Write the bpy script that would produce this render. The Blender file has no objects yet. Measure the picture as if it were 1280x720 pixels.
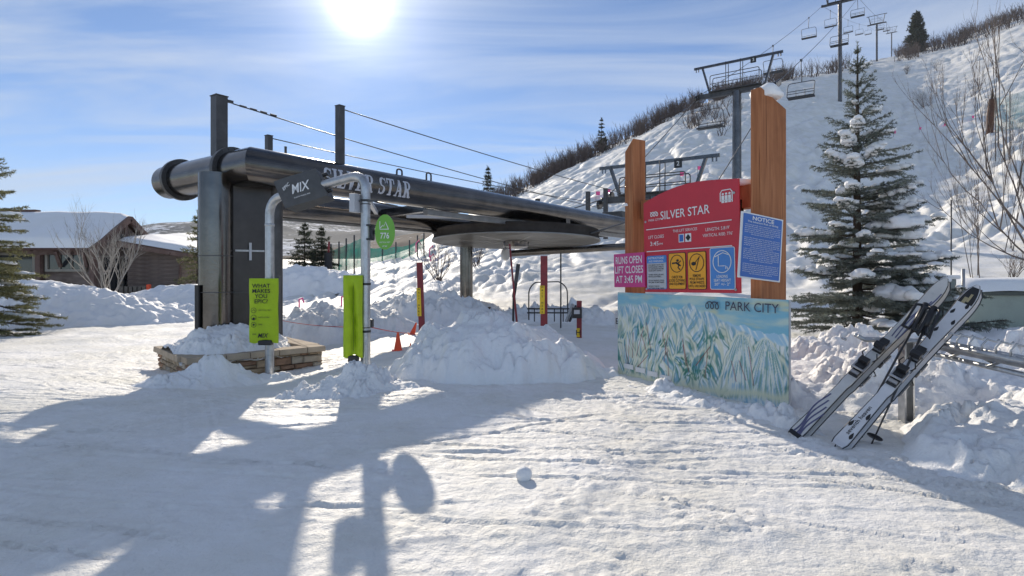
import bpy, bmesh, math, random
import numpy as np
from mathutils import Vector, Matrix

# ------------------------------------------------------------------ camera
# pixel helper: the photograph is 1280 x 720, focal length 710 px, horizon row 340.
# depths "d" are in survey units; K turns them into metres (eye height 1.08 m)
F, CX, HY, K = 710.0, 640.0, 340.0, 0.675
CAM = 1.6 * K
scene = bpy.context.scene
COL = scene.collection

def at(px, py, d):
    D = d * K
    return Vector(((px - CX) / F * D, D, CAM - (py - HY) / F * D))

def sz(px, d):
    return px / F * d * K

cam_data = bpy.data.cameras.new('camera')
cam = bpy.data.objects.new('camera', cam_data)
COL.objects.link(cam)
cam_data.sensor_width = 36.0
cam_data.lens = F / 1280.0 * 36.0
cam_data.shift_y = -(360.0 - HY) / 1280.0
cam_data.clip_start = 0.05
cam_data.clip_end = 6000.0
cam.location = (0, 0, CAM)
cam.rotation_euler = (math.radians(90), 0, 0)
scene.camera = cam

# ------------------------------------------------------------------ sky and sun
SUN_AZ = math.atan((450.0 - CX) / F)          # from +Y, negative = left
SUN_EL = math.atan(336.0 / F * math.cos(SUN_AZ))
SUN_DIR = Vector((math.sin(SUN_AZ) * math.cos(SUN_EL), math.cos(SUN_AZ) * math.cos(SUN_EL), math.sin(SUN_EL)))
world = bpy.data.worlds.new('World')
scene.world = world
world.use_nodes = True
wn, wl = world.node_tree.nodes, world.node_tree.links
wn.clear()
def WN(t, **kw):
    n = wn.new(t)
    for k, v in kw.items():
        setattr(n, k, v)
    return n
w_out = WN('ShaderNodeOutputWorld')
w_bg = WN('ShaderNodeBackground')
w_bg.inputs['Strength'].default_value = 0.15
w_sky = WN('ShaderNodeTexSky', sky_type='NISHITA', sun_disc=False)
w_sky.sun_elevation = SUN_EL
w_sky.sun_rotation = SUN_AZ
w_sky.altitude = 2100
w_sky.air_density = 0.8
w_sky.dust_density = 0.0
w_sky.ozone_density = 3.0
w_tc = WN('ShaderNodeTexCoord')
def wmath(op, a, b=None):
    n = WN('ShaderNodeMath', operation=op)
    for i, v in enumerate((a, b)):
        if v is None: continue
        if isinstance(v, (int, float)): n.inputs[i].default_value = v
        else: wl.new(v, n.inputs[i])
    return n.outputs[0]
# thin cirrus: noise on a plane high overhead, streaked along one direction
w_sep = WN('ShaderNodeSeparateXYZ'); wl.new(w_tc.outputs['Generated'], w_sep.inputs[0])
zc = wmath('MAXIMUM', wmath('ADD', w_sep.outputs[2], 0.12), 0.06)
w_cmb = WN('ShaderNodeCombineXYZ')
wl.new(wmath('DIVIDE', w_sep.outputs[0], zc), w_cmb.inputs[0])
wl.new(wmath('DIVIDE', w_sep.outputs[1], zc), w_cmb.inputs[1])
w_map = WN('ShaderNodeMapping'); wl.new(w_cmb.outputs[0], w_map.inputs[0])
w_map.inputs['Rotation'].default_value = (0, 0, math.radians(38))
w_map.inputs['Scale'].default_value = (0.42, 1.5, 1)
w_n1 = WN('ShaderNodeTexNoise'); wl.new(w_map.outputs[0], w_n1.inputs['Vector'])
w_n1.inputs['Scale'].default_value = 1.15; w_n1.inputs['Detail'].default_value = 9
w_n1.inputs['Roughness'].default_value = 0.60; w_n1.inputs['Distortion'].default_value = 0.7
w_r = WN('ShaderNodeValToRGB'); wl.new(w_n1.outputs[0], w_r.inputs[0])
w_r.color_ramp.elements[0].position = 0.41; w_r.color_ramp.elements[0].color = (0, 0, 0, 1)
w_r.color_ramp.elements[1].position = 0.74; w_r.color_ramp.elements[1].color = (0.80, 0.80, 0.80, 1)
# aureole of the sun shining through the thin cloud
w_dot = WN('ShaderNodeVectorMath', operation='DOT_PRODUCT')
w_nrm = WN('ShaderNodeVectorMath', operation='NORMALIZE'); wl.new(w_tc.outputs['Generated'], w_nrm.inputs[0])
wl.new(w_nrm.outputs[0], w_dot.inputs[0]); w_dot.inputs[1].default_value = SUN_DIR
dotv = wmath('MAXIMUM', w_dot.outputs['Value'], 0.0)
veil = wmath('ADD', 0.45, wmath('MULTIPLY', w_n1.outputs[0], 1.1))
glow = wmath('ADD', wmath('ADD', wmath('MULTIPLY', wmath('POWER', dotv, 1700.0), 8.0), wmath('MULTIPLY', wmath('MULTIPLY', wmath('POWER', dotv, 260.0), 1.9), veil)), wmath('MULTIPLY', wmath('MULTIPLY', wmath('POWER', dotv, 60.0), 1.0), veil))
w_mix = WN('ShaderNodeMixRGB', blend_type='MIX')
wl.new(w_r.outputs[0], w_mix.inputs[0])
w_hsv = WN('ShaderNodeHueSaturation'); wl.new(w_sky.outputs[0], w_hsv.inputs['Color'])
w_hsv.inputs['Saturation'].default_value = 1.03
w_hsv.inputs['Value'].default_value = 0.57
wl.new(w_hsv.outputs[0], w_mix.inputs[1]); w_mix.inputs[2].default_value = (2.9, 3.15, 3.5, 1)
w_gc = WN('ShaderNodeCombineXYZ')
for i, f in enumerate((1.0, 0.98, 0.94)):
    wl.new(wmath('MULTIPLY', glow, f), w_gc.inputs[i])
w_add = WN('ShaderNodeVectorMath', operation='ADD')
wl.new(w_mix.outputs[0], w_add.inputs[0]); wl.new(w_gc.outputs[0], w_add.inputs[1])
wl.new(w_add.outputs[0], w_bg.inputs['Color'])
wl.new(w_bg.outputs[0], w_out.inputs['Surface'])

sun_data = bpy.data.lights.new('sun', 'SUN')
sun_data.energy = 3.1
sun_data.angle = math.radians(0.55)
sun_data.color = (1.0, 0.895, 0.745)
sun = bpy.data.objects.new('sun', sun_data)
COL.objects.link(sun)
sun.rotation_euler = SUN_DIR.to_track_quat('Z', 'Y').to_euler()
sun.location = (0, 0, 30)
vs = scene.view_settings
vs.view_transform = 'Standard'
vs.look = 'None'
vs.exposure = 0.80
vs.gamma = 1.0
vs.use_curve_mapping = False

# ------------------------------------------------------------------ noise
def _hash(ix, iy, seed):
    n = (ix.astype(np.int64) * 374761393 + iy.astype(np.int64) * 668265263 + seed * 982451653) & 0xFFFFFFFF
    n = ((n ^ (n >> 13)) * 1274126177) & 0xFFFFFFFF
    return ((n ^ (n >> 16)) & 0xFFFFFF) / float(0xFFFFFF)

def noise2(x, y, seed=0):
    """value-gradient noise, about -1..1"""
    x = np.asarray(x, float); y = np.asarray(y, float)
    ix = np.floor(x); iy = np.floor(y)
    fx = x - ix; fy = y - iy
    ux = fx * fx * fx * (fx * (fx * 6 - 15) + 10); uy = fy * fy * fy * (fy * (fy * 6 - 15) + 10)
    def g(dx, dy):
        a = _hash(ix + dx, iy + dy, seed) * 6.2831853
        return np.cos(a) * (fx - dx) + np.sin(a) * (fy - dy)
    n00, n10, n01, n11 = g(0, 0), g(1, 0), g(0, 1), g(1, 1)
    return ((n00 * (1 - ux) + n10 * ux) * (1 - uy) + (n01 * (1 - ux) + n11 * ux) * uy) * 1.5

def fbm(x, y, octaves=4, seed=0, gain=0.5, lac=2.03):
    t = 0; a = 1.0; s = 0
    for o in range(octaves):
        t = t + a * noise2(x, y, seed + o * 17); s += a
        x = x * lac + 3.7; y = y * lac - 1.9; a *= gain
    return t / s

def lumps(x, y, size, seed=0):
    """rounded chunks of cleared snow: domes on a jittered grid, 0..1"""
    x = x / size; y = y / size
    ix = np.floor(x); iy = np.floor(y)
    best = np.zeros_like(x)
    for dx in (-1, 0, 1):
        for dy in (-1, 0, 1):
            cx = ix + dx; cy = iy + dy
            jx = cx + _hash(cx, cy, seed); jy = cy + _hash(cx, cy, seed + 5)
            r = 0.28 + 0.62 * _hash(cx, cy, seed + 9)
            st = 0.75 + 0.6 * _hash(cx, cy, seed + 13)
            d2 = (((x - jx) * st) ** 2 + ((y - jy) / st) ** 2) / (r * r)
            best = np.maximum(best, np.sqrt(np.clip(1 - d2, 0, 1)) * r)
    return best

def blocks(x, y, size, seed=0, edge=0.22):
    """broken angular pieces: cells of uneven height with sharp joints, 0..1"""
    x = x / size; y = y / size
    x, y = x + 0.25 * noise2(x * 1.7, y * 1.7, seed + 40), y + 0.25 * noise2(x * 1.7 + 8, y * 1.7, seed + 41)
    ix = np.floor(x); iy = np.floor(y)
    f1 = np.full_like(x, 9.0); f2 = np.full_like(x, 9.0); hv = np.zeros_like(x); tx = np.zeros_like(x); ty = np.zeros_like(x)
    for dx in (-1, 0, 1):
        for dy in (-1, 0, 1):
            cx = ix + dx; cy = iy + dy
            jx = cx + _hash(cx, cy, seed); jy = cy + _hash(cx, cy, seed + 5)
            d = np.hypot(x - jx, y - jy)
            nr_ = d < f1
            f2 = np.where(nr_, f1, np.minimum(f2, d)); f1 = np.where(nr_, d, f1)
            hv = np.where(nr_, _hash(cx, cy, seed + 9), hv)
            tx = np.where(nr_, (x - jx) * (_hash(cx, cy, seed + 21) - .5), tx); ty = np.where(nr_, (y - jy) * (_hash(cx, cy, seed + 22) - .5), ty)
    return (0.15 + hv + (tx + ty) * 0.9) * sstep(0, edge, f2 - f1)

def sstep(a, b, x):
    t = np.clip((x - a) / (b - a), 0, 1)
    return t * t * (3 - 2 * t)

# ------------------------------------------------------------------ terrain function
# rows of (depth d, picture row) along sight lines; plain interpolation between them
TER = {
    -900: [(10, 500), (20, 432), (40, 387), (80, 360), (160, 345), (420, 330)],
    -300: [(10, 460), (16, 421), (24, 397), (40, 377), (80, 352), (160, 335), (420, 322)],
    0:    [(9, 469), (14, 434), (20, 405), (26, 391), (40, 372), (80, 350), (160, 332), (420, 322)],
    200:  [(8, 488), (12, 457), (20, 405), (26, 391), (40, 368), (80, 345), (160, 330), (420, 322)],
    320:  [(8, 494), (12, 460), (18, 413), (26, 385), (40, 360), (80, 340), (160, 328), (420, 322)],
    400:  [(8, 490), (12, 453), (18, 405), (25, 383), (31, 368), (40, 348), (60, 333), (100, 329), (420, 322)],
    500:  [(8, 482), (12, 434), (18, 402), (24, 384), (30, 362), (38, 335), (46, 317), (60, 317), (100, 321), (420, 325)],
    560:  [(8, 482), (12, 434), (18, 402), (24, 384), (30, 352), (40, 318), (52, 300), (70, 285), (100, 280), (420, 290)],
    630:  [(8, 482), (12, 434), (18, 403), (24, 384), (30, 350), (40, 314), (55, 280), (90, 247), (120, 250), (420, 280)],
    700:  [(8, 482), (12, 434), (18, 403), (25, 385), (32, 352), (40, 315), (55, 272), (80, 233), (110, 213), (150, 216), (420, 260)],
    780:  [(8, 482), (12, 434), (18, 403), (26, 382), (34, 342), (45, 292), (60, 248), (82, 206), (120, 174), (160, 178), (420, 220)],
    860:  [(8, 482), (12, 434), (18, 402), (26, 378), (34, 340), (45, 288), (60, 232), (86, 172), (130, 134), (180, 138), (420, 180)],
    960:  [(8, 482), (12, 434), (18, 400), (26, 370), (34, 336), (45, 285), (60, 228), (98, 146), (155, 101), (200, 104), (420, 130)],
    1050: [(8, 480), (12, 430), (18, 396), (26, 365), (34, 328), (45, 290), (60, 240), (98, 150), (150, 100), (180, 87), (260, 88), (420, 105)],
    1100: [(7, 500), (12, 426), (18, 392), (26, 352), (34, 318), (45, 288), (60, 238), (100, 152), (150, 110), (235, 72), (420, 85)],
    1160: [(7, 498), (12, 424), (18, 388), (26, 348), (34, 304), (45, 280), (60, 240), (100, 160), (190, 78), (240, 60), (420, 72)],
    1220: [(7, 497), (12, 424), (18, 384), (26, 344), (34, 294), (45, 268), (60, 225), (100, 140), (180, 62), (230, 38), (420, 60)],
    1280: [(7, 496), (12, 422), (18, 380), (26, 338), (34, 284), (45, 255), (60, 205), (100, 118), (170, 40), (220, 14), (420, 40)],
    1700: [(7, 496), (12, 416), (18, 366), (26, 312), (34, 244), (45, 200), (60, 120), (100, 10), (170, -70), (420, -40)],
    2600: [(7, 496), (12, 410), (18, 350), (26, 280), (34, 200), (45, 140), (60, 40), (100, -90), (170, -190), (420, -160)],
}
_us = np.array(sorted(TER), float)
_ld = np.linspace(math.log(1.0), math.log(420.0), 420)
_tab = []
for u in sorted(TER):
    rows = TER[u]
    ds = np.array([1.0, 5.0] + [r[0] for r in rows], float)
    zs = np.array([0.0, 0.0] + [1.6 - (r[1] - HY) / F * r[0] for r in rows], float)
    z = np.interp(np.exp(_ld), ds, zs)
    for _ in range(3):
        zp = np.pad(z, 9, mode='edge')
        z = np.convolve(zp, np.ones(19) / 19, mode='valid')
    _tab.append(z)
_uf = np.linspace(-900, 2600, 1401)
_tab = np.array([np.interp(_uf, _us, np.array(_tab)[:, j]) for j in range(len(_ld))]).T
for _ in range(3):
    kk = np.ones(15) / 15
    pad = np.pad(_tab, ((7, 7), (0, 0)), mode='edge')
    _tab = np.array([np.convolve(pad[:, j], kk, mode='valid') for j in range(len(_ld))]).T

def ground(x, y):
    """large form of the snow ground (metres)"""
    x = np.asarray(x, float); y = np.asarray(y, float)
    d = np.clip(y / K, 1.0, 419.0)
    u = np.clip(CX + F * x / np.maximum(y, 0.8), -899, 2599)
    fi = np.log(d) / math.log(420.0) * (len(_ld) - 1)
    i = np.clip(fi.astype(int), 0, len(_ld) - 2); fi = fi - i
    fu = (u + 900) / 3500.0 * 1400
    j = np.clip(fu.astype(int), 0, 1399); fu = fu - j
    z = (_tab[j, i] * (1 - fu) + _tab[j + 1, i] * fu) * (1 - fi) + (_tab[j, i + 1] * (1 - fu) + _tab[j + 1, i + 1] * fu) * fi
    return z * K * sstep(2.0, 4.0, y)

def gz(x, y):
    return float(ground(np.array([x]), np.array([y]))[0])

def on(px, d, dz=0.0):
    """point of the ground on the sight line px at depth d"""
    D = d * K; X = (px - CX) / F * D
    return Vector((X, D, gz(X, D) + dz))

# ------------------------------------------------------------------ materials
MATS = {}
def nodes_of(name):
    m = bpy.data.materials.new(name); m.use_nodes = True
    n = m.node_tree.nodes; l = m.node_tree.links
    return m, n, l, n['Principled BSDF']

def mat(name, col, rough=0.6, metal=0.0, var=0.15, scale=8.0, bump=0.0, bscale=40.0, stretch=(1, 1, 1), coat=0.0, spec=0.5, col2=None):
    """principled material with noise-driven colour and roughness variation"""
    if name in MATS: return MATS[name]
    m, n, l, b = nodes_of(name)
    tc = n.new('ShaderNodeTexCoord'); mp = n.new('ShaderNodeMapping')
    l.new(tc.outputs['Object'], mp.inputs[0]); mp.inputs['Scale'].default_value = stretch
    no = n.new('ShaderNodeTexNoise'); l.new(mp.outputs[0], no.inputs['Vector'])
    no.inputs['Scale'].default_value = scale; no.inputs['Detail'].default_value = 6; no.inputs['Roughness'].default_value = 0.62
    rp = n.new('ShaderNodeValToRGB'); l.new(no.outputs[0], rp.inputs[0])
    c2 = col2 or tuple(min(1, c * (1 + var)) for c in col)
    c1 = tuple(c * (1 - var) for c in col)
    rp.color_ramp.elements[0].position = 0.3; rp.color_ramp.elements[0].color = (*c1, 1)
    rp.color_ramp.elements[1].position = 0.72; rp.color_ramp.elements[1].color = (*c2, 1)
    l.new(rp.outputs[0], b.inputs['Base Color'])
    mr = n.new('ShaderNodeMapRange'); l.new(no.outputs[0], mr.inputs[0])
    mr.inputs[3].default_value = max(0.02, rough - 0.1); mr.inputs[4].default_value = min(1, rough + 0.12)
    l.new(mr.outputs[0], b.inputs['Roughness'])
    b.inputs['Metallic'].default_value = metal
    b.inputs['Specular IOR Level'].default_value = spec
    b.inputs['Coat Weight'].default_value = coat
    if bump:
        nb = n.new('ShaderNodeTexNoise'); l.new(mp.outputs[0], nb.inputs['Vector'])
        nb.inputs['Scale'].default_value = bscale; nb.inputs['Detail'].default_value = 5
        bp = n.new('ShaderNodeBump'); bp.inputs['Strength'].default_value = bump; bp.inputs['Distance'].default_value = 0.02
        l.new(nb.outputs[0], bp.inputs['Height']); l.new(bp.outputs[0], b.inputs['Normal'])
    MATS[name] = m
    return m

def snow_mat(name, tint=(0.885, 0.875, 0.85), b1=0.7, s1=14.0, b2=0.4, s2=80.0, grime=0.16):
    m, n, l, b = nodes_of(name)
    ge = n.new('ShaderNodeNewGeometry')
    def noi(s, d, r=0.6):
        t = n.new('ShaderNodeTexNoise'); l.new(ge.outputs['Position'], t.inputs['Vector'])
        t.inputs['Scale'].default_value = s; t.inputs['Detail'].default_value = d; t.inputs['Roughness'].default_value = r
        return t.outputs[0]
    a = noi(0.9, 8, 0.65)
    rp = n.new('ShaderNodeValToRGB'); l.new(a, rp.inputs[0])
    rp.color_ramp.elements[0].position = 0.30; rp.color_ramp.elements[0].color = (tint[0] * (1 - grime), tint[1] * (1 - grime * 1.1), tint[2] * (1 - grime * 1.5), 1)
    rp.color_ramp.elements[1].position = 0.62; rp.color_ramp.elements[1].color = (tint[0], tint[1], tint[2] * 1.01, 1)
    l.new(rp.outputs[0], b.inputs['Base Color'])
    b.inputs['Roughness'].default_value = 0.62
    b.inputs['Specular IOR Level'].default_value = 0.28
    n1 = noi(s1, 6, 0.6); n2 = noi(s2, 4, 0.7)
    p1 = n.new('ShaderNodeBump'); p1.inputs['Strength'].default_value = b1; p1.inputs['Distance'].default_value = 0.03
    p2 = n.new('ShaderNodeBump'); p2.inputs['Strength'].default_value = b2; p2.inputs['Distance'].default_value = 0.012
    l.new(n1, p1.inputs['Height']); l.new(n2, p2.inputs['Height'])
    l.new(p1.outputs[0], p2.inputs['Normal']); l.new(p2.outputs[0], b.inputs['Normal'])
    MATS[name] = m
    return m

SNOW = snow_mat('packed_snow')
SNOWF = snow_mat('fresh_snow', (0.90, 0.90, 0.90), 0.3, 22.0, 0.25, 90.0, 0.05)
SNOWP = snow_mat('piled_snow', (0.88, 0.88, 0.875), 0.5, 26.0, 0.4, 95.0, 0.06)
BLACK_STEEL = mat('black_painted_steel', (0.135, 0.125, 0.118), 0.17, 1.0, 0.30, 2.5, 0.05, 30)
PANEL_STEEL = mat('matt_black_panel', (0.075, 0.07, 0.068), 0.38, 0.7, 0.25, 2.5, 0.03, 50)
DARK_STEEL = mat('dark_steel', (0.085, 0.082, 0.082), 0.42, 0.6, 0.3, 6.0, 0.1, 80)
WHEELP = mat('dull_brown_black_paint', (0.055, 0.048, 0.043), 0.9, 0.0, 0.3, 3.0, 0.08, 40, spec=0.02)
GALV = mat('galvanised_steel', (0.46, 0.47, 0.48), 0.36, 0.85, 0.22, 14.0, 0.08, 70)
WHITEP = mat('white_print', (0.78, 0.78, 0.77), 0.5, 0, 0.04)
GREYP = mat('pale_grey_plastic', (0.5, 0.51, 0.53), 0.5, 0, 0.08)
BLACKP = mat('black_print', (0.012, 0.012, 0.013), 0.5, 0, 0.2)
BLACKPL = mat('black_plastic', (0.018, 0.018, 0.02), 0.42, 0, 0.3)
RUBBER = mat('black_rubber', (0.02, 0.02, 0.022), 0.7, 0, 0.2)
RED_SIGN = mat('red_sign_paint', (0.55, 0.026, 0.045), 0.38, 0, 0.10, 3.0)
MAGENTA = mat('magenta_sign_paint', (0.60, 0.055, 0.23), 0.45, 0, 0.07, 4.0)
BLUE = mat('blue_sign_paint', (0.035, 0.14, 0.47), 0.42, 0, 0.08, 4.0)
BLUEL = mat('light_blue_sign_paint', (0.07, 0.24, 0.60), 0.42, 0, 0.06, 4.0)
YELLOW = mat('amber_sign_paint', (0.85, 0.38, 0.02), 0.42, 0, 0.06, 4.0)
YELLOWB = mat('yellow_tape', (0.80, 0.55, 0.02), 0.5, 0, 0.08, 9.0)
LIME = mat('lime_fabric', (0.40, 0.56, 0.012), 0.7, 0, 0.10, 7.0, 0.8, 6)
GREENS = mat('green_sign_paint', (0.17, 0.43, 0.05), 0.42, 0, 0.05, 4.0)
GREYFAB = mat('charcoal_fabric', (0.085, 0.087, 0.09), 0.8, 0, 0.15, 9.0, 0.25, 30)
REDPOST = mat('weathered_red_paint', (0.23, 0.028, 0.035), 0.55, 0, 0.30, 9.0, 0.1, 40)
ORANGE = mat('orange_cone_plastic', (0.85, 0.09, 0.025), 0.5, 0, 0.10, 8.0)
PINK = mat('pink_flagging', (0.85, 0.10, 0.30), 0.6, 0, 0.08, 9.0)
def wood_mat(name, c1, c2, c3, sc=3.0, st=(9, 9, 0.55), bump=0.25):
    m, n, l, b = nodes_of(name)
    tc = n.new('ShaderNodeTexCoord'); mp = n.new('ShaderNodeMapping')
    l.new(tc.outputs['Object'], mp.inputs[0]); mp.inputs['Scale'].default_value = st
    no = n.new('ShaderNodeTexNoise'); l.new(mp.outputs[0], no.inputs['Vector'])
    no.inputs['Scale'].default_value = sc; no.inputs['Detail'].default_value = 8; no.inputs['Distortion'].default_value = 0.8
    rp = n.new('ShaderNodeValToRGB'); l.new(no.outputs[0], rp.inputs[0])
    e = rp.color_ramp.elements
    e[0].position = 0.25; e[0].color = (*c1, 1); e[1].position = 0.75; e[1].color = (*c3, 1)
    q = e.new(0.5); q.color = (*c2, 1)
    kn = n.new('ShaderNodeTexNoise'); l.new(tc.outputs['Object'], kn.inputs['Vector'])
    kn.inputs['Scale'].default_value = 2.2; kn.inputs['Detail'].default_value = 5
    mx = n.new('ShaderNodeMixRGB'); mx.blend_type = 'MULTIPLY'
    r2 = n.new('ShaderNodeValToRGB'); l.new(kn.outputs[0], r2.inputs[0])
    r2.color_ramp.elements[0].position = 0.3; r2.color_ramp.elements[0].color = (0.55, 0.5, 0.48, 1)
    r2.color_ramp.elements[1].position = 0.5; r2.color_ramp.elements[1].color = (1, 1, 1, 1)
    mx.inputs[0].default_value = 0.8
    l.new(rp.outputs[0], mx.inputs[1]); l.new(r2.outputs[0], mx.inputs[2])
    mc_ = n.new('ShaderNodeMapping'); l.new(tc.outputs['Object'], mc_.inputs[0]); mc_.inputs['Scale'].default_value = tuple(v * 2.6 if v > 2 else v * 0.9 for v in st)
    cn = n.new('ShaderNodeTexNoise'); l.new(mc_.outputs[0], cn.inputs['Vector']); cn.inputs['Scale'].default_value = 1.6; cn.inputs['Detail'].default_value = 3
    r3 = n.new('ShaderNodeValToRGB'); l.new(cn.outputs[0], r3.inputs[0])
    r3.color_ramp.elements[0].position = 0.655; r3.color_ramp.elements[0].color = (1, 1, 1, 1)
    r3.color_ramp.elements[1].position = 0.70; r3.color_ramp.elements[1].color = (0.32, 0.26, 0.24, 1)
    m3 = n.new('ShaderNodeMixRGB'); m3.blend_type = 'MULTIPLY'; m3.inputs[0].default_value = 1.0
    l.new(mx.outputs[0], m3.inputs[1]); l.new(r3.outputs[0], m3.inputs[2])
    l.new(m3.outputs[0], b.inputs['Base Color'])
    b.inputs['Roughness'].default_value = 0.72
    b.inputs['Specular IOR Level'].default_value = 0.25
    bp = n.new('ShaderNodeBump'); bp.inputs['Strength'].default_value = bump; bp.inputs['Distance'].default_value = 0.01
    l.new(no.outputs[0], bp.inputs['Height']); l.new(bp.outputs[0], b.inputs['Normal'])
    MATS[name] = m
    return m
TIMBER = wood_mat('stained_timber', (0.26, 0.095, 0.040), (0.39, 0.155, 0.066), (0.48, 0.21, 0.098))
SIDING = wood_mat('weathered_brown_siding', (0.16, 0.115, 0.092), (0.22, 0.165, 0.135), (0.29, 0.225, 0.19), 3.0, (0.5, 0.5, 9))
SIDING2 = wood_mat('red_brown_trim_wood', (0.14, 0.085, 0.066), (0.19, 0.12, 0.096), (0.24, 0.16, 0.13), 3.0, (2, 2, 2))
STONE = mat('sandstone', (0.40, 0.31, 0.21), 0.85, 0, 0.45, 5.0, 0.5, 18, spec=0.2)
STONE2 = mat('red_brown_sandstone', (0.32, 0.20, 0.13), 0.85, 0, 0.45, 6.0, 0.5, 18, spec=0.2)
STONE3 = mat('grey_sandstone', (0.42, 0.36, 0.28), 0.85, 0, 0.35, 5.0, 0.5, 18, spec=0.2)
CAPST = mat('flat_capstone', (0.43, 0.35, 0.26), 0.85, 0, 0.25, 4.0, 0.4, 20, spec=0.2)
MORTAR = mat('dark_mortar', (0.07, 0.055, 0.045), 0.9, 0, 0.3, 12.0, 0.4, 30, spec=0.1)
BARK = mat('conifer_bark', (0.07, 0.05, 0.038), 0.9, 0, 0.4, 9.0, 0.6, 30, (1, 1, 0.3), spec=0.1)
TWIG = mat('grey_brown_twigs', (0.20, 0.16, 0.135), 0.85, 0, 0.35, 4.0, spec=0.15)
TWIGD = mat('dark_scrub_twigs', (0.13, 0.10, 0.088), 0.9, 0, 0.35, 1.0, spec=0.1)
TWIGL = mat('pale_aspen_bark', (0.36, 0.33, 0.29), 0.8, 0, 0.3, 5.0, spec=0.2)
def needle_mat(name, c1, c2):
    m, n, l, b = nodes_of(name)
    ge = n.new('ShaderNodeNewGeometry')
    no = n.new('ShaderNodeTexNoise'); l.new(ge.outputs['Position'], no.inputs['Vector'])
    no.inputs['Scale'].default_value = 5.0; no.inputs['Detail'].default_value = 4
    rp = n.new('ShaderNodeValToRGB'); l.new(no.outputs[0], rp.inputs[0])
    rp.color_ramp.elements[0].position = 0.32; rp.color_ramp.elements[0].color = (*c1, 1)
    rp.color_ramp.elements[1].position = 0.7; rp.color_ramp.elements[1].color = (*c2, 1)
    l.new(rp.outputs[0], b.inputs['Base Color'])
    b.inputs['Roughness'].default_value = 0.6; b.inputs['Specular IOR Level'].default_value = 0.3
    tr = n.new('ShaderNodeBsdfTranslucent'); l.new(rp.outputs[0], tr.inputs['Color'])
    mx = n.new('ShaderNodeMixShader'); mx.inputs[0].default_value = 0.25
    l.new(b.outputs[0], mx.inputs[1]); l.new(tr.outputs[0], mx.inputs[2])
    l.new(mx.outputs[0], n['Material Output'].inputs['Surface'])
    MATS[name] = m
    return m
NEEDLE_B = needle_mat('blue_grey_needles', (0.11, 0.127, 0.11), (0.26, 0.29, 0.25))
NEEDLE_G = needle_mat('olive_needles', (0.13, 0.13, 0.055), (0.30, 0.29, 0.14))
NEEDLE_D = needle_mat('dark_needles', (0.03, 0.038, 0.022), (0.075, 0.085, 0.05))
GLASS = mat('dark_window_glass', (0.03, 0.035, 0.04), 0.08, 0, 0.3, 2.0, spec=0.8)
CREAM = mat('cream_window_trim', (0.33, 0.29, 0.23), 0.7, 0, 0.1)
UGREEN = mat('grey_green_cabinet_paint', (0.30, 0.34, 0.29), 0.5, 0, 0.12, 3.0)
SEATD = mat('dark_chair_seat', (0.025, 0.024, 0.026), 0.55, 0, 0.2)
ROOFM = mat('brown_roof_metal', (0.11, 0.05, 0.035), 0.5, 0, 0.2)

# ------------------------------------------------------------------ mesh builder
WPOS = {}
def tagk(o, label=None, category=None, group=None, kind=None):
    if label: o['label'] = label
    if category: o['category'] = category
    if group: o['group'] = group
    if kind: o['kind'] = kind
    return o

def empty(name, loc=(0, 0, 0), label=None, category=None, group=None, rot=None):
    o = bpy.data.objects.new(name, None); COL.objects.link(o)
    o.empty_display_size = 0.2
    o.location = loc
    if rot is not None: o.rotation_euler = rot
    WPOS[o.name] = Vector(loc)
    return tagk(o, label, category, group)

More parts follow.
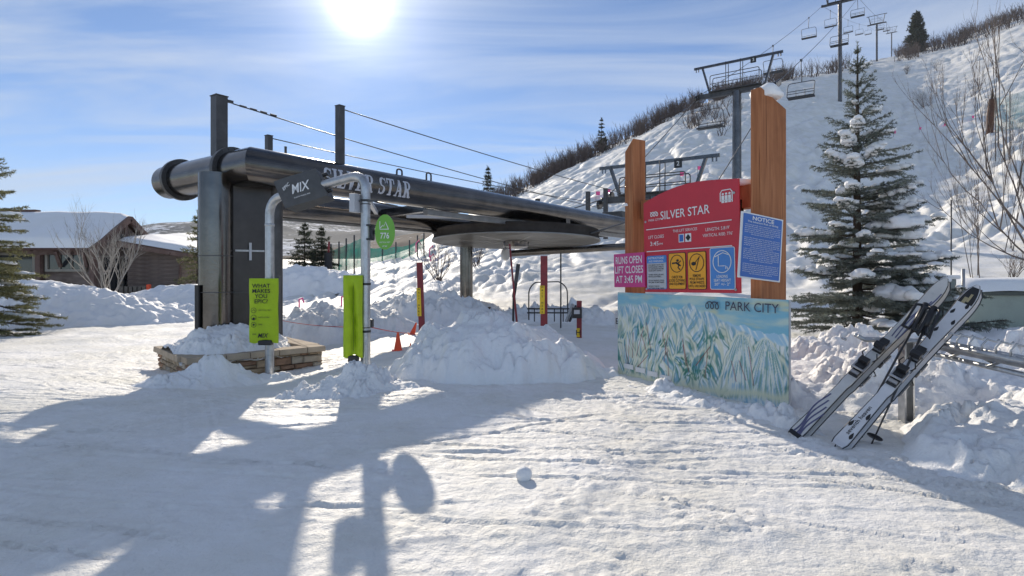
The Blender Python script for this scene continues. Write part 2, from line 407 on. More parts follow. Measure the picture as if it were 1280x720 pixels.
class MB:
    def __init__(s): s.v = []; s.f = []
    def add(s, vs, fs):
        b = len(s.v); s.v.extend(Vector(v) for v in vs); s.f.extend(tuple(i + b for i in f) for f in fs); return s
    def box(s, c, size, R=None):
        c = Vector(c); h = Vector(size) * 0.5
        vs = []
        for z in (-1, 1):
            for y in (-1, 1):
                for x in (-1, 1):
                    p = Vector((x * h.x, y * h.y, z * h.z))
                    vs.append(c + (R @ p if R else p))
        return s.add(vs, [(0, 2, 3, 1), (4, 5, 7, 6), (0, 1, 5, 4), (2, 6, 7, 3), (0, 4, 6, 2), (1, 3, 7, 5)])
    def hexa(s, bot, top):
        vs = list(bot) + list(top)
        return s.add(vs, [(0, 3, 2, 1), (4, 5, 6, 7)] + [(i, (i + 1) % 4, 4 + (i + 1) % 4, 4 + i) for i in range(4)])
    def bar(s, a, b, w, h, up=(0, 0, 1)):
        a = Vector(a); b = Vector(b); d = (b - a); L = d.length; d = d / L
        up = Vector(up)
        if abs(d.dot(up)) > 0.98: up = Vector((0, 1, 0))
        x = d.cross(up).normalized(); z = x.cross(d)
        R = Matrix((x, d, z)).transposed()
        return s.box((a + b) / 2, (w, L, h), R)
    def path(s, pts, r, n=10, cap=True, closed=False, lo=0, hi=None):
        pts = [Vector(p) for p in pts]; m = len(pts)
        rs = r if isinstance(r, (list, tuple)) else [r] * m
        rings = []; ref = None
        for i, p in enumerate(pts):
            a = pts[(i - 1) % m] if (closed or i > 0) else None
            c = pts[(i + 1) % m] if (closed or i < m - 1) else None
            d1 = (p - a).normalized() if a is not None else None
            d2 = (c - p).normalized() if c is not None else None
            t = (d1 + d2).normalized() if d1 is not None and d2 is not None and (d1 + d2).length > 1e-6 else (d2 if d2 is not None else d1)
            base = d1 if d1 is not None else d2
            if ref is None:
                ref = Vector((0, 0, 1)) if abs(base.z) < 0.9 else Vector((1, 0, 0))
            x = ref - base * ref.dot(base)
            if x.length < 1e-4:
                x = base.orthogonal()
            x.normalize(); y = base.cross(x); ref = x
            ring = []
            for k in range(n):
                a_ = 2 * math.pi * k / n
                q = (x * math.cos(a_) + y * math.sin(a_)) * rs[i]
                den = base.dot(t)
                if abs(den) > 0.3: q = q - base * (q.dot(t) / den)
                ring.append(p + q)
            rings.append(ring)
        hi = m if hi is None else hi
        rings = rings[lo:hi]
        b = len(s.v); R = len(rings)
        for ring in rings: s.v.extend(ring)
        for i in range(R if closed else R - 1):
            i2 = (i + 1) % R
            for k in range(n):
                k2 = (k + 1) % n
                s.f.append((b + i * n + k, b + i * n + k2, b + i2 * n + k2, b + i2 * n + k))
        if cap and not closed:
            s.f.append(tuple(b + k for k in range(n))[::-1])
            s.f.append(tuple(b + (R - 1) * n + k for k in range(n)))
        return s
    def tube(s, a, b, r0, r1=None, n=10):
        return s.path([a, b], [r0, r0 if r1 is None else r1], n)
    def lathe(s, base, prof, n=16, axis=(0, 0, 1)):
        axis = Vector(axis).normalized(); x = axis.orthogonal().normalized(); y = axis.cross(x)
        b = len(s.v); base = Vector(base)
        for r, h in prof:
            for k in range(n):
                a = 2 * math.pi * k / n
                s.v.append(base + axis * h + (x * math.cos(a) + y * math.sin(a)) * r)
        for i in range(len(prof) - 1):
            for k in range(n):
                k2 = (k + 1) % n
                s.f.append((b + i * n + k, b + i * n + k2, b + (i + 1) * n + k2, b + (i + 1) * n + k))
        if prof[0][0] > 1e-5: s.f.append(tuple(b + k for k in range(n))[::-1])
        if prof[-1][0] > 1e-5: s.f.append(tuple(b + (len(prof) - 1) * n + k for k in range(n)))
        return s
    def prism(s, poly, M, z0, z1):
        n = len(poly); vs = [M @ Vector((p[0], p[1], z0)) for p in poly] + [M @ Vector((p[0], p[1], z1)) for p in poly]
        fs = [tuple(range(n))[::-1], tuple(range(n, 2 * n))] + [(i, (i + 1) % n, n + (i + 1) % n, n + i) for i in range(n)]
        return s.add(vs, fs)
    def blob(s, c, size, seed=0, sub=2, amp=0.2, freq=2.0, flat=None):
        bm = bmesh.new(); bmesh.ops.create_icosphere(bm, subdivisions=sub, radius=1.0)
        bm.verts.ensure_lookup_table()
        P = np.array([v.co[:] for v in bm.verts])
        nn = 1 + amp * (noise2(P[:, 0] * freq + 7.3, P[:, 1] * freq + P[:, 2] * 1.7, seed) + noise2(P[:, 2] * freq, P[:, 0] * freq - P[:, 1], seed + 3))
        P = P * nn[:, None]
        if flat is not None: P[:, 2] = np.maximum(P[:, 2], flat)
        P = P * np.array(size)[None, :] + np.array(c)[None, :]
        fs = [tuple(v.index for v in f.verts) for f in bm.faces]; bm.free()
        return s.add([tuple(p) for p in P], fs)
    def build(s, name, material, parent=None, smooth=False, local=False, bevel=0.0, kind=None, label=None, category=None, group=None, angle=None):
        vs = [Vector(v) for v in s.v]
        o = mesh_obj(name, vs, s.f, material, parent, smooth, local, angle)
        if bevel:
            bm = bmesh.new(); bm.from_mesh(o.data)
            bmesh.ops.bevel(bm, geom=[e for e in bm.edges], offset=bevel, segments=2, affect='EDGES', profile=0.6)
            bm.to_mesh(o.data); bm.free()
            if smooth:
                for p in o.data.polygons: p.use_smooth = True
        return tagk(o, label, category, group, kind)

def mesh_obj(name, vs, fs, material, parent=None, smooth=False, local=False, angle=None):
    me = bpy.data.meshes.new(name)
    if local:
        off = Vector((0, 0, 0))
    else:
        xs = [v[0] for v in vs]; ys = [v[1] for v in vs]; zs = [v[2] for v in vs]
        off = Vector(((min(xs) + max(xs)) / 2, (min(ys) + max(ys)) / 2, min(zs)))
    me.from_pydata([(v[0] - off.x, v[1] - off.y, v[2] - off.z) for v in vs], [], fs)
    me.materials.append(material)
    if smooth:
        me.shade_smooth() if hasattr(me, 'shade_smooth') else None
        if angle: me.set_sharp_from_angle(angle=math.radians(angle))
    o = bpy.data.objects.new(name, me); COL.objects.link(o)
    if parent is not None:
        o.parent = parent
    if local:
        pass
    else:
        o.location = off - (WPOS[parent.name] if parent is not None else Vector((0, 0, 0)))
        WPOS[o.name] = off
    return o

def np_mesh(name, V, Fq, material, parent=None, smooth=True, kind=None):
    """mesh from numpy vertex array and quad or triangle index array"""
    me = bpy.data.meshes.new(name)
    off = np.array([(V[:, 0].min() + V[:, 0].max()) / 2, (V[:, 1].min() + V[:, 1].max()) / 2, V[:, 2].min()])
    V = V - off
    nv, nf, k = len(V), len(Fq), Fq.shape[1]
    me.vertices.add(nv); me.vertices.foreach_set('co', V.astype(np.float32).ravel())
    me.loops.add(nf * k); me.loops.foreach_set('vertex_index', Fq.astype(np.int32).ravel())
    me.polygons.add(nf); me.polygons.foreach_set('loop_start', np.arange(0, nf * k, k, dtype=np.int32))
    me.update(calc_edges=True)
    if smooth: me.polygons.foreach_set('use_smooth', np.ones(nf, bool))
    me.materials.append(material)
    o = bpy.data.objects.new(name, me); COL.objects.link(o)
    off = Vector(off)
    if parent is not None: o.parent = parent
    o.location = off - (WPOS[parent.name] if parent is not None else Vector((0, 0, 0)))
    WPOS[o.name] = off
    if kind: o['kind'] = kind
    return o

def fillet(pts, r, n=6):
    pts = [Vector(p) for p in pts]; out = [pts[0]]
    for i in range(1, len(pts) - 1):
        a, p, b = pts[i - 1], pts[i], pts[i + 1]
        u = (a - p).normalized(); w = (b - p).normalized()
        rr = min(r, (a - p).length * 0.49, (b - p).length * 0.49)
        p0 = p + u * rr; p1 = p + w * rr
        for k in range(n + 1):
            t = k / n
            out.append(p0 * (1 - t) ** 2 + p * 2 * t * (1 - t) + p1 * t ** 2)
    out.append(pts[-1]); return out

def copy_thing(root, loc=None, rot=None):
    c = root.copy(); COL.objects.link(c)
    if loc is not None: c.location = loc
    if rot is not None: c.rotation_euler = rot
    for ch in list(root.children):
        d = ch.copy(); COL.objects.link(d); d.parent = c
        for g in list(ch.children):
            e = g.copy(); COL.objects.link(e); e.parent = d
    return c

# ------------------------------------------------------------------ flat print (lettering, symbols)
class Flat:
    """flat shapes in a sign's own x-y plane"""
    def __init__(s): s.v = []; s.f = []
    def poly(s, pts):
        b = len(s.v); s.v.extend(pts); s.f.append(tuple(range(b, b + len(pts)))); return s
    def rect(s, x0, y0, x1, y1): return s.poly([(x0, y0), (x1, y0), (x1, y1), (x0, y1)])
    def rrect(s, x0, y0, x1, y1, r, n=5):
        P = []
        for cx, cy, a in ((x1 - r, y1 - r, 0), (x0 + r, y1 - r, 90), (x0 + r, y0 + r, 180), (x1 - r, y0 + r, 270)):
            for k in range(n + 1):
                t = math.radians(a + 90 * k / n); P.append((cx + r * math.cos(t), cy + r * math.sin(t)))
        return s.poly(P)
    def disc(s, cx, cy, rx, ry=None, n=28):
        ry = ry or rx
        return s.poly([(cx + rx * math.cos(2 * math.pi * k / n), cy + ry * math.sin(2 * math.pi * k / n)) for k in range(n)])
    def stroke(s, pts, w, closed=False):
        m = len(pts); b = len(s.v); L = []
        for i, p in enumerate(pts):
            a = pts[(i - 1) % m] if (closed or i) else p
            c = pts[(i + 1) % m] if (closed or i < m - 1) else p
            dx, dy = c[0] - a[0], c[1] - a[1]; q = math.hypot(dx, dy) or 1
            nx, ny = -dy / q * w / 2, dx / q * w / 2
            s.v.append((p[0] + nx, p[1] + ny)); s.v.append((p[0] - nx, p[1] - ny))
        for i in range(m if closed else m - 1):
            j = (i + 1) % m
            s.f.append((b + 2 * i, b + 2 * i + 1, b + 2 * j + 1, b + 2 * j))
        return s
    def ring(s, cx, cy, rx, w, ry=None, n=28):
        ry = ry or rx
        return s.stroke([(cx + rx * math.cos(2 * math.pi * k / n), cy + ry * math.sin(2 * math.pi * k / n)) for k in range(n)], w, True)
    def text(s, string, x, y, size, align='CENTER', sx=1.0, bold=0.0, shear=0.0, rot=0.0, width=None):
        cu = bpy.data.curves.new('tmp', 'FONT'); cu.body = string; cu.size = size
        cu.align_x = align; cu.align_y = 'CENTER'; cu.offset = bold * size; cu.shear = shear; cu.space_line = 1.0
        cu.resolution_u = 3
        ob = bpy.data.objects.new('tmp', cu)
        me = ob.to_mesh()
        co = [(v.co.x, v.co.y) for v in me.vertices]
        if width and co:
            w = max(c[0] for c in co) - min(c[0] for c in co); sx = width / max(w, 1e-6)
        ca, sa = math.cos(rot), math.sin(rot)
        b = len(s.v)
        s.v.extend((x + c[0] * sx * ca - c[1] * sa, y + c[0] * sx * sa + c[1] * ca) for c in co)
        s.f.extend(tuple(i + b for i in p.vertices) for p in me.polygons)
        ob.to_mesh_clear(); bpy.data.objects.remove(ob); bpy.data.curves.remove(cu)
        return s
    def build(s, name, material, parent, z, fn=None, label=None):
        vs = [(fn(x, y, z) if fn else (x, y, z)) for x, y in s.v]
        o = mesh_obj(name, vs, s.f, material, parent, local=True)
        if label: o['label'] = label
        return o

def frame_from(o, xdir, up=(0, 0, 1)):
    """matrix with x along xdir, y up, z = outward normal (x cross y)"""
    x = Vector(xdir).normalized(); u = Vector(up); y = (u - x * u.dot(x)).normalized(); z = x.cross(y)
    M = Matrix((x, y, z)).transposed().to_4x4(); M.translation = Vector(o)
    return M

def framed(name, M, label=None, category=None, group=None):
    o = bpy.data.objects.new(name, None); COL.objects.link(o); o.empty_display_size = 0.2
    o.matrix_world = M
    WPOS[o.name] = M.translation.copy()
    return tagk(o, label, category, group)

# ================================================================== SETTING
# ------------------------------------------------------------------ snow ground, one sheet out to the hill
def micro(x, y):
    near = 1 - sstep(7.0, 15.0, y)
    side = sstep(-6, -2, x)
    h = fbm(x * 0.9, y * 0.9, 4, 3) * 0.022
    h = h + fbm(x * 3.6, y * 3.6, 3, 21) * 0.010
    patch = sstep(-0.25, 0.45, fbm(x * 0.7 + 9, y * 0.7, 3, 40))
    h = h + near * (0.25 + 0.75 * patch) * (fbm(x * 9, y * 13, 3, 5) * 0.011 + np.maximum(0, fbm(x * 16, y * 20, 2, 9) - 0.1) * 0.016)
    # ski and boot tracks: long shallow grooves with a lip, most of them running across
    nm = (y < 13.0) & (np.abs(x) < 14)
    xn, yn = x[nm], y[nm]; hn = np.zeros_like(xn)
    rt = random.Random(12)
    for k in range(330):
        ang = rt.gauss(-0.10, 0.22) if k % 5 else rt.uniform(-1.2, 1.2)
        cx, cy = rt.uniform(-6.5, 5.5), rt.uniform(2.0, 11.0)
        u = (xn - cx) * math.cos(ang) + (yn - cy) * math.sin(ang); v = -(xn - cx) * math.sin(ang) + (yn - cy) * math.cos(ang)
        L = rt.uniform(0.25, 1.7); v = v + rt.uniform(-.10, .10) * u * u / L
        m = 1 - sstep(L * .6, L, np.abs(u))
        w = rt.uniform(.007, .016); dp = rt.uniform(.005, .015)
        for off in ((0.0,) if k % 3 else (0.0, rt.uniform(.12, .3))):
            q = (v - off) / w
            hn += m * dp * (-np.exp(-q * q) + .75 * np.exp(-((q - 2.0) / 1.1) ** 2))
    h[nm] += hn * near[nm] * (0.6 + 0.4 * sstep(-.3, .2, noise2(xn * 2, yn * 2, 77)))
    # crumbs and trodden rough snow, strongest to the right front
    rough = near * (0.35 + 0.65 * sstep(0.0, 2.0, x)) * sstep(-0.12, 0.30, fbm(x * 1.1, y * 1.3, 3, 33))
    h = h + rough * (blocks(x, y * 1.25, 0.06, 90) * 0.017 + blocks(x + 3, y * 1.2, 0.13, 91) * 0.020 * sstep(0, .4, fbm(x * 2, y * 2, 2, 92)) - np.maximum(0, fbm(x * 5 + 3, y * 7, 3, 93) - 0.22) * 0.05)
    h = h + near * lumps(x - 5, y + 2, 0.05, 95) * 0.016 * sstep(0.15, 0.5, fbm(x * 1.4, y * 1.4, 3, 96))
    mid = sstep(7.0, 12.0, y) * (1 - sstep(30, 60, y))
    h = h + mid * (fbm(x * 1.1, y * 0.8, 3, 12) * 0.06 + lumps(x, y, 0.5, 14) * 0.10 * sstep(-0.1, 0.4, fbm(x * 0.25, y * 0.25, 2, 15)) * sstep(-3, 1, x))
    # the hill: old tracks, bumps and hollows
    hill = sstep(15, 28, y) * sstep(-8, 0, x + 0.1 * (y - 20))
    h = h + hill * (fbm(x * 0.12, y * 0.12, 4, 17) * 0.85 + fbm(x * 0.4, y * 0.4, 4, 18) * 0.21 + np.abs(fbm(x * 0.33, y * 0.2, 3, 28)) * -0.28)
    for k, (ang, f, amp) in enumerate(((0.95, 0.55, 0.16), (0.7, 0.8, 0.12), (1.25, 0.7, 0.10), (0.4, 0.45, 0.14))):
        u = x * math.cos(ang) + y * math.sin(ang); v = -x * math.sin(ang) + y * math.cos(ang)
        v = v + 0.9 * noise2(u * 0.06, v * 0.06, 80 + k)
        n = noise2(u * 0.03, v * f, 84 + k)
        h = h - hill * amp * np.clip(1 - np.abs(n) * 5, 0, 1) * sstep(-0.2, 0.3, noise2(u * 0.04 + 3, v * 0.08, 88 + k))
    nm = (y > 16) & (y < 150) & (x > -4)
    xn, yn = x[nm], y[nm]; hn = np.zeros_like(xn)
    for k in range(110):
        cy = rt.uniform(20, 95); cx = rt.uniform(0.0, 0.95) * cy
        ang = rt.gauss(0.85, 0.28)
        u = (xn - cx) * math.cos(ang) + (yn - cy) * math.sin(ang); v = -(xn - cx) * math.sin(ang) + (yn - cy) * math.cos(ang)
        L = rt.uniform(5, 22); v = v + rt.uniform(-.25, .25) * u * u / L + .5 * np.sin(u * rt.uniform(.2, .5) + k)
        w = rt.uniform(.16, .38); q = v / w
        hn += (1 - sstep(L * .6, L, np.abs(u))) * w * .55 * (-np.exp(-q * q) + .6 * np.exp(-((q + 1.9) / 1.1) ** 2))
    h[nm] += hn
    # carved tracks on the pale slope behind the bull wheel
    sl = sstep(17, 20, y) * (1 - sstep(34, 42, y)) * sstep(-10, -7, x) * (1 - sstep(-1, 2, x))
    for k, ang in enumerate((1.15, 1.75, 1.45)):
        u = x * math.cos(ang) + y * math.sin(ang); v = -x * math.sin(ang) + y * math.cos(ang)
        n = noise2(u * 0.05, v * 0.9, 130 + k)
        h = h - sl * 0.10 * np.clip(1 - np.abs(n) * 7, 0, 1)
    return h

APEX = 8 * K
ks = [0.0]
while ks[-1] < 2.6:
    k = ks[-1]
    ks.append(k + (0.0021 if k < 0.5 else 0.0036 if k < 0.98 else 0.05))
ks = np.array([-k for k in ks[:0:-1]] + ks)
rs = [0.4]
while rs[-1] < 290.0:
    r = rs[-1]
    rs.append(r + (0.4 if r < 6.8 else 0.016 if r < 11.0 else 0.03 if r < 14 else max(0.03, 0.0066 * r)))
rs = np.array(rs)
RR, KK = np.meshgrid(rs, ks, indexing='ij')
gx = (RR * KK); gy = RR - APEX
gx = gx.ravel(); gy = gy.ravel()
gzv = ground(gx, gy) + micro(gx, gy)
nr, nk = len(rs), len(ks)
idx = np.arange(nr * nk).reshape(nr, nk)
Q = np.stack([idx[:-1, :-1], idx[:-1, 1:], idx[1:, 1:], idx[1:, :-1]], -1).reshape(-1, 4)
V = np.stack([gx, gy, gzv], -1)
# the sheet carries on behind the viewpoint
nb = len(V)
bx = np.array([-60, 60, 60, -60.0]); by = np.array([-60, -60, -APEX + 0.6, -APEX + 0.6])
V = np.concatenate([V, np.stack([bx, by, np.full(4, -0.02)], -1)])
Q = np.concatenate([Q, np.array([[nb, nb + 1, nb + 2, nb + 3]])])
snow_ground = np_mesh('snow_ground', V, Q, SNOW, kind='structure')

def gfull(x, y):
    a = np.array([float(x)]); b = np.array([float(y)])
    return float((ground(a, b) + micro(a, b))[0])

# ------------------------------------------------------------------ far valley side
def far_hill(name, prof, d0, d1, material, seed):
    us = np.linspace(-700, 1000, 340)
    top = np.interp(us, [p[0] for p in prof], [p[1] for p in prof])
    top = top + fbm(us / 90.0, us * 0 + seed, 5, seed) * 5.0
    ts = np.linspace(0, 1, 60)
    U, T = np.meshgrid(us, ts, indexing='ij')
    D = (d0 + (d1 - d0) * T) * K
    ztop = (1.6 - (top - HY) / F * d1) * K
    X = (U - CX) / F * D
    Z = -3.0 + (ztop[:, None] + 3.0) * (T ** 0.85) + fbm(X * 0.01, D * 0.01, 5, seed + 2) * 22 * T * (1 - T) * 2
    V = np.stack([X.ravel(), D.ravel(), Z.ravel()], -1)
    # a back slope so the ridge has body
    Vb = np.stack([X[:, -1] * 1.4, D[:, -1] * 1.4, np.full(len(us), -5.0)], -1)
    n, m = U.shape
    idx = np.arange(n * m).reshape(n, m)
    Q = np.stack([idx[:-1, :-1], idx[1:, :-1], idx[1:, 1:], idx[:-1, 1:]], -1).reshape(-1, 4)
    bi = n * m + np.arange(n)
    Q2 = np.stack([idx[:-1, -1], idx[1:, -1], bi[1:], bi[:-1]], -1)
    return np_mesh(name, np.concatenate([V, Vb]), np.concatenate([Q, Q2]), material, kind='structure')

def forest_mat(name, trees, snow, thr, scale):
    m, n, l, b = nodes_of(name)
    ge = n.new('ShaderNodeNewGeometry')
    mp = n.new('ShaderNodeMapping'); l.new(ge.outputs['Position'], mp.inputs[0]); mp.inputs['Scale'].default_value = (1, 1, 0.6)
    n1 = n.new('ShaderNodeTexNoise'); l.new(mp.outputs[0], n1.inputs['Vector']); n1.inputs['Scale'].default_value = scale; n1.inputs['Detail'].default_value = 9; n1.inputs['Roughness'].default_value = 0.7
    n2 = n.new('ShaderNodeTexNoise'); l.new(mp.outputs[0], n2.inputs['Vector']); n2.inputs['Scale'].default_value = scale * 18; n2.inputs['Detail'].default_value = 3
    ad = n.new('ShaderNodeMath'); ad.operation = 'MULTIPLY_ADD'; l.new(n2.outputs[0], ad.inputs[0]); ad.inputs[1].default_value = 0.35; l.new(n1.outputs[0], ad.inputs[2])
    rp = n.new('ShaderNodeValToRGB'); l.new(ad.outputs[0], rp.inputs[0])
    rp.color_ramp.elements[0].position = thr; rp.color_ramp.elements[0].color = (*trees, 1)
    rp.color_ramp.elements[1].position = thr + 0.06; rp.color_ramp.elements[1].color = (*snow, 1)
    l.new(rp.outputs[0], b.inputs['Base Color']); b.inputs['Roughness'].default_value = 0.9; b.inputs['Specular IOR Level'].default_value = 0.05
    return m
FORX = forest_mat('far_forest_and_snow', (0.07, 0.085, 0.10), (0.75, 0.77, 0.80), 0.70, 0.012)
FORN = forest_mat('near_forest_and_snow', (0.10, 0.08, 0.07), (0.55, 0.55, 0.56), 0.80, 0.03)
far_hill('mountains', [(-700, 262), (0, 288), (120, 296), (170, 283), (215, 277), (260, 276), (330, 268), (420, 272), (520, 276), (620, 285), (1000, 300)], 300, 1500, FORX, 5)
far_hill('wooded_hills', [(-700, 330), (200, 335), (330, 328), (380, 318), (440, 306), (500, 294), (560, 287), (640, 290), (1000, 330)], 120, 330, FORN, 9)

# ------------------------------------------------------------------ heaps of cleared snow
def snow_heap(name, c, rx, ry, h, seed, rot=0.0, res=0.022, power=1.6, chunk=0.10, ch=0.05, wob=0.25, base=None, clip=None, blk=1.0, foot=None, material=None, parent=None, skew=(0, 0), **tags):
    """a ploughed heap: its own skin of lumps on top of the ground"""
    ext = 1.35
    nx = int(2 * rx * ext / res); ny = int(2 * ry * ext / res)
    a, b = np.meshgrid(np.linspace(-ext, ext, nx), np.linspace(-ext, ext, ny), indexing='ij')
    lx = a * rx; ly = b * ry
    x = c[0] + lx * math.cos(rot) - ly * math.sin(rot); y = c[1] + lx * math.sin(rot) + ly * math.cos(rot)
    q = np.sqrt(a * a + b * b) + wob * fbm(x * 1.3 / max(rx, .5), y * 1.3 / max(rx, .5), 3, seed) + 0.10 * fbm(x * 4, y * 4, 2, seed + 4)
    q = q + skew[0] * a + skew[1] * b
    body = 1 - np.clip(q, 0, 1.4) ** power
    if foot: body = np.where(q < 1, np.clip(1 - q, 0, 1) ** foot, (1 - q) * .4)
    hh = h * body
    m = sstep(-0.15, 0.25, body)
    det = .30 + .85 * sstep(-.22, .22, fbm(x * 1.7, y * 1.7, 3, seed + 30))
    hh = hh + m * det * (lumps(x, y, chunk, seed) * ch * .7 + lumps(x + 9, y, chunk * 2.3, seed + 1) * ch * .9 + blk * (blocks(x, y, chunk * 1.5, seed + 6) * ch * 1.0 * sstep(-.3, .2, fbm(x * 2.2, y * 2.2, 2, seed + 8)) + blocks(x + 4, y, chunk * .7, seed + 7) * ch * .5) + fbm(x * 3, y * 3, 4, seed + 2) * ch * 1.4 + fbm(x * 16, y * 16, 3, seed + 3) * ch * 0.3)
    g = ground(x.ravel(), y.ravel()).reshape(x.shape) if base is None else np.full_like(x, base)
    z = g + hh - 0.02
    keep = hh > -0.06
    if clip: keep = keep & (np.abs(lx + clip[2]) < clip[0]) & (np.abs(ly + clip[3]) < clip[1])
    V = np.stack([x.ravel(), y.ravel(), z.ravel()], -1)
    n, mm = x.shape; idx = np.arange(n * mm).reshape(n, mm)
    Q = np.stack([idx[:-1, :-1], idx[1:, :-1], idx[1:, 1:], idx[:-1, 1:]], -1).reshape(-1, 4)
    kk = keep.ravel()
    Q = Q[kk[Q].any(axis=1)]
    used = np.unique(Q); re = np.zeros(len(V), int); re[used] = np.arange(len(used))
    o = np_mesh(name, V[used], re[Q], material or SNOWP, parent)
    return tagk(o, **tags)

def P2(px, d): return ((px - CX) / F * d * K, d * K)

snow_heap('snow_mound', P2(616, 9.3), 1.13, 0.86, 0.50, 11, 0.0, 0.012, 3.4, 0.20, 0.055, 0.30, skew=(-0.10, 0.0),
          label='big shaded mound of ploughed snow in front of the bull wheel', category='snow mound')
snow_heap('snow_mound', P2(446, 7.85), 0.66, 0.32, 0.19, 23, 0.15, 0.010, 1.8, 0.09, 0.060, 0.4, foot=1.2,
          label='low heap of loose snow chunks at the foot of the pole beside the oval sign', category='snow mound')
snow_heap('snow_mound', P2(270, 9.15), 0.85, 0.36, 0.25, 31, 0.72, 0.012, 1.6, 0.13, 0.045, 0.35, foot=1.25,
          label='snow bank pushed up against the front of the stone planter', category='snow mound')
snow_heap('snow_mound', P2(410, 15.2), 1.9, 0.9, 0.52, 41, 0.1, 0.03, 1.5, 0.16, 0.09, 0.35,
          label='rough ridge of ploughed snow behind the planter, left of the oval sign', category='snow mound')
snow_heap('snow_mound', P2(535, 17.5), 2.1, 1.0, 0.62, 43, 0.0, 0.03, 1.5, 0.16, 0.09, 0.35,
          label='rough ridge of ploughed snow behind the leaning red post', category='snow mound')
snow_heap('snow_mound', P2(690, 18.5), 1.7, 0.9, 0.32, 47, 0.0, 0.03, 1.5, 0.16, 0.08, 0.35,
          label='low snow ridge behind the metal handrail', category='snow mound')
snow_heap('snow_mound', P2(40, 21.5), 4.3, 2.0, 1.05, 51, 0.0, 0.045, 1.5, 0.35, 0.05, 0.25, material=SNOWF, blk=.3,
          label='broad smooth snow bank below the brown lodge windows', category='snow bank')
snow_heap('snow_mound', P2(225, 24.0), 3.0, 1.6, 0.86, 55, 0.0, 0.045, 1.5, 0.4, 0.05, 0.25, material=SNOWF, blk=.3,
          label='snow bank in front of the lodge side wing beside the dark column', category='snow bank')
snow_heap('snow_mound', P2(375, 33), 3.0, 1.6, 0.95, 57, 0.0, 0.06, 1.5, 0.4, 0.10, 0.25, material=SNOWF, blk=.3,
          label='shaded snow bank under the pair of small firs', category='snow bank')
snow_heap('snow_mound', P2(1185, 7.9), 2.4, 1.45, 0.26, 61, -0.1, 0.018, 1.5, 0.15, 0.085, 0.2,
          label='chunky snow bank behind the ski rack', category='snow bank')
snow_heap('snow_mound', P2(1330, 5.0), 1.15, 0.75, 0.26, 63, 0.4, 0.014, 1.5, 0.16, 0.06, 0.25,
          label='heap of large snow lumps in shade at the right edge', category='snow bank')
snow_heap('snow_mound', P2(1060, 9.2), 1.35, 0.9, 0.33, 67, 0.0, 0.018, 1.5, 0.15, 0.06, 0.25,
          label='snow heap around the foot of the snowy spruce beside the sign', category='snow bank')
snow_heap('snow_mound', P2(880, 6.85), 0.95, 0.16, 0.035, 71, -1.03, 0.012, 1.6, 0.09, 0.05, 0.3,
          label='ridge of loose snow chunks along the foot of the trail map', category='snow mound')
snow_heap('snow_mound', P2(1262, 10.6), 1.7, 0.8, 0.26, 75, 0.0, 0.02, 1.5, 0.2, 0.05, 0.2, material=SNOWF, blk=.4,
          label='smooth snow drift in front of the low utility cabinet', category='snow bank')
ball = MB().blob(on(655, 4.37, 0.028), (0.043, 0.043, 0.042), 5, 3, 0.03, 1.1)
ball.build('snowball', SNOWP, smooth=True, label='single round snowball lying alone on the packed snow', category='snowball')

# ================================================================== CHAIRLIFT TERMINAL
AZ = math.radians(35.2)
AX = Vector((math.sin(AZ), math.cos(AZ), 0))        # along the line, uphill
CR = Vector((math.cos(AZ), -math.sin(AZ), 0))       # across it, to the right and nearer

def along(p, d, px):
    """parameter where the line p + t d crosses the picture column px"""
    k = (px - CX) / F
    return (k * p.y - p.x) / (d.x - k * d.y)

def line_at(p, d, px): return p + d * along(p, d, px)

BR = sz(23, 11.5)
ELB = at(316, 208, 11.19)
NB_END = line_at(ELB, AX, 806)
XL_END = line_at(ELB, -CR, 211)
FB0 = ELB - CR * (3.2 * K)
_p = line_at(FB0, AX, 440); FB0.z = CAM + (HY - 265) / F * _p.y
FB_END = FB0 + AX * (NB_END - ELB).length
term = empty('chairlift_terminal', (*ELB.xy, gz(ELB.x, ELB.y)), 'black steel bottom terminal of the chairlift with bull wheel and SILVER STAR pipe beam', 'lift terminal')
MB().path([XL_END, ELB, NB_END], BR, 40, lo=0, hi=2, cap=True).build('cross_tube', BLACK_STEEL, term, True, angle=40)
nbeam = MB().path([XL_END, ELB, NB_END], BR, 40, lo=1, hi=3, cap=True).build('beam', BLACK_STEEL, term, True, angle=40, label='near pipe beam lettered SILVER STAR')
MB().path([line_at(FB0, AX, 266), FB_END], BR * 0.98, 32).build('beam', BLACK_STEEL, term, True, angle=40)
for px in (292, 228):
    p = line_at(ELB, -CR, px)
    fl = MB().lathe(p - CR * 0.035, [(BR + 0.002, 0), (BR + 0.062, 0), (BR + 0.062, 0.07), (BR + 0.002, 0.07)], 40, CR).build('flange', DARK_STEEL, term, True, angle=40)
    for k in range(20):
        a = 2 * math.pi * k / 20
        q = p + (Vector((0, 0, 1)) * math.cos(a) + AX * math.sin(a)) * (BR + 0.034)
        MB().tube(q - CR * 0.05, q + CR * 0.05, 0.011, n=6).build('bolt', DARK_STEEL, fl)
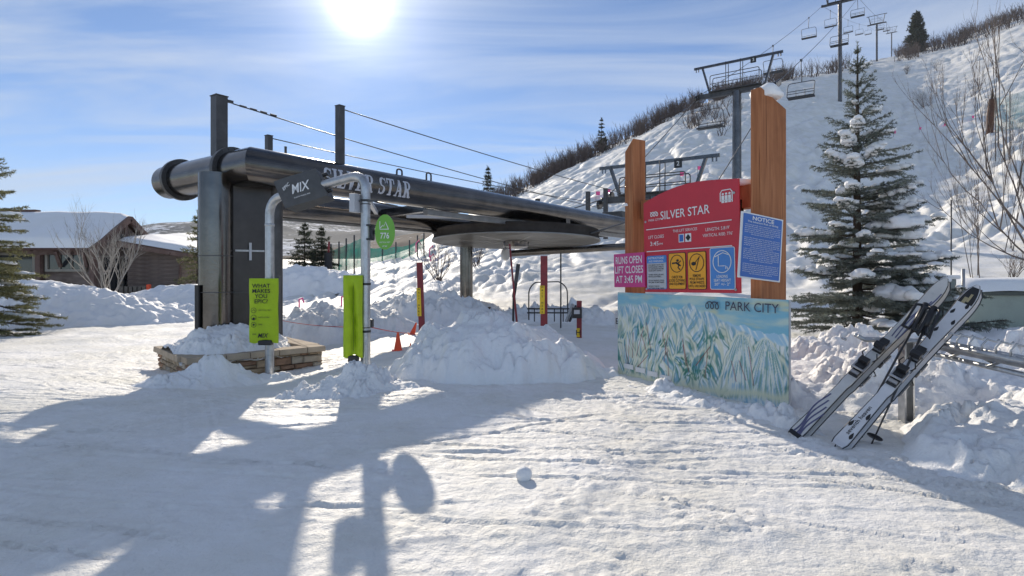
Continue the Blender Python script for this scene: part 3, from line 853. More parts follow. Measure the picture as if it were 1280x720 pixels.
# slab-serif letters wrapped on the near beam
def serif_letter(ch):
    """strokes of one slab-serif capital in a 0..w by 0..1 box -> list of quads (4 points), advance"""
    q = []; T, t, s = 0.225, 0.10, 0.10
    def R(x0, y0, x1, y1): q.append([(x0, y0), (x1, y0), (x1, y1), (x0, y1)])
    def L(a, b, w):
        dx, dy = b[0] - a[0], b[1] - a[1]; n = math.hypot(dx, dy); nx = w / 2 / abs(dy / n) if abs(dy) > 1e-6 else w / 2
        q.append([(a[0] - nx, a[1]), (a[0] + nx, a[1]), (b[0] + nx, b[1]), (b[0] - nx, b[1])])
    def arc(cx, cy, rx, ry, a0, a1, w0, w1, n=10):
        P = []
        for k in range(n + 1):
            a = math.radians(a0 + (a1 - a0) * k / n); w = w0 + (w1 - w0) * math.sin(math.pi * k / n)
            P.append((cx + (rx - w) * math.cos(a), cy + (ry - w * 0.6) * math.sin(a), cx + rx * math.cos(a), cy + ry * math.sin(a)))
        for k in range(n):
            a, b = P[k], P[k + 1]; q.append([(a[0], a[1]), (a[2], a[3]), (b[2], b[3]), (b[0], b[1])])
    if ch == 'I': R(.10, 0, .10 + T, 1); R(0, 0, .40, t); R(0, 1 - t, .40, 1); return q, .46
    if ch == 'L': R(.10, 0, .10 + T, 1); R(0, 0, .66, t); R(0, 1 - t, .40, 1); R(.66 - t, 0, .66, .32); return q, .70
    if ch == 'V': L((.20, 1), (.42, 0), T * 1.05); L((.66, 1), (.44, 0), t * 1.2); R(0, 1 - t, .40, 1); R(.50, 1 - t, .82, 1); return q, .78
    if ch == 'E': R(.10, 0, .10 + T, 1); R(0, 0, .68, t); R(0, 1 - t, .66, 1); R(.2, .5 - t / 2, .48, .5 + t / 2); R(.68 - t, 0, .68, .32); R(.66 - t, .70, .66, 1); R(.45, .38, .52, .62); return q, .73
    if ch == 'R': R(.10, 0, .10 + T, 1); R(0, 0, .40, t); R(0, 1 - t, .45, 1); R(.2, .46, .45, .46 + t); arc(.42, .73, .30, .27, -90, 90, t, T); L((.40, .48), (.68, 0), T); R(.58, 0, .84, t); return q, .82
    if ch == 'T': R(.29, 0, .29 + T, 1); R(.19, 0, .59, t); R(0, 1 - t, .78, 1); R(0, .68, t, 1); R(.78 - t, .68, .78, 1); return q, .82
    if ch == 'A': L((.40, 1), (.16, 0), t * 1.2); L((.42, 1), (.66, 0), T); R(0, 0, .30, t); R(.50, 0, .84, t); R(.22, .30, .60, .30 + t); return q, .84
    if ch == 'S':
        arc(.32, .735, .30, .265, 20, 270, t, T); arc(.32, .265, .30, .265, 90, -160, t, T)
        R(.55, .66, .62, .98); R(.02, .02, .09, .34); return q, .68
    return q, .40
quads = []; x = 0.0
for ch in 'SILVER STAR':
    g, adv = serif_letter(ch)
    quads += [[(px_ + x, py_) for px_, py_ in poly] for poly in g]; x += adv + 0.06
tot = x
tA = along(ELB + CR * BR, AX, 404.5); tB = along(ELB + CR * BR, AX, 514.5)
side = (CR - Vector((0, 0, 0)))
hgt = BR * 1.12
vs, fs = [], []
for poly in quads:
    # split tall quads so they follow the curve of the pipe
    n = 6; b = len(vs)
    (ax, ay), (bx_, by_), (cx_, cy_), (dx_, dy_) = poly
    for i in range(n + 1):
        s = i / n
        for (x0, y0, x1, y1) in ((ax, ay, dx_, dy_), (bx_, by_, cx_, cy_)):
            X = x0 + (x1 - x0) * s; Y = y0 + (y1 - y0) * s
            tt = tA + (tB - tA) * X / tot
            th = (Y - 0.5) * hgt / BR - math.radians(6)
            vs.append(ELB + AX * tt + (CR * math.cos(th) + Vector((0, 0, 1)) * math.sin(th)) * (BR + 0.003))
    fs += [(b + 2 * i, b + 2 * i + 1, b + 2 * i + 3, b + 2 * i + 2) for i in range(n)]
mesh_obj('lettering', vs, fs, mat('silver_grey_letters', (0.50, 0.52, 0.58), 0.45, 0.0, 0.06), nbeam)
# column under the elbow
cz0 = gz(ELB.x, ELB.y) - 0.2
ct = at(270, 240, 11.3); cr_ = sz(20, 11.3)
col = MB().tube((ct.x, ct.y, cz0), (ct.x, ct.y, ELB.z - BR * 0.35), cr_, n=36).build('column', BLACK_STEEL, term, True, angle=40, label='rounded left part of the main column')
for yy in (320, 365):
    z = CAM - (yy - HY) / F * ct.y
    MB().lathe((ct.x, ct.y, z - 0.006), [(cr_ + 0.001, 0), (cr_ + 0.006, 0), (cr_ + 0.006, 0.012), (cr_ + 0.001, 0.012)], 36).build('seam_band', DARK_STEEL, col, True, angle=40)
pa = at(289, 240, 11.35); pb = at(343, 240, 11.9)
pd = (pb - pa).normalized(); pn = Vector((pd.y, -pd.x, 0))
ptop = ELB.z - BR * 0.5
pm = (pa + pb) / 2 - pn * 0.13
Rm = Matrix((pd, -pn, Vector((0, 0, 1)))).transposed()
panel = MB().box((pm.x, pm.y, (cz0 + ptop) / 2), ((pb - pa).length, 0.26, ptop - cz0), Rm).build('column_panel', PANEL_STEEL, term, bevel=0.012)
rt = at(346, 240, 11.95)
MB().tube((rt.x, rt.y, cz0), (rt.x, rt.y, ptop), sz(7, 11.95), n=20).build('conduit', DARK_STEEL, term, True, angle=40)
zc_ = CAM - (313 - HY) / F * pa.y
c0 = pa + (pb - pa) * 0.42
MB().bar((c0 - pd * 0.19 + pn * 0.012).xy.to_3d() + Vector((0, 0, zc_)), (c0 + pd * 0.19 + pn * 0.012).xy.to_3d() + Vector((0, 0, zc_)), 0.016, 0.024).build('bracket_bar', GALV, panel)
MB().bar((c0 + pn * 0.024).xy.to_3d() + Vector((0, 0, zc_ - 0.13)), (c0 + pn * 0.024).xy.to_3d() + Vector((0, 0, zc_ + 0.11)), 0.032, 0.012, up=tuple(pn)).build('bracket_upright', GREYP, panel)
zb_ = CAM - (366 - HY) / F * pa.y
MB().bar((pa + pn * 0.006).xy.to_3d() + Vector((0, 0, zb_)), (pb + pn * 0.006).xy.to_3d() + Vector((0, 0, zb_)), 0.012, 0.02).build('seam_band', DARK_STEEL, panel)
# masts with guy cables
masts = []
def mast(p, w, top, name='mast'):
    o = MB().box((p.x, p.y, (p.z + top) / 2), (w, w, top - p.z), Matrix((AX, -CR, Vector((0, 0, 1)))).transposed()).build(name, DARK_STEEL, term, bevel=0.006)
    MB().box((p.x, p.y, top + 0.006), (w * 1.1, w * 1.1, 0.012), Matrix((AX, -CR, Vector((0, 0, 1)))).transposed()).build('mast_cap', DARK_STEEL, o)
    return o
m1 = line_at(ELB, -CR, 274); m1 = Vector((m1.x, m1.y, ELB.z + BR * 0.8)); t1 = CAM + (HY - 121) / F * m1.y
mo = mast(m1, sz(14.5, m1.y / K), t1)
MB().bar((m1.x, m1.y, t1 - 0.03), Vector((m1.x, m1.y, t1 - 0.03)) + AX * 0.2, 0.03, 0.04).build('cable_bracket', DARK_STEEL, mo)
m2 = line_at(ELB, AX, 425); m2 = Vector((m2.x, m2.y, ELB.z + BR * 0.8)); t2 = CAM + (HY - 133) / F * m2.y
mast(m2, sz(8.5, m2.y / K), t2)
m3 = line_at(FB0, AX, 336); m3 = Vector((m3.x, m3.y, FB0.z + BR * 0.8)); t3 = CAM + (HY - 170) / F * m3.y
mast(m3, sz(7, m3.y / K), t3)
m4 = line_at(FB0, AX, 357); m4 = Vector((m4.x, m4.y, FB0.z + BR * 0.8)); mast(m4, 0.035, CAM + (HY - 184) / F * m4.y)
for px, py in ((735, 240), (757, 236), (672, 249)):
    p = line_at(FB0, AX, px); mast(Vector((p.x, p.y, FB0.z)), sz(4.5, p.y / K), CAM + (HY - py) / F * p.y)
def sag(a, b, s, n=16):
    a = Vector(a); b = Vector(b)
    return [a.lerp(b, k / n) - Vector((0, 0, s * 4 * (k / n) * (1 - k / n))) for k in range(n + 1)]
for a, e, s in ((Vector((m1.x, m1.y, t1 - 0.05)) + AX * 0.2, at(760, 262, 26.5), 0.10), (Vector((m2.x, m2.y, t2 - 0.03)), at(815, 250, 27.5), 0.08), (Vector((m3.x, m3.y, t3 - 0.03)), at(735, 252, 27.5), 0.08)):
    MB().path(sag(a, e, s), 0.009, 6).build('cable', DARK_STEEL, term, True)
b = MB()
for k in range(4):
    p = Vector((m1.x, m1.y, t1 - 0.05)) + AX * 0.2; e = at(760, 262, 26.5); d = (e - p).normalized()
    b.tube(p + d * (0.1 + k * 0.16), p + d * (0.2 + k * 0.16), 0.016, n=6)
b.build('turnbuckle', DARK_STEEL, term)
# cross members, plates and sheave gear between the beams
L_ = (NB_END - ELB).length
for f in (0.10, 0.30, 0.52, 0.78, 0.97):
    a = ELB + AX * L_ * f - Vector((0, 0, BR * 0.4)); c = FB0 + AX * L_ * f
    MB().bar(a, c, 0.16, 0.16).build('cross_member', BLACK_STEEL, term)
for f0, f1 in ((0.14, 0.30), (0.50, 0.33), (0.55, 0.76)):
    a = ELB + AX * L_ * f0 - Vector((0, 0, BR * 0.6)); c = FB0 + AX * L_ * f1
    MB().bar(a, c, 0.07, 0.07).build('brace', GREYP, term)
MB().bar(ELB + AX * L_ * 0.25 - Vector((0, 0, BR + 0.06)) - CR * 0.1, NB_END - Vector((0, 0, BR + 0.06)) - CR * 0.1, 0.12, 0.10).build('lower_rail', mat('worn_grey_steel', (0.22, 0.215, 0.21), 0.4, 0.5, 0.25, 4.0), term)
MB().bar(FB0 + AX * 0.6 - Vector((0, 0, BR * 0.98 + 0.02)), FB_END - Vector((0, 0, BR * 0.98 + 0.02)), 0.05, 0.05).build('lower_rail', MATS['worn_grey_steel'], term)
# bull wheel under the beams
WC = at(645, 297, 21.3)
WRAD = sz(104, 21.3)
TA = Vector((0, 0.045, 1)).normalized()
wheel = MB().lathe(WC - TA * 0.10, [(WRAD - 0.20, 0.0), (WRAD - 0.03, 0.0), (WRAD, 0.03), (WRAD - 0.035, 0.09), (WRAD - 0.035, 0.15), (WRAD, 0.21), (WRAD - 0.03, 0.24), (WRAD - 0.20, 0.24), (WRAD - 0.20, 0.0)], 96, TA).build('bull_wheel', WHEELP, term, True, angle=35)
MB().lathe(WC - TA * 0.10, [(WRAD - 0.01, -0.012), (WRAD + 0.012, -0.012), (WRAD + 0.012, 0.012), (WRAD - 0.01, 0.012), (WRAD - 0.01, -0.012)], 96, TA).build('rim_edge', MATS['worn_grey_steel'], wheel, True, angle=35)
b = MB().lathe(WC - TA * 0.03, [(0.3, 0), (WRAD - 0.19, 0), (WRAD - 0.19, 0.03), (0.3, 0.03)], 72, TA)
b.build('wheel_disc', WHEELP, wheel, True, angle=35)
MB().lathe(WC - Vector((0, 0, 0.28)), [(0.14, 0), (0.30, 0.04), (0.34, 0.18), (0.34, 0.4), (0.2, 0.7), (0.16, 0.75)], 28, TA).build('hub', BLACK_STEEL, wheel, True, angle=40)
for k in range(8):
    a = 2 * math.pi * (k + 0.3) / 8; dr = Vector((math.cos(a), math.sin(a), -0.045 * math.sin(a)))
    MB().bar(WC + dr * 0.28 - Vector((0, 0, 0.07)), WC + dr * (WRAD - 0.17) - Vector((0, 0, 0.06)), 0.07, 0.10).build('spoke', MATS['worn_grey_steel'], wheel)
rope_g = WRAD
# support leg behind the wheel and the low service tube
c2 = at(583, 330, 23.5); c2r = sz(8, 23.5)
MB().tube((c2.x, c2.y, gz(c2.x, c2.y) - 0.2), (c2.x, c2.y, FB0.z - 0.1), c2r, n=28).build('support_leg', BLACK_STEEL, term, True, angle=40)
MB().bar((c2.x, c2.y, FB0.z - 0.05), FB0 + AX * (c2 - FB0).dot(AX) + CR * 2.4, 0.2, 0.2).build('cross_member', BLACK_STEEL, term)
MB().tube(at(636, 317, 24.5), at(800, 307, 22.5), 0.095, n=16).build('service_tube', BLACK_STEEL, term, True, angle=40)
sw = at(632, 318, 22.5)
MB().lathe(sw - CR * 0.05, [(0.03, 0), (0.14, 0.0), (0.17, 0.03), (0.17, 0.07), (0.14, 0.1), (0.03, 0.1)], 24, CR).build('guide_sheave', GREYP, term, True, angle=40)
MB().bar(sw, sw + Vector((0.02, 0.1, 0.5)), 0.05, 0.05).build('sheave_bracket', DARK_STEEL, term)
# little things riding on the beams
p = line_at(FB0, AX, 560)
bx1 = MB().box((p.x, p.y, FB0.z + BR + 0.16), (0.62, 0.4, 0.36), Matrix.Rotation(-AZ, 3, 'Z')).build('gearbox_housing', mat('rusty_brown_paint', (0.10, 0.055, 0.04), 0.6, 0, 0.3, 7.0), term, bevel=0.02)
MB().blob((p.x, p.y, FB0.z + BR + 0.36), (0.30, 0.2, 0.07), 3, 2, 0.2, flat=-0.4).build('snow_cap', SNOWF, bx1, True)
for px in (692, 702, 714, 723):
    p = line_at(FB0, AX, px); R_ = 0.18 if px < 700 else 0.12
    pts = [Vector((p.x, p.y, FB0.z + BR)) + CR * (R_ * math.cos(t)) + Vector((0, 0, 0.12 + R_ * 1.6 * math.sin(t))) for t in np.linspace(math.pi, 0, 10)]
    MB().path([Vector((pts[0].x, pts[0].y, FB0.z))] + pts + [Vector((pts[-1].x, pts[-1].y, FB0.z))], 0.022, 6).build('hose_loop', RUBBER, term, True)
p = line_at(FB0, AX, 707)
MB().box((p.x, p.y, FB0.z + BR + 0.1), (0.7, 0.35, 0.22), Matrix.Rotation(-AZ, 3, 'Z')).build('control_housing', GREYP, term, bevel=0.015)
fe = line_at(FB0, AX, 790)
MB().bar(line_at(FB0, AX, 728) + Vector((0, 0, 0.14)), at(860, 262, 30), 0.34, 0.34).build('tail_beam', BLACK_STEEL, term, bevel=0.03)
MB().box(at(775, 280, 27), (0.7, 1.2, 0.7), Matrix.Rotation(-AZ, 3, 'Z')).build('gear_case', DARK_STEEL, term, bevel=0.03)
for px, hh in ((496, 0.10), (533, 0.14)):
    p = line_at(ELB, AX, px)
    MB().path(fillet([p + Vector((0, 0, BR - 0.02)), p + Vector((0, 0, BR + hh)), p + AX * 0.12 + Vector((0, 0, BR + hh)), p + AX * 0.12 + Vector((0, 0, BR - 0.02))], 0.05), 0.016, 6).build('lifting_eye', DARK_STEEL, term, True)
MB().box(at(247, 386, 11.0), (0.05, 0.05, 0.62)).build('plank', mat('dark_grey_plank', (0.05, 0.047, 0.045), 0.8), smooth=False, label='thin dark plank standing against the rounded column', category='plank')

# ------------------------------------------------------------------ stone planter round the column
CAPZ = 0.15 * K
pA = Vector((-408 / F * 9.53 * K, 9.53 * K, 0)); pB = Vector((-234 / F * 11.2 * K, 11.2 * K, 0))
u1 = (pB - pA).normalized(); u2 = Vector((-u1.y, u1.x, 0)); W1 = (pB - pA).length; W2 = 2.2 * K
planter = empty('stone_planter', (pA + u1 * W1 / 2 + u2 * W2 / 2)[:2] + (-0.35,), 'low sandstone planter wall with flat cap around the column, heaped with snow', 'planter')
rnd = random.Random(4)
MB().hexa([pA + u1 * .06 + u2 * .06 + Vector((0, 0, -.6)), pB - u1 * .06 + u2 * .06 + Vector((0, 0, -.6)), pB - u1 * .06 + u2 * (W2 - .06) + Vector((0, 0, -.6)), pA + u1 * .06 + u2 * (W2 - .06) + Vector((0, 0, -.6))],
          [pA + u1 * .06 + u2 * .06 + Vector((0, 0, CAPZ - .07)), pB - u1 * .06 + u2 * .06 + Vector((0, 0, CAPZ - .07)), pB - u1 * .06 + u2 * (W2 - .06) + Vector((0, 0, CAPZ - .07)), pA + u1 * .06 + u2 * (W2 - .06) + Vector((0, 0, CAPZ - .07))]).build('mortar_core', MORTAR, planter)
def stone(o, ux, un, w, h, dep, parent, name='stone', material=None):
    """one rough block: outer face jittered and rounded"""
    b = MB(); j = lambda s: rnd.uniform(-s, s)
    vs = []
    for (dx, dz) in ((0, 0), (w, 0), (w, h), (0, h)):
        vs.append(o + ux * dx + Vector((0, 0, dz)) - un * dep)
    for (dx, dz) in ((0, 0), (w, 0), (w, h), (0, h)):
        vs.append(o + ux * (dx + j(.004)) + Vector((0, 0, dz + j(.003))) + un * (j(.006)))
    for (dx, dz) in ((.014, .012), (w - .014, .012), (w - .014, h - .012), (.014, h - .012)):
        vs.append(o + ux * (dx + j(.006)) + Vector((0, 0, dz + j(.005))) + un * (.014 + j(.010)))
    b.add(vs, [(0, 1, 5, 4), (1, 2, 6, 5), (2, 3, 7, 6), (3, 0, 4, 7), (4, 5, 9, 8), (5, 6, 10, 9), (6, 7, 11, 10), (7, 4, 8, 11), (8, 9, 10, 11)])
    return b.build(name, material or rnd.choice((STONE, STONE, STONE2, STONE3)), parent)
def wall_face(o, ux, un, W, z0, z1, parent, hs=(0.055, 0.10), ws=(0.09, 0.26)):
    z = z0
    while z < z1 - 0.02:
        h = min(rnd.uniform(*hs), z1 - z)
        if z1 - z - h < 0.03: h = z1 - z
        x = 0.0
        while x < W - 0.02:
            w = min(rnd.uniform(*ws), W - x)
            if W - x - w < 0.06: w = W - x
            if h > 0.085 and rnd.random() < 0.25:
                h1 = h * rnd.uniform(.4, .6)
                stone(o + ux * (x + .004) + Vector((0, 0, z + .004)), ux, un, w - .008, h1 - .006, .05, parent)
                stone(o + ux * (x + .004) + Vector((0, 0, z + h1 + .002)), ux, un, w - .008, h - h1 - .006, .05, parent)
            else:
                stone(o + ux * (x + .004) + Vector((0, 0, z + .004)), ux, un, w - .008, h - .008, .05, parent)
            x += w
        z += h
wall_face(pA + u2 * 0.03 + u1 * 0.03, u1, -u2, W1 - 0.06, -0.33, CAPZ - 0.07, planter)
wall_face(pA + u2 * (W2 - .03) + u1 * 0.03, -u2, -u1, W2 - 0.06, -0.33, CAPZ - 0.07, planter)
wall_face(pB + u2 * 0.03 - u1 * 0.03, u2, u1, W2 - 0.06, -0.33, CAPZ - 0.07, planter)
def caps(o, ux, un, W, parent):
    x = 0.0
    while x < W:
        w = min(rnd.uniform(.24, .46), W - x)
        if W - x - w < .12: w = W - x
        t = rnd.uniform(-.004, .004)
        b = MB(); q = o + ux * (x + .003)
        b.hexa([q + un * .035 + Vector((0, 0, -.07)), q + ux * (w - .006) + un * (.035 + t) + Vector((0, 0, -.07)), q + ux * (w - .006) - un * .22 + Vector((0, 0, -.07)), q - un * .22 + Vector((0, 0, -.07))],
               [q + un * (.032 + t) + Vector((0, 0, t)), q + ux * (w - .006) + un * .03 + Vector((0, 0, -t)), q + ux * (w - .006) - un * .22 + Vector((0, 0, 0)), q - un * .22 + Vector((0, 0, 0))])
        b.build('capstone', CAPST, parent, bevel=0.007)
        x += w
caps(pA + Vector((0, 0, CAPZ)) + u2 * 0, u1, -u2, W1, planter)
caps(pA + Vector((0, 0, CAPZ)) + u2 * W2, -u2, -u1, W2 - .23, planter)
caps(pB + Vector((0, 0, CAPZ)) + u2 * .23, u2, u1, W2 - .23, planter)
pc = pA + u1 * W1 * 0.40 + u2 * W2 * 0.52
snow_heap('snow_heap', (pc.x, pc.y), 0.80, 0.72, 0.31, 83, math.atan2(u1.y, u1.x), 0.013, 1.25, 0.10, 0.05, 0.15, base=CAPZ - 0.02, clip=(W1 / 2 + .01, W2 / 2 - .0, -W1 * .10, W2 * .02),
          label='snow piled on top of the stone planter around the column', category='snow heap')

# small stone pier under the rear leg
q0 = at(583, 392, 20.2)
pier = empty('stone_pier', (q0.x, q0.y, q0.z - 0.3), 'short sandstone pier poking from the snow below the rear support leg', 'stone pier')
MB().box((q0.x + .25, q0.y + .35, q0.z - .1), (0.66, 0.66, 0.5)).build('mortar_core', MORTAR, pier)
wall_face(Vector((q0.x - .10, q0.y, q0.z - .3)), Vector((1, 0, 0)), Vector((0, -1, 0)), 0.72, 0, 0.36, pier, (.1, .14), (.16, .3))
wall_face(Vector((q0.x + .62, q0.y, q0.z - .3)), Vector((0, 1, 0)), Vector((1, 0, 0)), 0.72, 0, 0.36, pier, (.1, .14), (.16, .3))
snow_heap('snow_heap', (q0.x + .05, q0.y + .45), 0.85, 0.6, 0.26, 87, 0, 0.02, 1.8, .12, .03, .15, base=q0.z + 0.05,
          label='snow cap on the small stone pier under the rear leg', category='snow heap')

# ================================================================== LIFT LINE
AXP = ELB - CR * (1.5 * K)                       # a point of the line's axis, plan
AXP = Vector((AXP.x, AXP.y, 0))
def axis_at(px): return line_at(AXP, AX, px)
GAU = 2.15
def proj(p): return CX + F * p.x / p.y, HY - F * (p.z - CAM) / p.y

def lift_tower(px, ytop, yarm, number, label, pole_top_only=None, tilt=0.0):
    c = axis_at(px); z_top = CAM + (HY - ytop) / F * c.y; z_arm = CAM + (HY - yarm) / F * c.y
    zg = gz(c.x, c.y)
    t = empty('lift_tower', (c.x, c.y, zg), label, 'lift tower', 'chairlift towers up the hill')
    MB().tube((c.x, c.y, zg - 0.6), (c.x, c.y, z_arm), 0.26, 0.24, 18).build('pole', BLACK_STEEL, t, True, angle=40)
    arm = MB().bar(Vector((c.x, c.y, z_arm)) - CR * GAU, Vector((c.x, c.y, z_arm)) + CR * GAU, 0.24, 0.26).build('crossarm', DARK_STEEL, t)
    hb = GAU + 0.15
    lf = MB().bar(Vector((c.x, c.y, z_top)) - CR * hb * 1.05, Vector((c.x, c.y, z_top)) + CR * hb * 1.05, 0.10, 0.13)
    for s in (-1, 1):
        e = Vector((c.x, c.y, z_top)) + CR * s * hb
        for o in (0, -0.14): lf.bar(e + CR * s * o, e + CR * s * o - Vector((0, 0, 0.22)), 0.05, 0.05)
    lf.build('lifting_frame', BLACK_STEEL, t)
    for s in (-1, 1):
        MB().bar(Vector((c.x, c.y, z_arm)) + CR * s * GAU * 0.68, Vector((c.x, c.y, z_top)) + CR * s * GAU * 0.90, 0.16, 0.10).build('frame_strut', BLACK_STEEL, t)
    rail = MB()
    zr = z_arm + (z_top - z_arm) * 0.62; zm = z_arm + (z_top - z_arm) * 0.34
    for off in (-0.28, 0.28):
        P = Vector((c.x, c.y, 0)) + AX * off
        pts = fillet([P - CR * GAU * .66 + Vector((0, 0, z_arm + .1)), P - CR * GAU * .66 + Vector((0, 0, zr)), P + CR * GAU * .58 + Vector((0, 0, zr)), P + CR * GAU * .58 + Vector((0, 0, z_arm + .1))], 0.12, 4)
        rail.path(pts, 0.024, 6)
        rail.tube(P - CR * GAU * .66 + Vector((0, 0, zm)), P + CR * GAU * .58 + Vector((0, 0, zm)), 0.02, n=6)
        for k in (-0.25, 0.12): rail.tube(P + CR * GAU * k + Vector((0, 0, z_arm + .1)), P + CR * GAU * k + Vector((0, 0, z_top)), 0.022, n=6)
    rail.build('guard_rail', BLACK_STEEL, t, True)
    MB().bar(Vector((c.x, c.y, z_arm + .16)) - CR * GAU * .7, Vector((c.x, c.y, z_arm + .16)) + CR * GAU * .62, 0.62, 0.04).build('catwalk', DARK_STEEL, t)
    for s in (-1, 1):
        e = Vector((c.x, c.y, z_arm - 0.05)) + CR * s * GAU
        tr = MB()
        up = Vector((AX.x, AX.y, 0.42)).normalized()
        tr.bar(e - up * 0.75, e + up * 0.75, 0.10, 0.16)
        st = tr.build('sheave_train', DARK_STEEL, t)
        for k in range(4):
            w = e + up * (-0.62 + 0.41 * k) + Vector((0, 0, 0.07))
            MB().lathe(w - CR * 0.06, [(0.05, 0), (0.17, 0.0), (0.19, 0.03), (0.16, 0.06), (0.19, 0.09), (0.17, 0.12), (0.05, 0.12)], 14, CR).build('sheave', BLACK_STEEL, st, True, angle=40)
    pl = Vector((c.x, c.y, z_top - 0.16)) + CR * GAU * 0.42 - AX * 0.08
    if number:
        M = frame_from(pl, CR)
        n_ = framed('tmp', M); bpy.data.objects.remove(n_)
        no = MB().bar(pl - Vector((0, 0, .16)), pl + Vector((0, 0, .16)), 0.30, 0.02, up=tuple(AX)).build('number_plate', BLACKPL, t)
        f = Flat().text(number, 0, 0, 0.24, bold=0.01)
        mesh_obj('numeral', [M @ Vector((x, y, 0.016)) for x, y in f.v], f.f, WHITEP, no)
    return Vector((c.x, c.y, z_arm + 0.1))
RT = []
RT.append(lift_tower(820, 203, 246, '2', 'nearest lift tower, its guard rail frame showing just above the red sign'))
RT.append(lift_tower(921, 76, 114, '3', 'lift tower rising behind the tall snow-capped timber post'))
RT.append(lift_tower(1050, -22, 3, '', 'tall black lift tower cut by the top edge of the picture'))
RT.append(lift_tower(1096, 19, 30, '', 'distant lift tower on the skyline, second from the tall conifer'))
RT.append(lift_tower(1114.5, 34, 41, '', 'smallest lift tower on the skyline, next to the tall conifer'))
# haul ropes
rope_pts = {}
for s in (-1, 1):
    w = WC + CR * s * rope_g
    pts = [Vector((w.x, w.y, WC.z + 0.02))] + [p + CR * s * GAU for p in RT]
    last = pts[-1] + (pts[-1] - pts[-2]) * 0.25; pts.append(last)
    full = []
    for a, b_ in zip(pts[:-1], pts[1:]):
        full += sag(a, b_, (b_ - a).length * 0.006, 12)[:-1]
    full.append(pts[-1]); rope_pts[s] = full
    MB().path(full, 0.022, 6).build('haul_rope', DARK_STEEL, smooth=True, label='downhill side haul rope of the chairlift, on the left' if s < 0 else 'uphill side haul rope of the chairlift, on the right', category='steel rope', group='haul ropes')
# chairs
chair = empty('lift_chair', (0, 0, 0), 'x', 'lift chair', 'triple chairs hanging on the haul rope')
CW = 0.80
def build_chair():
    MB().path(fillet([(0, 0, 0), (0, 0, -0.5), (0, 0.30, -0.9), (0, 0.30, -1.35)], 0.3), 0.03, 8).build('hanger', DARK_STEEL, chair, True, local=True)
    MB().box((0, 0, 0.0), (0.10, 0.28, 0.10)).build('grip', DARK_STEEL, chair, local=True)
    loop = fillet([(-CW, -0.28, -2.42), (-CW, -0.25, -1.95), (-CW, 0.28, -1.36), (CW, 0.28, -1.36), (CW, -0.25, -1.95), (CW, -0.28, -2.42)], 0.22, 5)
    MB().path(loop, 0.026, 8).build('bail', DARK_STEEL, chair, True, local=True)
    st = MB().box((0, -0.02, -2.42), (2 * CW, 0.50, 0.07)).build('seat', SEATD, chair, local=True, bevel=0.015)
    MB().path([(-CW, 0.22, -2.46), (CW, 0.22, -2.46)], 0.025, 6).build('seat_tube', DARK_STEEL, chair, True, local=True)
    for z in (-2.22, -2.06):
        MB().path(fillet([(-CW, -0.25, z), (-CW * .96, -0.29, z), (CW * .96, -0.29, z), (CW, -0.25, z)], .05, 3), 0.022, 6).build('back_slat', DARK_STEEL, chair, True, local=True)
    for x in (-CW / 3, CW / 3):
        MB().tube((x, -0.27, -2.42), (x, -0.29, -2.0), 0.018, n=6).build('back_post', DARK_STEEL, chair, local=True)
build_chair()
def rope_at(s, px):
    P = rope_pts[s]
    for a, b_ in zip(P[:-1], P[1:]):
        if a.y < 1: continue
        xa, xb = proj(a)[0], proj(b_)[0]
        if (xa - px) * (xb - px) <= 0 and abs(xb - xa) > 1e-6: return a.lerp(b_, (px - xa) / (xb - xa))
    return None
CHAIRS = [(-1, 887, 'lift chair with dark seat low on the slope, left of the tall timber post'),
          (1, 1001, 'empty lift chair over the snowy slope just right of the tall timber post'),
          (-1, 966, 'lift chair hanging behind the top of the tall timber post'),
          (-1, 1011, 'lone lift chair high in the blue sky left of the tall black tower'),
          (-1, 1038, 'lift chair directly left of the tall black tower pole'),
          (1, 1049, 'large lift chair hanging in front of the tall black tower pole'),
          (1, 1072, 'lift chair near the top edge right of the tall black tower'),
          (-1, 1060, 'small lift chair just right of the tall black tower'),
          (-1, 1074, 'small far lift chair, second to the right of the tall black tower'),
          (-1, 1085, 'small far lift chair beside the pole of the skyline tower'),
          (1, 1100, 'tiny lift chair right of the second skyline tower'),
          (1, 1108, 'tiny lift chair beside the smallest skyline tower')]
first = True
for s, px, lab in CHAIRS:
    p = rope_at(s, px)
    if p is None: print('no rope at', px); continue
    rot = (0, 0, -AZ + (math.pi if s < 0 else 0))
    c = chair if first else copy_thing(chair)
    c.location = p; c.rotation_euler = rot; c['label'] = lab
    first = False

# ================================================================== PASS GATE ARCH
gR0, gR1 = at(457, 500, 9.1), at(457, 217, 9.1)
gL1, gL0 = at(340, 249, 9.9), at(337, 500, 9.9)
gR1 = Vector((gR0.x, gR0.y, gR1.z)); gL1 = Vector((gL0.x, gL0.y, gL1.z))
gate = empty('pass_gate', ((gR0.x + gL0.x) / 2, (gR0.y + gL0.y) / 2, gz(gR0.x, gR0.y)), 'galvanised pipe arch of the ski pass gate with lime green covers', 'pass gate')
gp = fillet([gR0, gR1, gL1, gL0], 0.20, 8)
half = len(gp) // 2
PR = sz(5.9, 9.1)
MB().path(gp, PR, 18, lo=0, hi=6).build('pole', GALV, gate, True, angle=50)
MB().path(gp, PR, 18, lo=5, hi=len(gp) - 5, cap=False).build('top_tube', GALV, gate, True, angle=50)
MB().path(gp, PR, 18, lo=len(gp) - 6, hi=len(gp)).build('pole', GALV, gate, True, angle=50)
for pz in (at(457, 256, 9.1), at(457, 410, 9.1)):
    MB().lathe((gR0.x, gR0.y, pz.z), [(PR, 0), (PR + .003, .002), (PR + .003, .010), (PR, .012)], 18).build('pipe_joint', DARK_STEEL, gate, True)
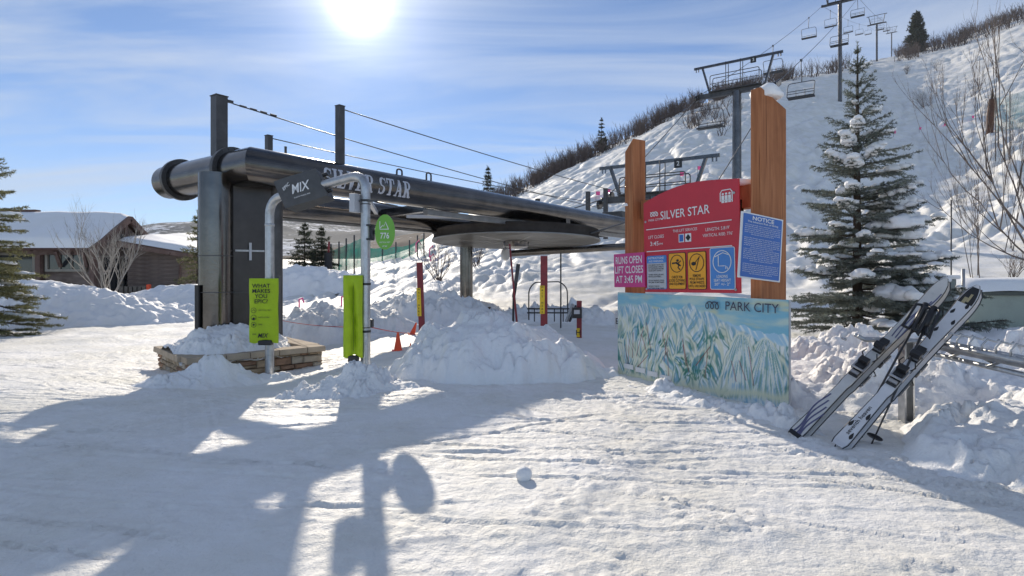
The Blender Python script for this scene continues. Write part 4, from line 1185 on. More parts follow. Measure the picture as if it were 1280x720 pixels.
for pz in (at(343, 283, 9.9), at(337, 474, 9.9)):
    MB().lathe((gL0.x, gL0.y, pz.z), [(PR, 0), (PR + .004, .002), (PR + .004, .03), (PR, .032)], 18).build('pipe_joint', GALV, gate, True)
# covered reader box slung on the top tube
td = (gR1 - gL1).normalized()
bn = Vector((0, 0, 1)).cross(td).normalized(); bn = -bn if bn.y > 0 else bn     # towards the viewer
bu = bn.cross(td).normalized(); bu = bu if bu.z > 0 else -bu
bc = gL1.lerp(gR1, 0.40) - bu * 0.02 + bn * 0.02
tw = math.radians(-20)
td_, bu_ = td * math.cos(.16) + bu * math.sin(.16), bu * math.cos(.16) - td * math.sin(.16)
BX = (td_ * math.cos(tw) + bn * math.sin(tw)).normalized(); BU = bu_; BN = BX.cross(BU).normalized()
BN = BN if BN.y < 0 else -BN
bxl, bxh, bxd = 0.50, 0.34, 0.24
b = MB()
NX, NY = 8, 6
def cover_pt(i, j, side):
    a = -0.5 + i / NX; c = -0.5 + j / NY
    bul = 0.02 * (1 - (2 * a) ** 2) * (1 - (2 * c) ** 2) + 0.006 * math.sin(a * 9 + c * 5)
    sh = 0.06 * c
    return bc + BX * (a * bxl * (0.96 if side < 0 else 1.0) - sh) + BU * (c * bxh) + BN * side * (bxd / 2 + bul)
for sgn in (1, -1):
    base = len(b.v)
    for i in range(NX + 1):
        for j in range(NY + 1): b.v.append(cover_pt(i, j, sgn))
    for i in range(NX):
        for j in range(NY):
            q = (base + i * (NY + 1) + j, base + (i + 1) * (NY + 1) + j, base + (i + 1) * (NY + 1) + j + 1, base + i * (NY + 1) + j + 1)
            b.f.append(q if sgn < 0 else q[::-1])
N1 = (NX + 1) * (NY + 1)
edge = [(i, 0) for i in range(NX)] + [(NX, j) for j in range(NY)] + [(i, NY) for i in range(NX, 0, -1)] + [(0, j) for j in range(NY, 0, -1)]
ei = [i * (NY + 1) + j for i, j in edge]
for k in range(len(ei)):
    a, c = ei[k], ei[(k + 1) % len(ei)]; b.f.append((a, c, N1 + c, N1 + a))
cover = b.build('reader_cover', GREYFAB, gate, True, angle=50, label='charcoal fabric cover printed EPIC MIX')
MC = Matrix((BX, BU, BN)).transposed().to_4x4(); MC.translation = bc + BN * (bxd / 2 + 0.026)
f = Flat().text('MIX', 0.0, 0.0, 0.15, bold=0.012, shear=0.28, width=0.22)
f.text('EPIC', -0.145, 0.055, 0.05, bold=0.01, shear=0.25, rot=0.5)
f.text('SNOW MAKES MIX', 0.01, -0.095, 0.022, width=0.19)
mesh_obj('lettering', [MC @ Vector((x, y, 0)) for x, y in f.v], f.f, WHITEP, cover)
MB().blob(bc - BX * 0.12 + BU * (bxh / 2 + 0.0), (0.08, 0.08, 0.035), 8, 2, .2, flat=-.3).build('snow_cap', SNOWF, cover, True)
eb = MB()
for k in range(4):
    c = bc + BX * (bxl / 2 + .01) + BU * (-.10 + .065 * k) + BN * 0.05
    eb.tube(c, c + BX * .06, .022, n=8)
eb.build('strap_clip', BLACKPL, cover, True, angle=50)
# small grey box, strap and rod on the right pole
g = at(444, 254, 9.05)
MB().box(g, (sz(8, 9.05), 0.12, sz(23, 9.05)), Matrix.Rotation(-0.35, 3, 'Z')).build('junction_box', GREYP, gate, bevel=0.004)
for yy, x0, x1 in ((251, 448, 473), (355, 451, 464), (414, 450, 463)):
    c = at(457, yy, 9.1)
    MB().lathe((gR0.x, gR0.y, c.z - .012), [(PR + .001, 0), (PR + .006, 0), (PR + .006, .024), (PR + .001, .024)], 18).build('strap', BLACKPL, gate, True, angle=40)
MB().bar(at(449, 251, 9.05), at(472, 251, 9.05), .02, .022).build('clamp_bar', DARK_STEEL, gate)
MB().tube(at(468, 252, 9.05), at(497, 258, 9.0), .009, n=6).build('rod', DARK_STEEL, gate, True)
# lime fabric covers over the side antennas
def fabric_cover(name, c, w, h, dep, yaw, parent, seam, label):
    R = Matrix.Rotation(yaw, 3, 'Z'); b = MB(); nx, nz = 10, 26
    for sgn in (-1, 1):
        base = len(b.v)
        for i in range(nx + 1):
            for j in range(nz + 1):
                a = -1 + 2 * i / nx; q = j / nz
                wv = 0.006 * math.sin(a * 6 + q * 21) + 0.005 * math.sin(q * 37 + a * 3)
                round_ = (1 - abs(a) ** 6) * (1 - abs(2 * q - 1) ** 14)
                sm = -0.075 * math.exp(-((a - .05 - .12 * math.sin(q * 5)) * 4) ** 2) * (1 - q ** 8) if (seam and sgn < 0) else 0
                lo = 0.02 * math.sin(a * 4 + 1) * (1 - q)
                p = Vector((a * w / 2 * (1 + .02 * math.sin(q * 9)), sgn * (dep / 2) * (0.35 + 0.65 * round_) - (wv * round_ if sgn < 0 else 0) - sm * round_, q * h + lo * (1 if q < .2 else 0)))
                b.v.append(Vector(c) + R @ p)
        for i in range(nx):
            for j in range(nz):
                k = base + i * (nz + 1) + j
                q4 = (k, k + nz + 1, k + nz + 2, k + 1)
                b.f.append(q4 if sgn < 0 else q4[::-1])
    n1 = (nx + 1) * (nz + 1)
    ring = [i * (nz + 1) for i in range(nx)] + [nx * (nz + 1) + j for j in range(nz)] + [i * (nz + 1) + nz for i in range(nx, 0, -1)] + [j for j in range(nz, 0, -1)]
    for k in range(len(ring)):
        a, d = ring[k], ring[(k + 1) % len(ring)]; b.f.append((a, d, n1 + d, n1 + a))
    return b.build(name, LIME, parent, True, angle=60, label=label)
cL = at(330, 427, 9.75); hL = sz(79, 9.75); wL = sz(34, 9.75)
yawL = 0.10
covL = fabric_cover('antenna_cover', cL, wL, hL, 0.09, yawL, gate, False, 'lime cover printed WHAT MAKES YOU EPIC')
ML = Matrix.Rotation(yawL, 4, 'Z') @ Matrix.Rotation(math.pi / 2, 4, 'X'); ML.translation = cL + Matrix.Rotation(yawL, 3, 'Z') @ Vector((0, -0.058, 0))
f = Flat()
u_ = hL / 80.0
for k, (tx, y) in enumerate((('WHAT', 70.5), ('MAKES', 64), ('YOU', 57.5), ('EPIC?', 51))):
    f.text(tx, -1.5 * u_, y * u_, 7.2 * u_, bold=0.012)
for k, (tx, y, w) in enumerate((('VERTICAL FEET', 40, 16), ('PHOTO MOMENT', 31, 14), ('PINS', 22, 5))):
    f.ring(-10.5 * u_, y * u_, 3.1 * u_, 0.5 * u_); f.text(tx, (-5 + w / 2) * u_, y * u_, 2.6 * u_, width=w * u_)
f.stroke([(-12.3 * u_, 39 * u_), (-10.5 * u_, 41.2 * u_), (-8.7 * u_, 39 * u_)], .6 * u_); f.disc(-10.5 * u_, 29.6 * u_, 1.6 * u_); f.disc(-10.5 * u_, 22 * u_, 1.3 * u_)
f.text('MIX', 0, 8 * u_, 8 * u_, bold=0.012, shear=.28, width=13 * u_); f.text('EPIC', -9.5 * u_, 10 * u_, 2.6 * u_, bold=.01)
mesh_obj('lettering', [ML @ Vector((x, y, 0)) for x, y in f.v], f.f, BLACKP, covL)
MB().box(cL + Vector((0.02, 0.0, -0.01)), (wL * 0.5, 0.07, 0.06)).build('antenna_foot', BLACKPL, gate, bevel=0.012)
MB().box(at(348, 380, 9.85), (0.035, 0.06, sz(70, 9.85))).build('antenna_back', DARK_STEEL, gate, bevel=0.005)
cR = at(441.5, 445, 9.0); hR = sz(101, 9.0); wR = sz(23, 9.0)
covR = fabric_cover('antenna_cover', cR, wR, hR, 0.16, 0.15, gate, True, 'lime cover with a zipped seam, seen edge-on')
MB().bar(at(441.8, 440, 8.93), at(441.8, 352, 8.93), 0.004, 0.004).build('zip', mat('dark_olive_zip', (0.12, 0.16, 0.01), .7), covR)
MB().box(at(442, 448, 9.0), (0.10, 0.10, 0.07)).build('antenna_foot', BLACKPL, gate, bevel=0.012)
# oval vertical-feet sign
so = at(481, 290, 9.02)
MO = frame_from(so, Vector((math.cos(-0.25), math.sin(-0.25), 0)))
oval = framed('oval_sign', MO, 'green oval sign reading 776 mounted on the galvanised gate pole', 'sign')
rx, ry = sz(13.6, 9), sz(22, 9)
b = MB(); n = 48
pl = [(rx * math.cos(2 * math.pi * k / n), ry * math.sin(2 * math.pi * k / n)) for k in range(n)]
b.prism(pl, Matrix.Identity(4), -0.008, 0.0)
b.build('plate', GREENS, oval, local=True)
f = Flat()
u_ = ry / 22
f.stroke([(-6.6 * u_, 13.5 * u_), (-6.6 * u_, 3.5 * u_), (5.5 * u_, 3.5 * u_)], 1.0 * u_)
f.stroke([(-6.2 * u_, 5 * u_), (-2.6 * u_, 8.5 * u_), (-1.4 * u_, 7 * u_), (1.0 * u_, 12.5 * u_), (5 * u_, 4 * u_)], 1.0 * u_)
f.text('776', 0, -5 * u_, 10.5 * u_, bold=0.012, width=12 * u_)
f.text('VERTICAL FEET', 0, -13 * u_, 2.6 * u_, width=15 * u_)
f.text('EPIC MIX', 0, -18 * u_, 2.8 * u_, shear=.2, bold=.01, width=6.5 * u_)
f.build('lettering', WHITEP, oval, 0.003)
b = MB(); b.box((-rx - 0.02, 0, -0.03), (0.10, 0.045, 0.03)); b.build('bracket_arm', BLACKPL, oval, local=True)
for dy in (-.075, .075):
    MB().lathe((-rx - .085, dy - .01, -.02), [(PR + .002, 0), (PR + .012, 0), (PR + .012, .02), (PR + .002, .02)], 18, (0, 1, 0)).build('clamp', BLACKPL, oval, True, local=True, angle=40)
MB().box((-rx - .05, 0, -.02), (.05, .14, .05)).build('clamp_block', BLACKPL, oval, local=True)

# ================================================================== TIMBER SIGN FRAME, SIGNS, TRAIL MAP
bL = Vector(((776 - CX) / F * 9.0 * K, 9.0 * K, 0)); bR = Vector(((990 - CX) / F * 6.5 * K, 6.5 * K, 0))
bd = (bR - bL).normalized(); bnm = Vector((bd.y, -bd.x, 0)); bnm = bnm if bnm.x < 0 else -bnm
WB = (bR - bL).length
def on_board(px, py=None, out=0.0):
    p = line_at(bL + bnm * out, bd, px)
    if py is not None: p = Vector((p.x, p.y, CAM - (py - HY) / F * p.y))
    return p
fr = empty('timber_sign_frame', tuple(bL.lerp(bR, .5))[:2] + (gz(*bL.lerp(bR, .5).xy),), 'stained timber frame of two posts and a crossbar carrying the lift signs', 'sign frame')
def post(pxf0, pxf1, pxe1, zt0, zt1, cut, label):
    """front face between columns pxf0..pxf1 on the board plane, end face on to pxe1"""
    a = on_board(pxf0); c = on_board(pxf1)
    c = Vector((c.x, c.y, 0)); a = Vector((a.x, a.y, 0))
    e = line_at(c, -bnm, pxe1); e = Vector((e.x, e.y, 0)); dp = e - c
    bot = [a, c, e, a + dp]
    bot = [Vector((p.x, p.y, -0.35)) for p in bot]
    if cut == 'end':
        top = [Vector((a.x, a.y, zt0)), Vector((c.x, c.y, zt0)), Vector((e.x, e.y, zt1)), Vector((bot[3].x, bot[3].y, zt1))]
    else:
        top = [Vector((a.x, a.y, zt1)), Vector((c.x, c.y, zt0)), Vector((e.x, e.y, zt0)), Vector((bot[3].x, bot[3].y, zt1))]
    o = MB().hexa(bot, top).build('post', TIMBER, fr, bevel=0.008, label=label)
    return o, bot, top
pl_, plb, plt = post(781, 791, 807, CAM + (HY - 173) / F * on_board(791).y, CAM + (HY - 190) / F * on_board(781).y, 'front', None)
pr_, prb, prt = post(938, 951, 983, CAM + (HY - 110) / F * on_board(945).y, CAM + (HY - 130) / F * on_board(975).y + 0.05, 'end', 'thick post with slanted snow-capped top')
mc = sum(prt, Vector()) / 4
MB().blob(mc + Vector((-.02, 0, .035)), (0.13, 0.13, 0.085), 12, 3, .16, 1.5, flat=-.35).build('snow_cap', SNOWF, pr_, True)
ca = on_board(806, 262, -0.16); cb_ = on_board(945, 243, -0.16); cb_.z = ca.z = (CAM + (HY - 245) / F * cb_.y)
MB().bar(ca, cb_, 0.12, 0.20).build('crossbar', TIMBER, fr, bevel=0.006)
for k, (px, w) in enumerate(((912, 0.10), (928, 0.13))):
    p = on_board(px, 0, -0.16); MB().blob((p.x, p.y, ca.z + .115), (w, w * .9, .055), 20 + k, 2, .2, flat=-.35).build('snow_cap', SNOWF, fr, True)
pz = on_board(783, 257, -.02); MB().blob(pz, (.05, .05, .03), 2, 2, .2, flat=-.3).build('snow_cap', SNOWF, fr, True)
cl = on_board(919, 262, -.1); MB().box(cl, (.10, .12, .16)).build('metal_bracket', BLACK_STEEL, fr)

# trail map: printed board painted as a mountain panorama
ztop = 1.28 * K; HB = ztop + 0.12
Mm = frame_from(bL + bnm * 0.03 + Vector((0, 0, ztop - HB)), bd)
tmap = framed('trail_map', Mm, 'large blue and white ski trail map board headed PARK CITY, bottom buried in snow', 'trail map')
def paint_map(nx, ny):
    X, Y = np.meshgrid(np.linspace(0, 2.25, nx), np.linspace(0, 1, ny), indexing='ij')
    col = np.zeros(X.shape + (3,))
    def mix(mask, c):
        col[:] = col * (1 - mask[..., None]) + np.array(c) * mask[..., None]
    # sky and far ranges
    col[:] = (0.30, 0.52, 0.64)
    mix(sstep(-.2, .5, fbm(X * 2.2, Y * 9, 4, 3)), (0.52, 0.64, 0.62))
    mix(sstep(.1, .6, fbm(X * 2.5 + 4, Y * 14, 3, 6)) * .8, (0.60, 0.62, 0.46))
    rid = .80 + .05 * np.abs(fbm(X * 3, X * 0, 3, 8)) * 2 - .10 * sstep(1.3, 2.25, X)
    st = noise2(X * 26 + Y * 20, Y * 6, 9)
    mix((Y < rid) * 1.0, (0.42, 0.60, 0.74)); mix((Y < rid) * sstep(0.0, .4, st), (0.70, 0.78, 0.80))
    # patchwork of hatched mountain faces, each with its own fall line, parted by pale ski runs
    wx = X + .07 * fbm(X * 2.2, Y * 2.2, 3, 60) + .02 * fbm(X * 9, Y * 9, 2, 61); wy = Y + .09 * fbm(X * 2.0 + 7, Y * 2.0, 3, 62)
    rr = random.Random(21); sd = [(rr.uniform(-.1, 2.3), rr.uniform(-.05, .95), rr.uniform(-.75, .75), rr.random()) for _ in range(46)]
    f1 = np.full(X.shape, 9.0); f2 = np.full(X.shape, 9.0); an = np.zeros(X.shape); tn = np.zeros(X.shape); kid = np.zeros(X.shape)
    for k, (sx_, sy_, a_, t_) in enumerate(sd):
        d = np.hypot((wx - sx_) * 1.7, (wy - sy_) * .8); c = d < f1
        f2 = np.where(c, f1, np.minimum(f2, d)); f1 = np.where(c, d, f1)
        an = np.where(c, a_, an); tn = np.where(c, t_, tn); kid = np.where(c, k, kid)
    u = wx * np.cos(an) + wy * np.sin(an); v = -wx * np.sin(an) + wy * np.cos(an)
    body = np.empty(X.shape + (3,)); body[:] = (.50, .62, .67)
    def over(m, c):
        body[:] = body * (1 - m[..., None]) + np.array(c) * m[..., None]
    over(sstep(.3, .8, tn), (.58, .66, .60)); over(sstep(.75, .95, tn), (.66, .71, .72))
    over(sstep(.02, .16, noise2(u * 13 + kid, v * 2.4, 101)) * .9, (.20, .35, .33))
    over(sstep(.10, .25, noise2(u * 30 + kid * 3, v * 4.5, 102)) * .75, (.24, .42, .56))
    over(sstep(.08, .22, noise2(u * 17 + kid * 2, v * 2.0, 103)) * .85, (.68, .70, .58))
    over(sstep(.16, .30, noise2(u * 38 + kid, v * 7, 104)) * .8, (.78, .81, .82))
    over(np.clip(1 - (f2 - f1) / .030, 0, 1) * .85, (.70, .72, .60))
    over(np.exp(-((f2 - f1 - .045) / .012) ** 2) * .6, (.14, .27, .24))
    tree = sstep(.12, .26, fbm(X * 3.0 + 2, Y * 4.2, 3, 105)) * sstep(-.25, .2, noise2(u * 46, v * 24, 106))
    over(tree * .8 * (1 - sstep(.62, .8, Y)), (.13, .27, .22))
    crest = .86 - .22 * sstep(1.25, 2.1, X) + .05 * np.abs(noise2(X * 3.1, X * 0, 107)) * 2 + .02 * fbm(X * 12, X * 0, 3, 108)
    m = sstep(0, .02, crest - Y)
    hi = sstep(.62, .86, Y + .06 * fbm(X * 5, Y * 5, 2, 109)); over(hi * .55, (.62, .72, .78)); over(hi * sstep(.02, .2, noise2(X * 34 + Y * 18, Y * 7, 110)) * .8, (.25, .43, .58))
    col[:] = col * (1 - m[..., None]) + body * m[..., None]
    # the rounded foreground peak on the right with fanned runs
    for (px, py, rx_, ry_, k) in ((1.78, .30, .17, .40, 0), (2.04, .34, .16, .34, 1)):
        e = ((X - px + .05 * (Y - py)) / rx_) ** 2 + ((Y - py) / ry_) ** 2
        a2 = np.arctan2(X - px, np.maximum(.02, py + ry_ + .08 - Y))
        c3 = np.empty(X.shape + (3,)); c3[:] = (.70, .74, .70)
        g2 = sstep(.0, .2, noise2(a2 * 22 + k * 9, Y * 5, 120 + k)); c3[:] = c3 * (1 - .8 * g2[..., None]) + np.array((.20, .36, .33)) * .8 * g2[..., None]
        g3 = sstep(.1, .25, noise2(a2 * 34, Y * 7 + k, 124 + k)); c3[:] = c3 * (1 - .7 * g3[..., None]) + np.array((.36, .52, .66)) * .7 * g3[..., None]
        mk = sstep(1.0, .93, e) if False else (1 - sstep(.93, 1.0, e))
        col[:] = col * (1 - mk[..., None]) + c3 * mk[..., None]
        ring = np.exp(-((e - 1.0) / .06) ** 2); mix(ring * .7, (.74, .76, .66))
    # valley meadow and foothills along the bottom right, pale base area
    val = .13 + .10 * sstep(1.0, 2.25, X) + .02 * noise2(X * 4, X * 0, 130)
    mix(np.exp(-((Y - val) / .035) ** 2) * .9, (.70, .71, .56))
    low = 1 - sstep(-.02, .02, Y - val + .05)
    mix(low * .85, (.58, .68, .73)); mix(low * sstep(.02, .22, noise2(X * 24 + Y * 12, Y * 7, 131)) * .8, (.27, .46, .62)); mix(low * sstep(.1, .3, noise2(X * 14, Y * 6, 132)) * .7, (.74, .77, .74))
    # lift lines
    rr = random.Random(8)
    for k in range(17):
        x0 = rr.uniform(.15, 2.0); y0 = rr.uniform(.12, .45); x1 = x0 + rr.uniform(-.12, .22); y1 = y0 + rr.uniform(.14, .32)
        dx, dy = x1 - x0, y1 - y0; L2 = dx * dx + dy * dy
        t = np.clip(((X - x0) * dx + (Y - y0) * dy) / L2, 0, 1)
        d = np.hypot(X - x0 - t * dx, Y - y0 - t * dy)
        mix(np.clip(1 - d / .007, 0, 1) * .9, (.34, .12, .12))
    col = np.clip(.43 + (col - .46) * 1.34, .03, 1) * np.array((.97, .95, .91))
    return np.clip(col, 0, 1)
nx, ny = 420, 190
colr = paint_map(nx, ny)
xs = np.linspace(0, WB, nx); ys = np.linspace(0, HB, ny)
XX, YY = np.meshgrid(xs, ys, indexing='ij')
def bulge(x, y): return 0.015 * np.sin(np.pi * x / WB) * (1 - y / HB)
ZZ = 0.012 + bulge(XX, YY)
me = bpy.data.meshes.new('map_print')
idx = np.arange(nx * ny).reshape(nx, ny)
Q = np.stack([idx[:-1, :-1], idx[1:, :-1], idx[1:, 1:], idx[:-1, 1:]], -1).reshape(-1, 4)
Vm = np.stack([XX.ravel(), YY.ravel(), ZZ.ravel()], -1)
me.vertices.add(len(Vm)); me.vertices.foreach_set('co', Vm.astype(np.float32).ravel())
me.loops.add(len(Q) * 4); me.loops.foreach_set('vertex_index', Q.astype(np.int32).ravel())
me.polygons.add(len(Q)); me.polygons.foreach_set('loop_start', np.arange(0, len(Q) * 4, 4, dtype=np.int32))
me.update(calc_edges=True)
me.polygons.foreach_set('use_smooth', np.ones(len(Q), bool))
ca_ = me.color_attributes.new('print', 'FLOAT_COLOR', 'POINT')
ca_.data.foreach_set('color', np.concatenate([colr.reshape(-1, 3), np.ones((nx * ny, 1))], 1).astype(np.float32).ravel())
m, n, l, bs = nodes_of('trail_map_print')
at_ = n.new('ShaderNodeAttribute'); at_.attribute_name = 'print'
l.new(at_.outputs['Color'], bs.inputs['Base Color']); bs.inputs['Roughness'].default_value = 0.42
me.materials.append(m)
mo = bpy.data.objects.new('map_print', me); COL.objects.link(mo); mo.parent = tmap
MB().box((WB / 2, HB / 2, -0.006), (WB, HB, 0.022)).build('backing_board', GREYP, tmap, local=True)
f = Flat().text('PARK CITY', WB * 0.835, HB - 0.075, 0.105, bold=0.004, width=WB * 0.255)
lg = [(WB * .60 + .105 * t / 12.0 + 0.028 * math.sin(t * 1.05 + .6), HB - .075 + .03 * math.sin(t * .525 * 2 + 2.2)) for t in np.linspace(0, 17, 60)]
f.stroke(lg, .010)
f.build('lettering', mat('navy_grey_print', (.05, .055, .09), .5, 0, .05), tmap, 0.03)
f = Flat()
for k in range(4): f.rect(.12 + k * .17, HB * .20 - k * .012, .26 + k * .17, HB * .25 - k * .012)
f.build('legend_panel', WHITEP, tmap, 0.032)
f = Flat().rect(WB * .55, .10, WB * .562, .135); f.build('symbol', BLACKP, tmap, 0.033)

# red lift sign
ra = on_board(806, 365, 0.06); rb = on_board(926, 371, 0.06)
RW = (Vector((rb.x, rb.y, 0)) - Vector((ra.x, ra.y, 0))).length
Mr = frame_from(ra, bd) @ Matrix.Rotation(math.radians(1.2), 4, 'Z')
red = framed('lift_sign', Mr, 'dark red SILVER STAR lift sign with arched top and warning panels', 'sign')
RH0 = (CAM + (HY - 254) / F * ra.y) - ra.z; RH1 = (CAM + (HY - 227) / F * rb.y) - rb.z
def rtop(x):
    t = x / RW; return RH0 + (RH1 - RH0) * t + 0.09 * math.sin(math.pi * t) * (1 - .3 * t)
poly = [(0, 0), (RW, 0)] + [(RW * t, rtop(RW * t)) for t in np.linspace(1, 0, 16)]
MB().prism(poly, Matrix.Identity(4), -0.012, 0.0).build('plate', RED_SIGN, red, local=True)
U = RW / 120.0                                  # one picture pixel across, roughly
SYR = (0.5 * (RH0 / 113.0 + RH1 / 143.0)) / U    # and upwards
def rs_(x, y, z): return (x, y * SYR, z)
f = Flat()
f.text('SILVER STAR', 56 * U, 101 * U, 15.5 * U, bold=.006, width=63 * U)
f.text('PARK CITY', 16 * U, 97 * U, 4.4 * U, width=17 * U)
f.stroke([(10 * U + 11 * U * t / 17 + 2.2 * U * math.sin(t * 1.05), 105 * U + 2.8 * U * math.sin(t * 1.05 + 1.6)) for t in np.linspace(0, 17, 50)], 1.0 * U)
f.rect(4 * U, 84.5 * U, 112 * U, 85.6 * U); f.rect(4 * U, 54.5 * U, 112 * U, 55.6 * U)
f.text('LIFT CLOSES', 18 * U, 74 * U, 6.0 * U, width=22 * U); f.text('3:45', 15.5 * U, 65 * U, 8.0 * U, bold=.004, width=12 * U); f.text('PM', 25 * U, 64 * U, 4 * U)
f.text('THIS LIFT SERVICES', 57 * U, 79 * U, 5.0 * U, width=31 * U)
f.text("LENGTH: 5,819'", 96 * U, 76.5 * U, 5.4 * U, width=27 * U); f.text("VERTICAL RISE: 776'", 96 * U, 69.5 * U, 5.2 * U, width=34 * U)
f.rect(49 * U, 64 * U, 56 * U, 74.5 * U); f.rect(57.5 * U, 64 * U, 65 * U, 74.5 * U)
# triple chair symbol
f.stroke([(100 * U, 108 * U), (100 * U, 118 * U), (102 * U, 121 * U), (111 * U, 121 * U), (113 * U, 118 * U), (113 * U, 106 * U)], 1.1 * U)
for k in range(3):
    f.disc((102.8 + 3.7 * k) * U, 116.5 * U, 1.3 * U, n=12); f.rect((101.3 + 3.7 * k) * U, 106 * U, (104.3 + 3.7 * k) * U, 114.6 * U)
f.rect(100 * U, 108.2 * U, 113 * U, 109.2 * U)
f.build('lettering', WHITEP, red, 0.003, rs_)
Flat().rect(50 * U, 65 * U, 55 * U, 73.5 * U).build('blue_square', BLUE, red, 0.005, rs_)
Flat().poly([(61.2 * U, 64.8 * U), (64.4 * U, 69.2 * U), (61.2 * U, 73.8 * U), (58.1 * U, 69.2 * U)]).build('black_diamond', BLACKP, red, 0.005, rs_)
for (x, y) in ((3, 4), (115, 4), (3, 96), (115, 116)):
    MB().lathe((x * U, y * U * SYR, 0), [(0.012, 0), (0.012, .006), (.004, .010)], 10, (0, 0, 1)).build('bolt', GALV, red, True, local=True)
def sticker(x0, x1, y0, y1, edge, face, name):
    e = Flat().rrect(x0 * U, y0 * U, x1 * U, y1 * U, 2.2 * U).build(name, edge, red, 0.004, rs_)
    fc = mesh_obj('face', [(x, y * SYR, 0.006) for x, y in Flat().rrect((x0 + .8) * U, (y0 + .8) * U, (x1 - .8) * U, (y1 - .8) * U, 1.6 * U).v], [tuple(range(24))], face, e, local=True)
    return e
s1 = sticker(4, 32.5, 4, 49, BLUEL, GREYP, 'instruction_panel')
f = Flat().rrect(4.8 * U, 39 * U, 31.7 * U, 48.2 * U, 1.4 * U); f.build('header', BLUEL, s1, 0.008, rs_)
f = Flat().text('INSTRUCTIONS', 18 * U, 45.6 * U, 4.0 * U, bold=.01, width=22 * U); f.text('AND WARNINGS', 18 * U, 41.4 * U, 3.6 * U, bold=.01, width=21 * U); f.build('lettering', WHITEP, s1, 0.010, rs_)
f = Flat()
for k, tx in enumerate(('YOU MUST HAVE THE', 'KNOWLEDGE & ABILITY', 'TO LOAD RIDE & UNLOAD', 'THIS LIFT SAFELY', '', 'WHEN VEHICLES ARE', 'BE ENCOUNTERED', '', 'DO NOT BOUNCE, SWING', 'OR JUMP FROM CHAIRS', '', 'DO NOT THROW', 'ANYTHING FROM CHAIRS')):
    if tx: f.text(tx, 7 * U, (36.4 - 2.6 * k) * U, 2.5 * U, 'LEFT', width=min(22, 1.28 * len(tx)) * U, bold=.01)
f.build('lettering', BLACKP, s1, 0.010, rs_)
for k, (x0, lines) in enumerate(((35, ('CHECK FOR', 'LOOSE CLOTHING', 'AND EQUIPMENT')), (60, ('REMOVE', 'POLE STRAPS', 'FROM WRISTS', 'UNTIL UNLOADED')))):
    s2 = sticker(x0, x0 + 23, 4, 51, BLACKP, YELLOW, 'warning_panel')
    f = Flat(); cx = (x0 + 11.5) * U; cy = 37 * U
    f.ring(cx, cy, 8.6 * U, .9 * U, 11 * U)
    if k == 0:
        f.disc(cx + 1 * U, cy + 4 * U, 1.7 * U, n=12); f.stroke([(cx - 6.5 * U, cy + .5 * U), (cx - 1 * U, cy + 1 * U), (cx + 5 * U, cy - 3 * U)], 2.0 * U)
        f.stroke([(cx - 1 * U, cy + 2 * U), (cx + 3 * U, cy - 1 * U), (cx + 1.5 * U, cy - 5 * U), (cx + 4 * U, cy - 8 * U)], 1.5 * U); f.stroke([(cx + 1 * U, cy), (cx + 5.5 * U, cy + 3.5 * U)], 1.2 * U)
    else:
        f.stroke([(cx - 1 * U, cy - 9 * U), (cx + 3.5 * U, cy + 8 * U)], .9 * U); f.disc(cx - 3.6 * U, cy - 1 * U, 3.0 * U, 2.4 * U, 12); f.stroke([(cx - 2 * U, cy), (cx + 3 * U, cy + 6.5 * U)], .9 * U)
    for j, tx in enumerate(lines): f.text(tx, cx, ((19.5 if k == 0 else 21) - 4.3 * j) * U, 4.6 * U, bold=.015, width=min(20.5, 1.6 * len(tx)) * U)
    f.build('lettering', BLACKP, s2, 0.008, rs_)
s3 = sticker(87, 115, 4, 54, WHITEP, BLUEL, 'seat_height_panel')
f = Flat(); cx, cy = 101 * U, 37 * U
f.ring(cx, cy, 10 * U, .9 * U, 13 * U)
f.stroke([(cx - 8 * U, cy + 6 * U), (cx + 1 * U, cy + 10.5 * U), (cx + 7 * U, cy + 8 * U)], .9 * U); f.stroke([(cx - 4 * U, cy + 7 * U), (cx - 4 * U, cy - 5 * U), (cx + 3 * U, cy - 5 * U)], .9 * U); f.text('h', cx + 5 * U, cy - 7 * U, 6 * U, bold=.01)
for j, tx in enumerate(('LOADING', 'SEAT HEIGHT', '20" +/- 2"')): f.text(tx, cx, (19.5 - 4.6 * j) * U, 4.6 * U, bold=.01, width=min(19, 1.75 * len(tx)) * U)
f.build('lettering', WHITEP, s3, 0.008, rs_)

# magenta hours sign
ma = on_board(768, 359, 0.08); mb_ = on_board(806, 359, 0.08)
Mg = frame_from(ma, bd) @ Matrix.Rotation(math.radians(1.5), 4, 'Z')
mg = framed('hours_sign', Mg, 'magenta board reading RUNS OPEN LIFT CLOSES AT 3:45 PM', 'sign')
MW = (mb_.xy - ma.xy).length; MH = sz(41, ma.y / K)
MB().prism([(0, 0), (MW, 0), (MW, MH), (0, MH)], Matrix.Identity(4), -0.012, 0).build('plate', MAGENTA, mg, local=True)
f = Flat()
for k, (tx, w) in enumerate((('RUNS OPEN', .86), ('LIFT CLOSES', .92), ('AT 3:45 PM', .86))): f.text(tx, MW * .5, MH * (.79 - .285 * k), MH * .30, bold=.012, width=MW * w)
f.build('lettering', WHITEP, mg, 0.003)
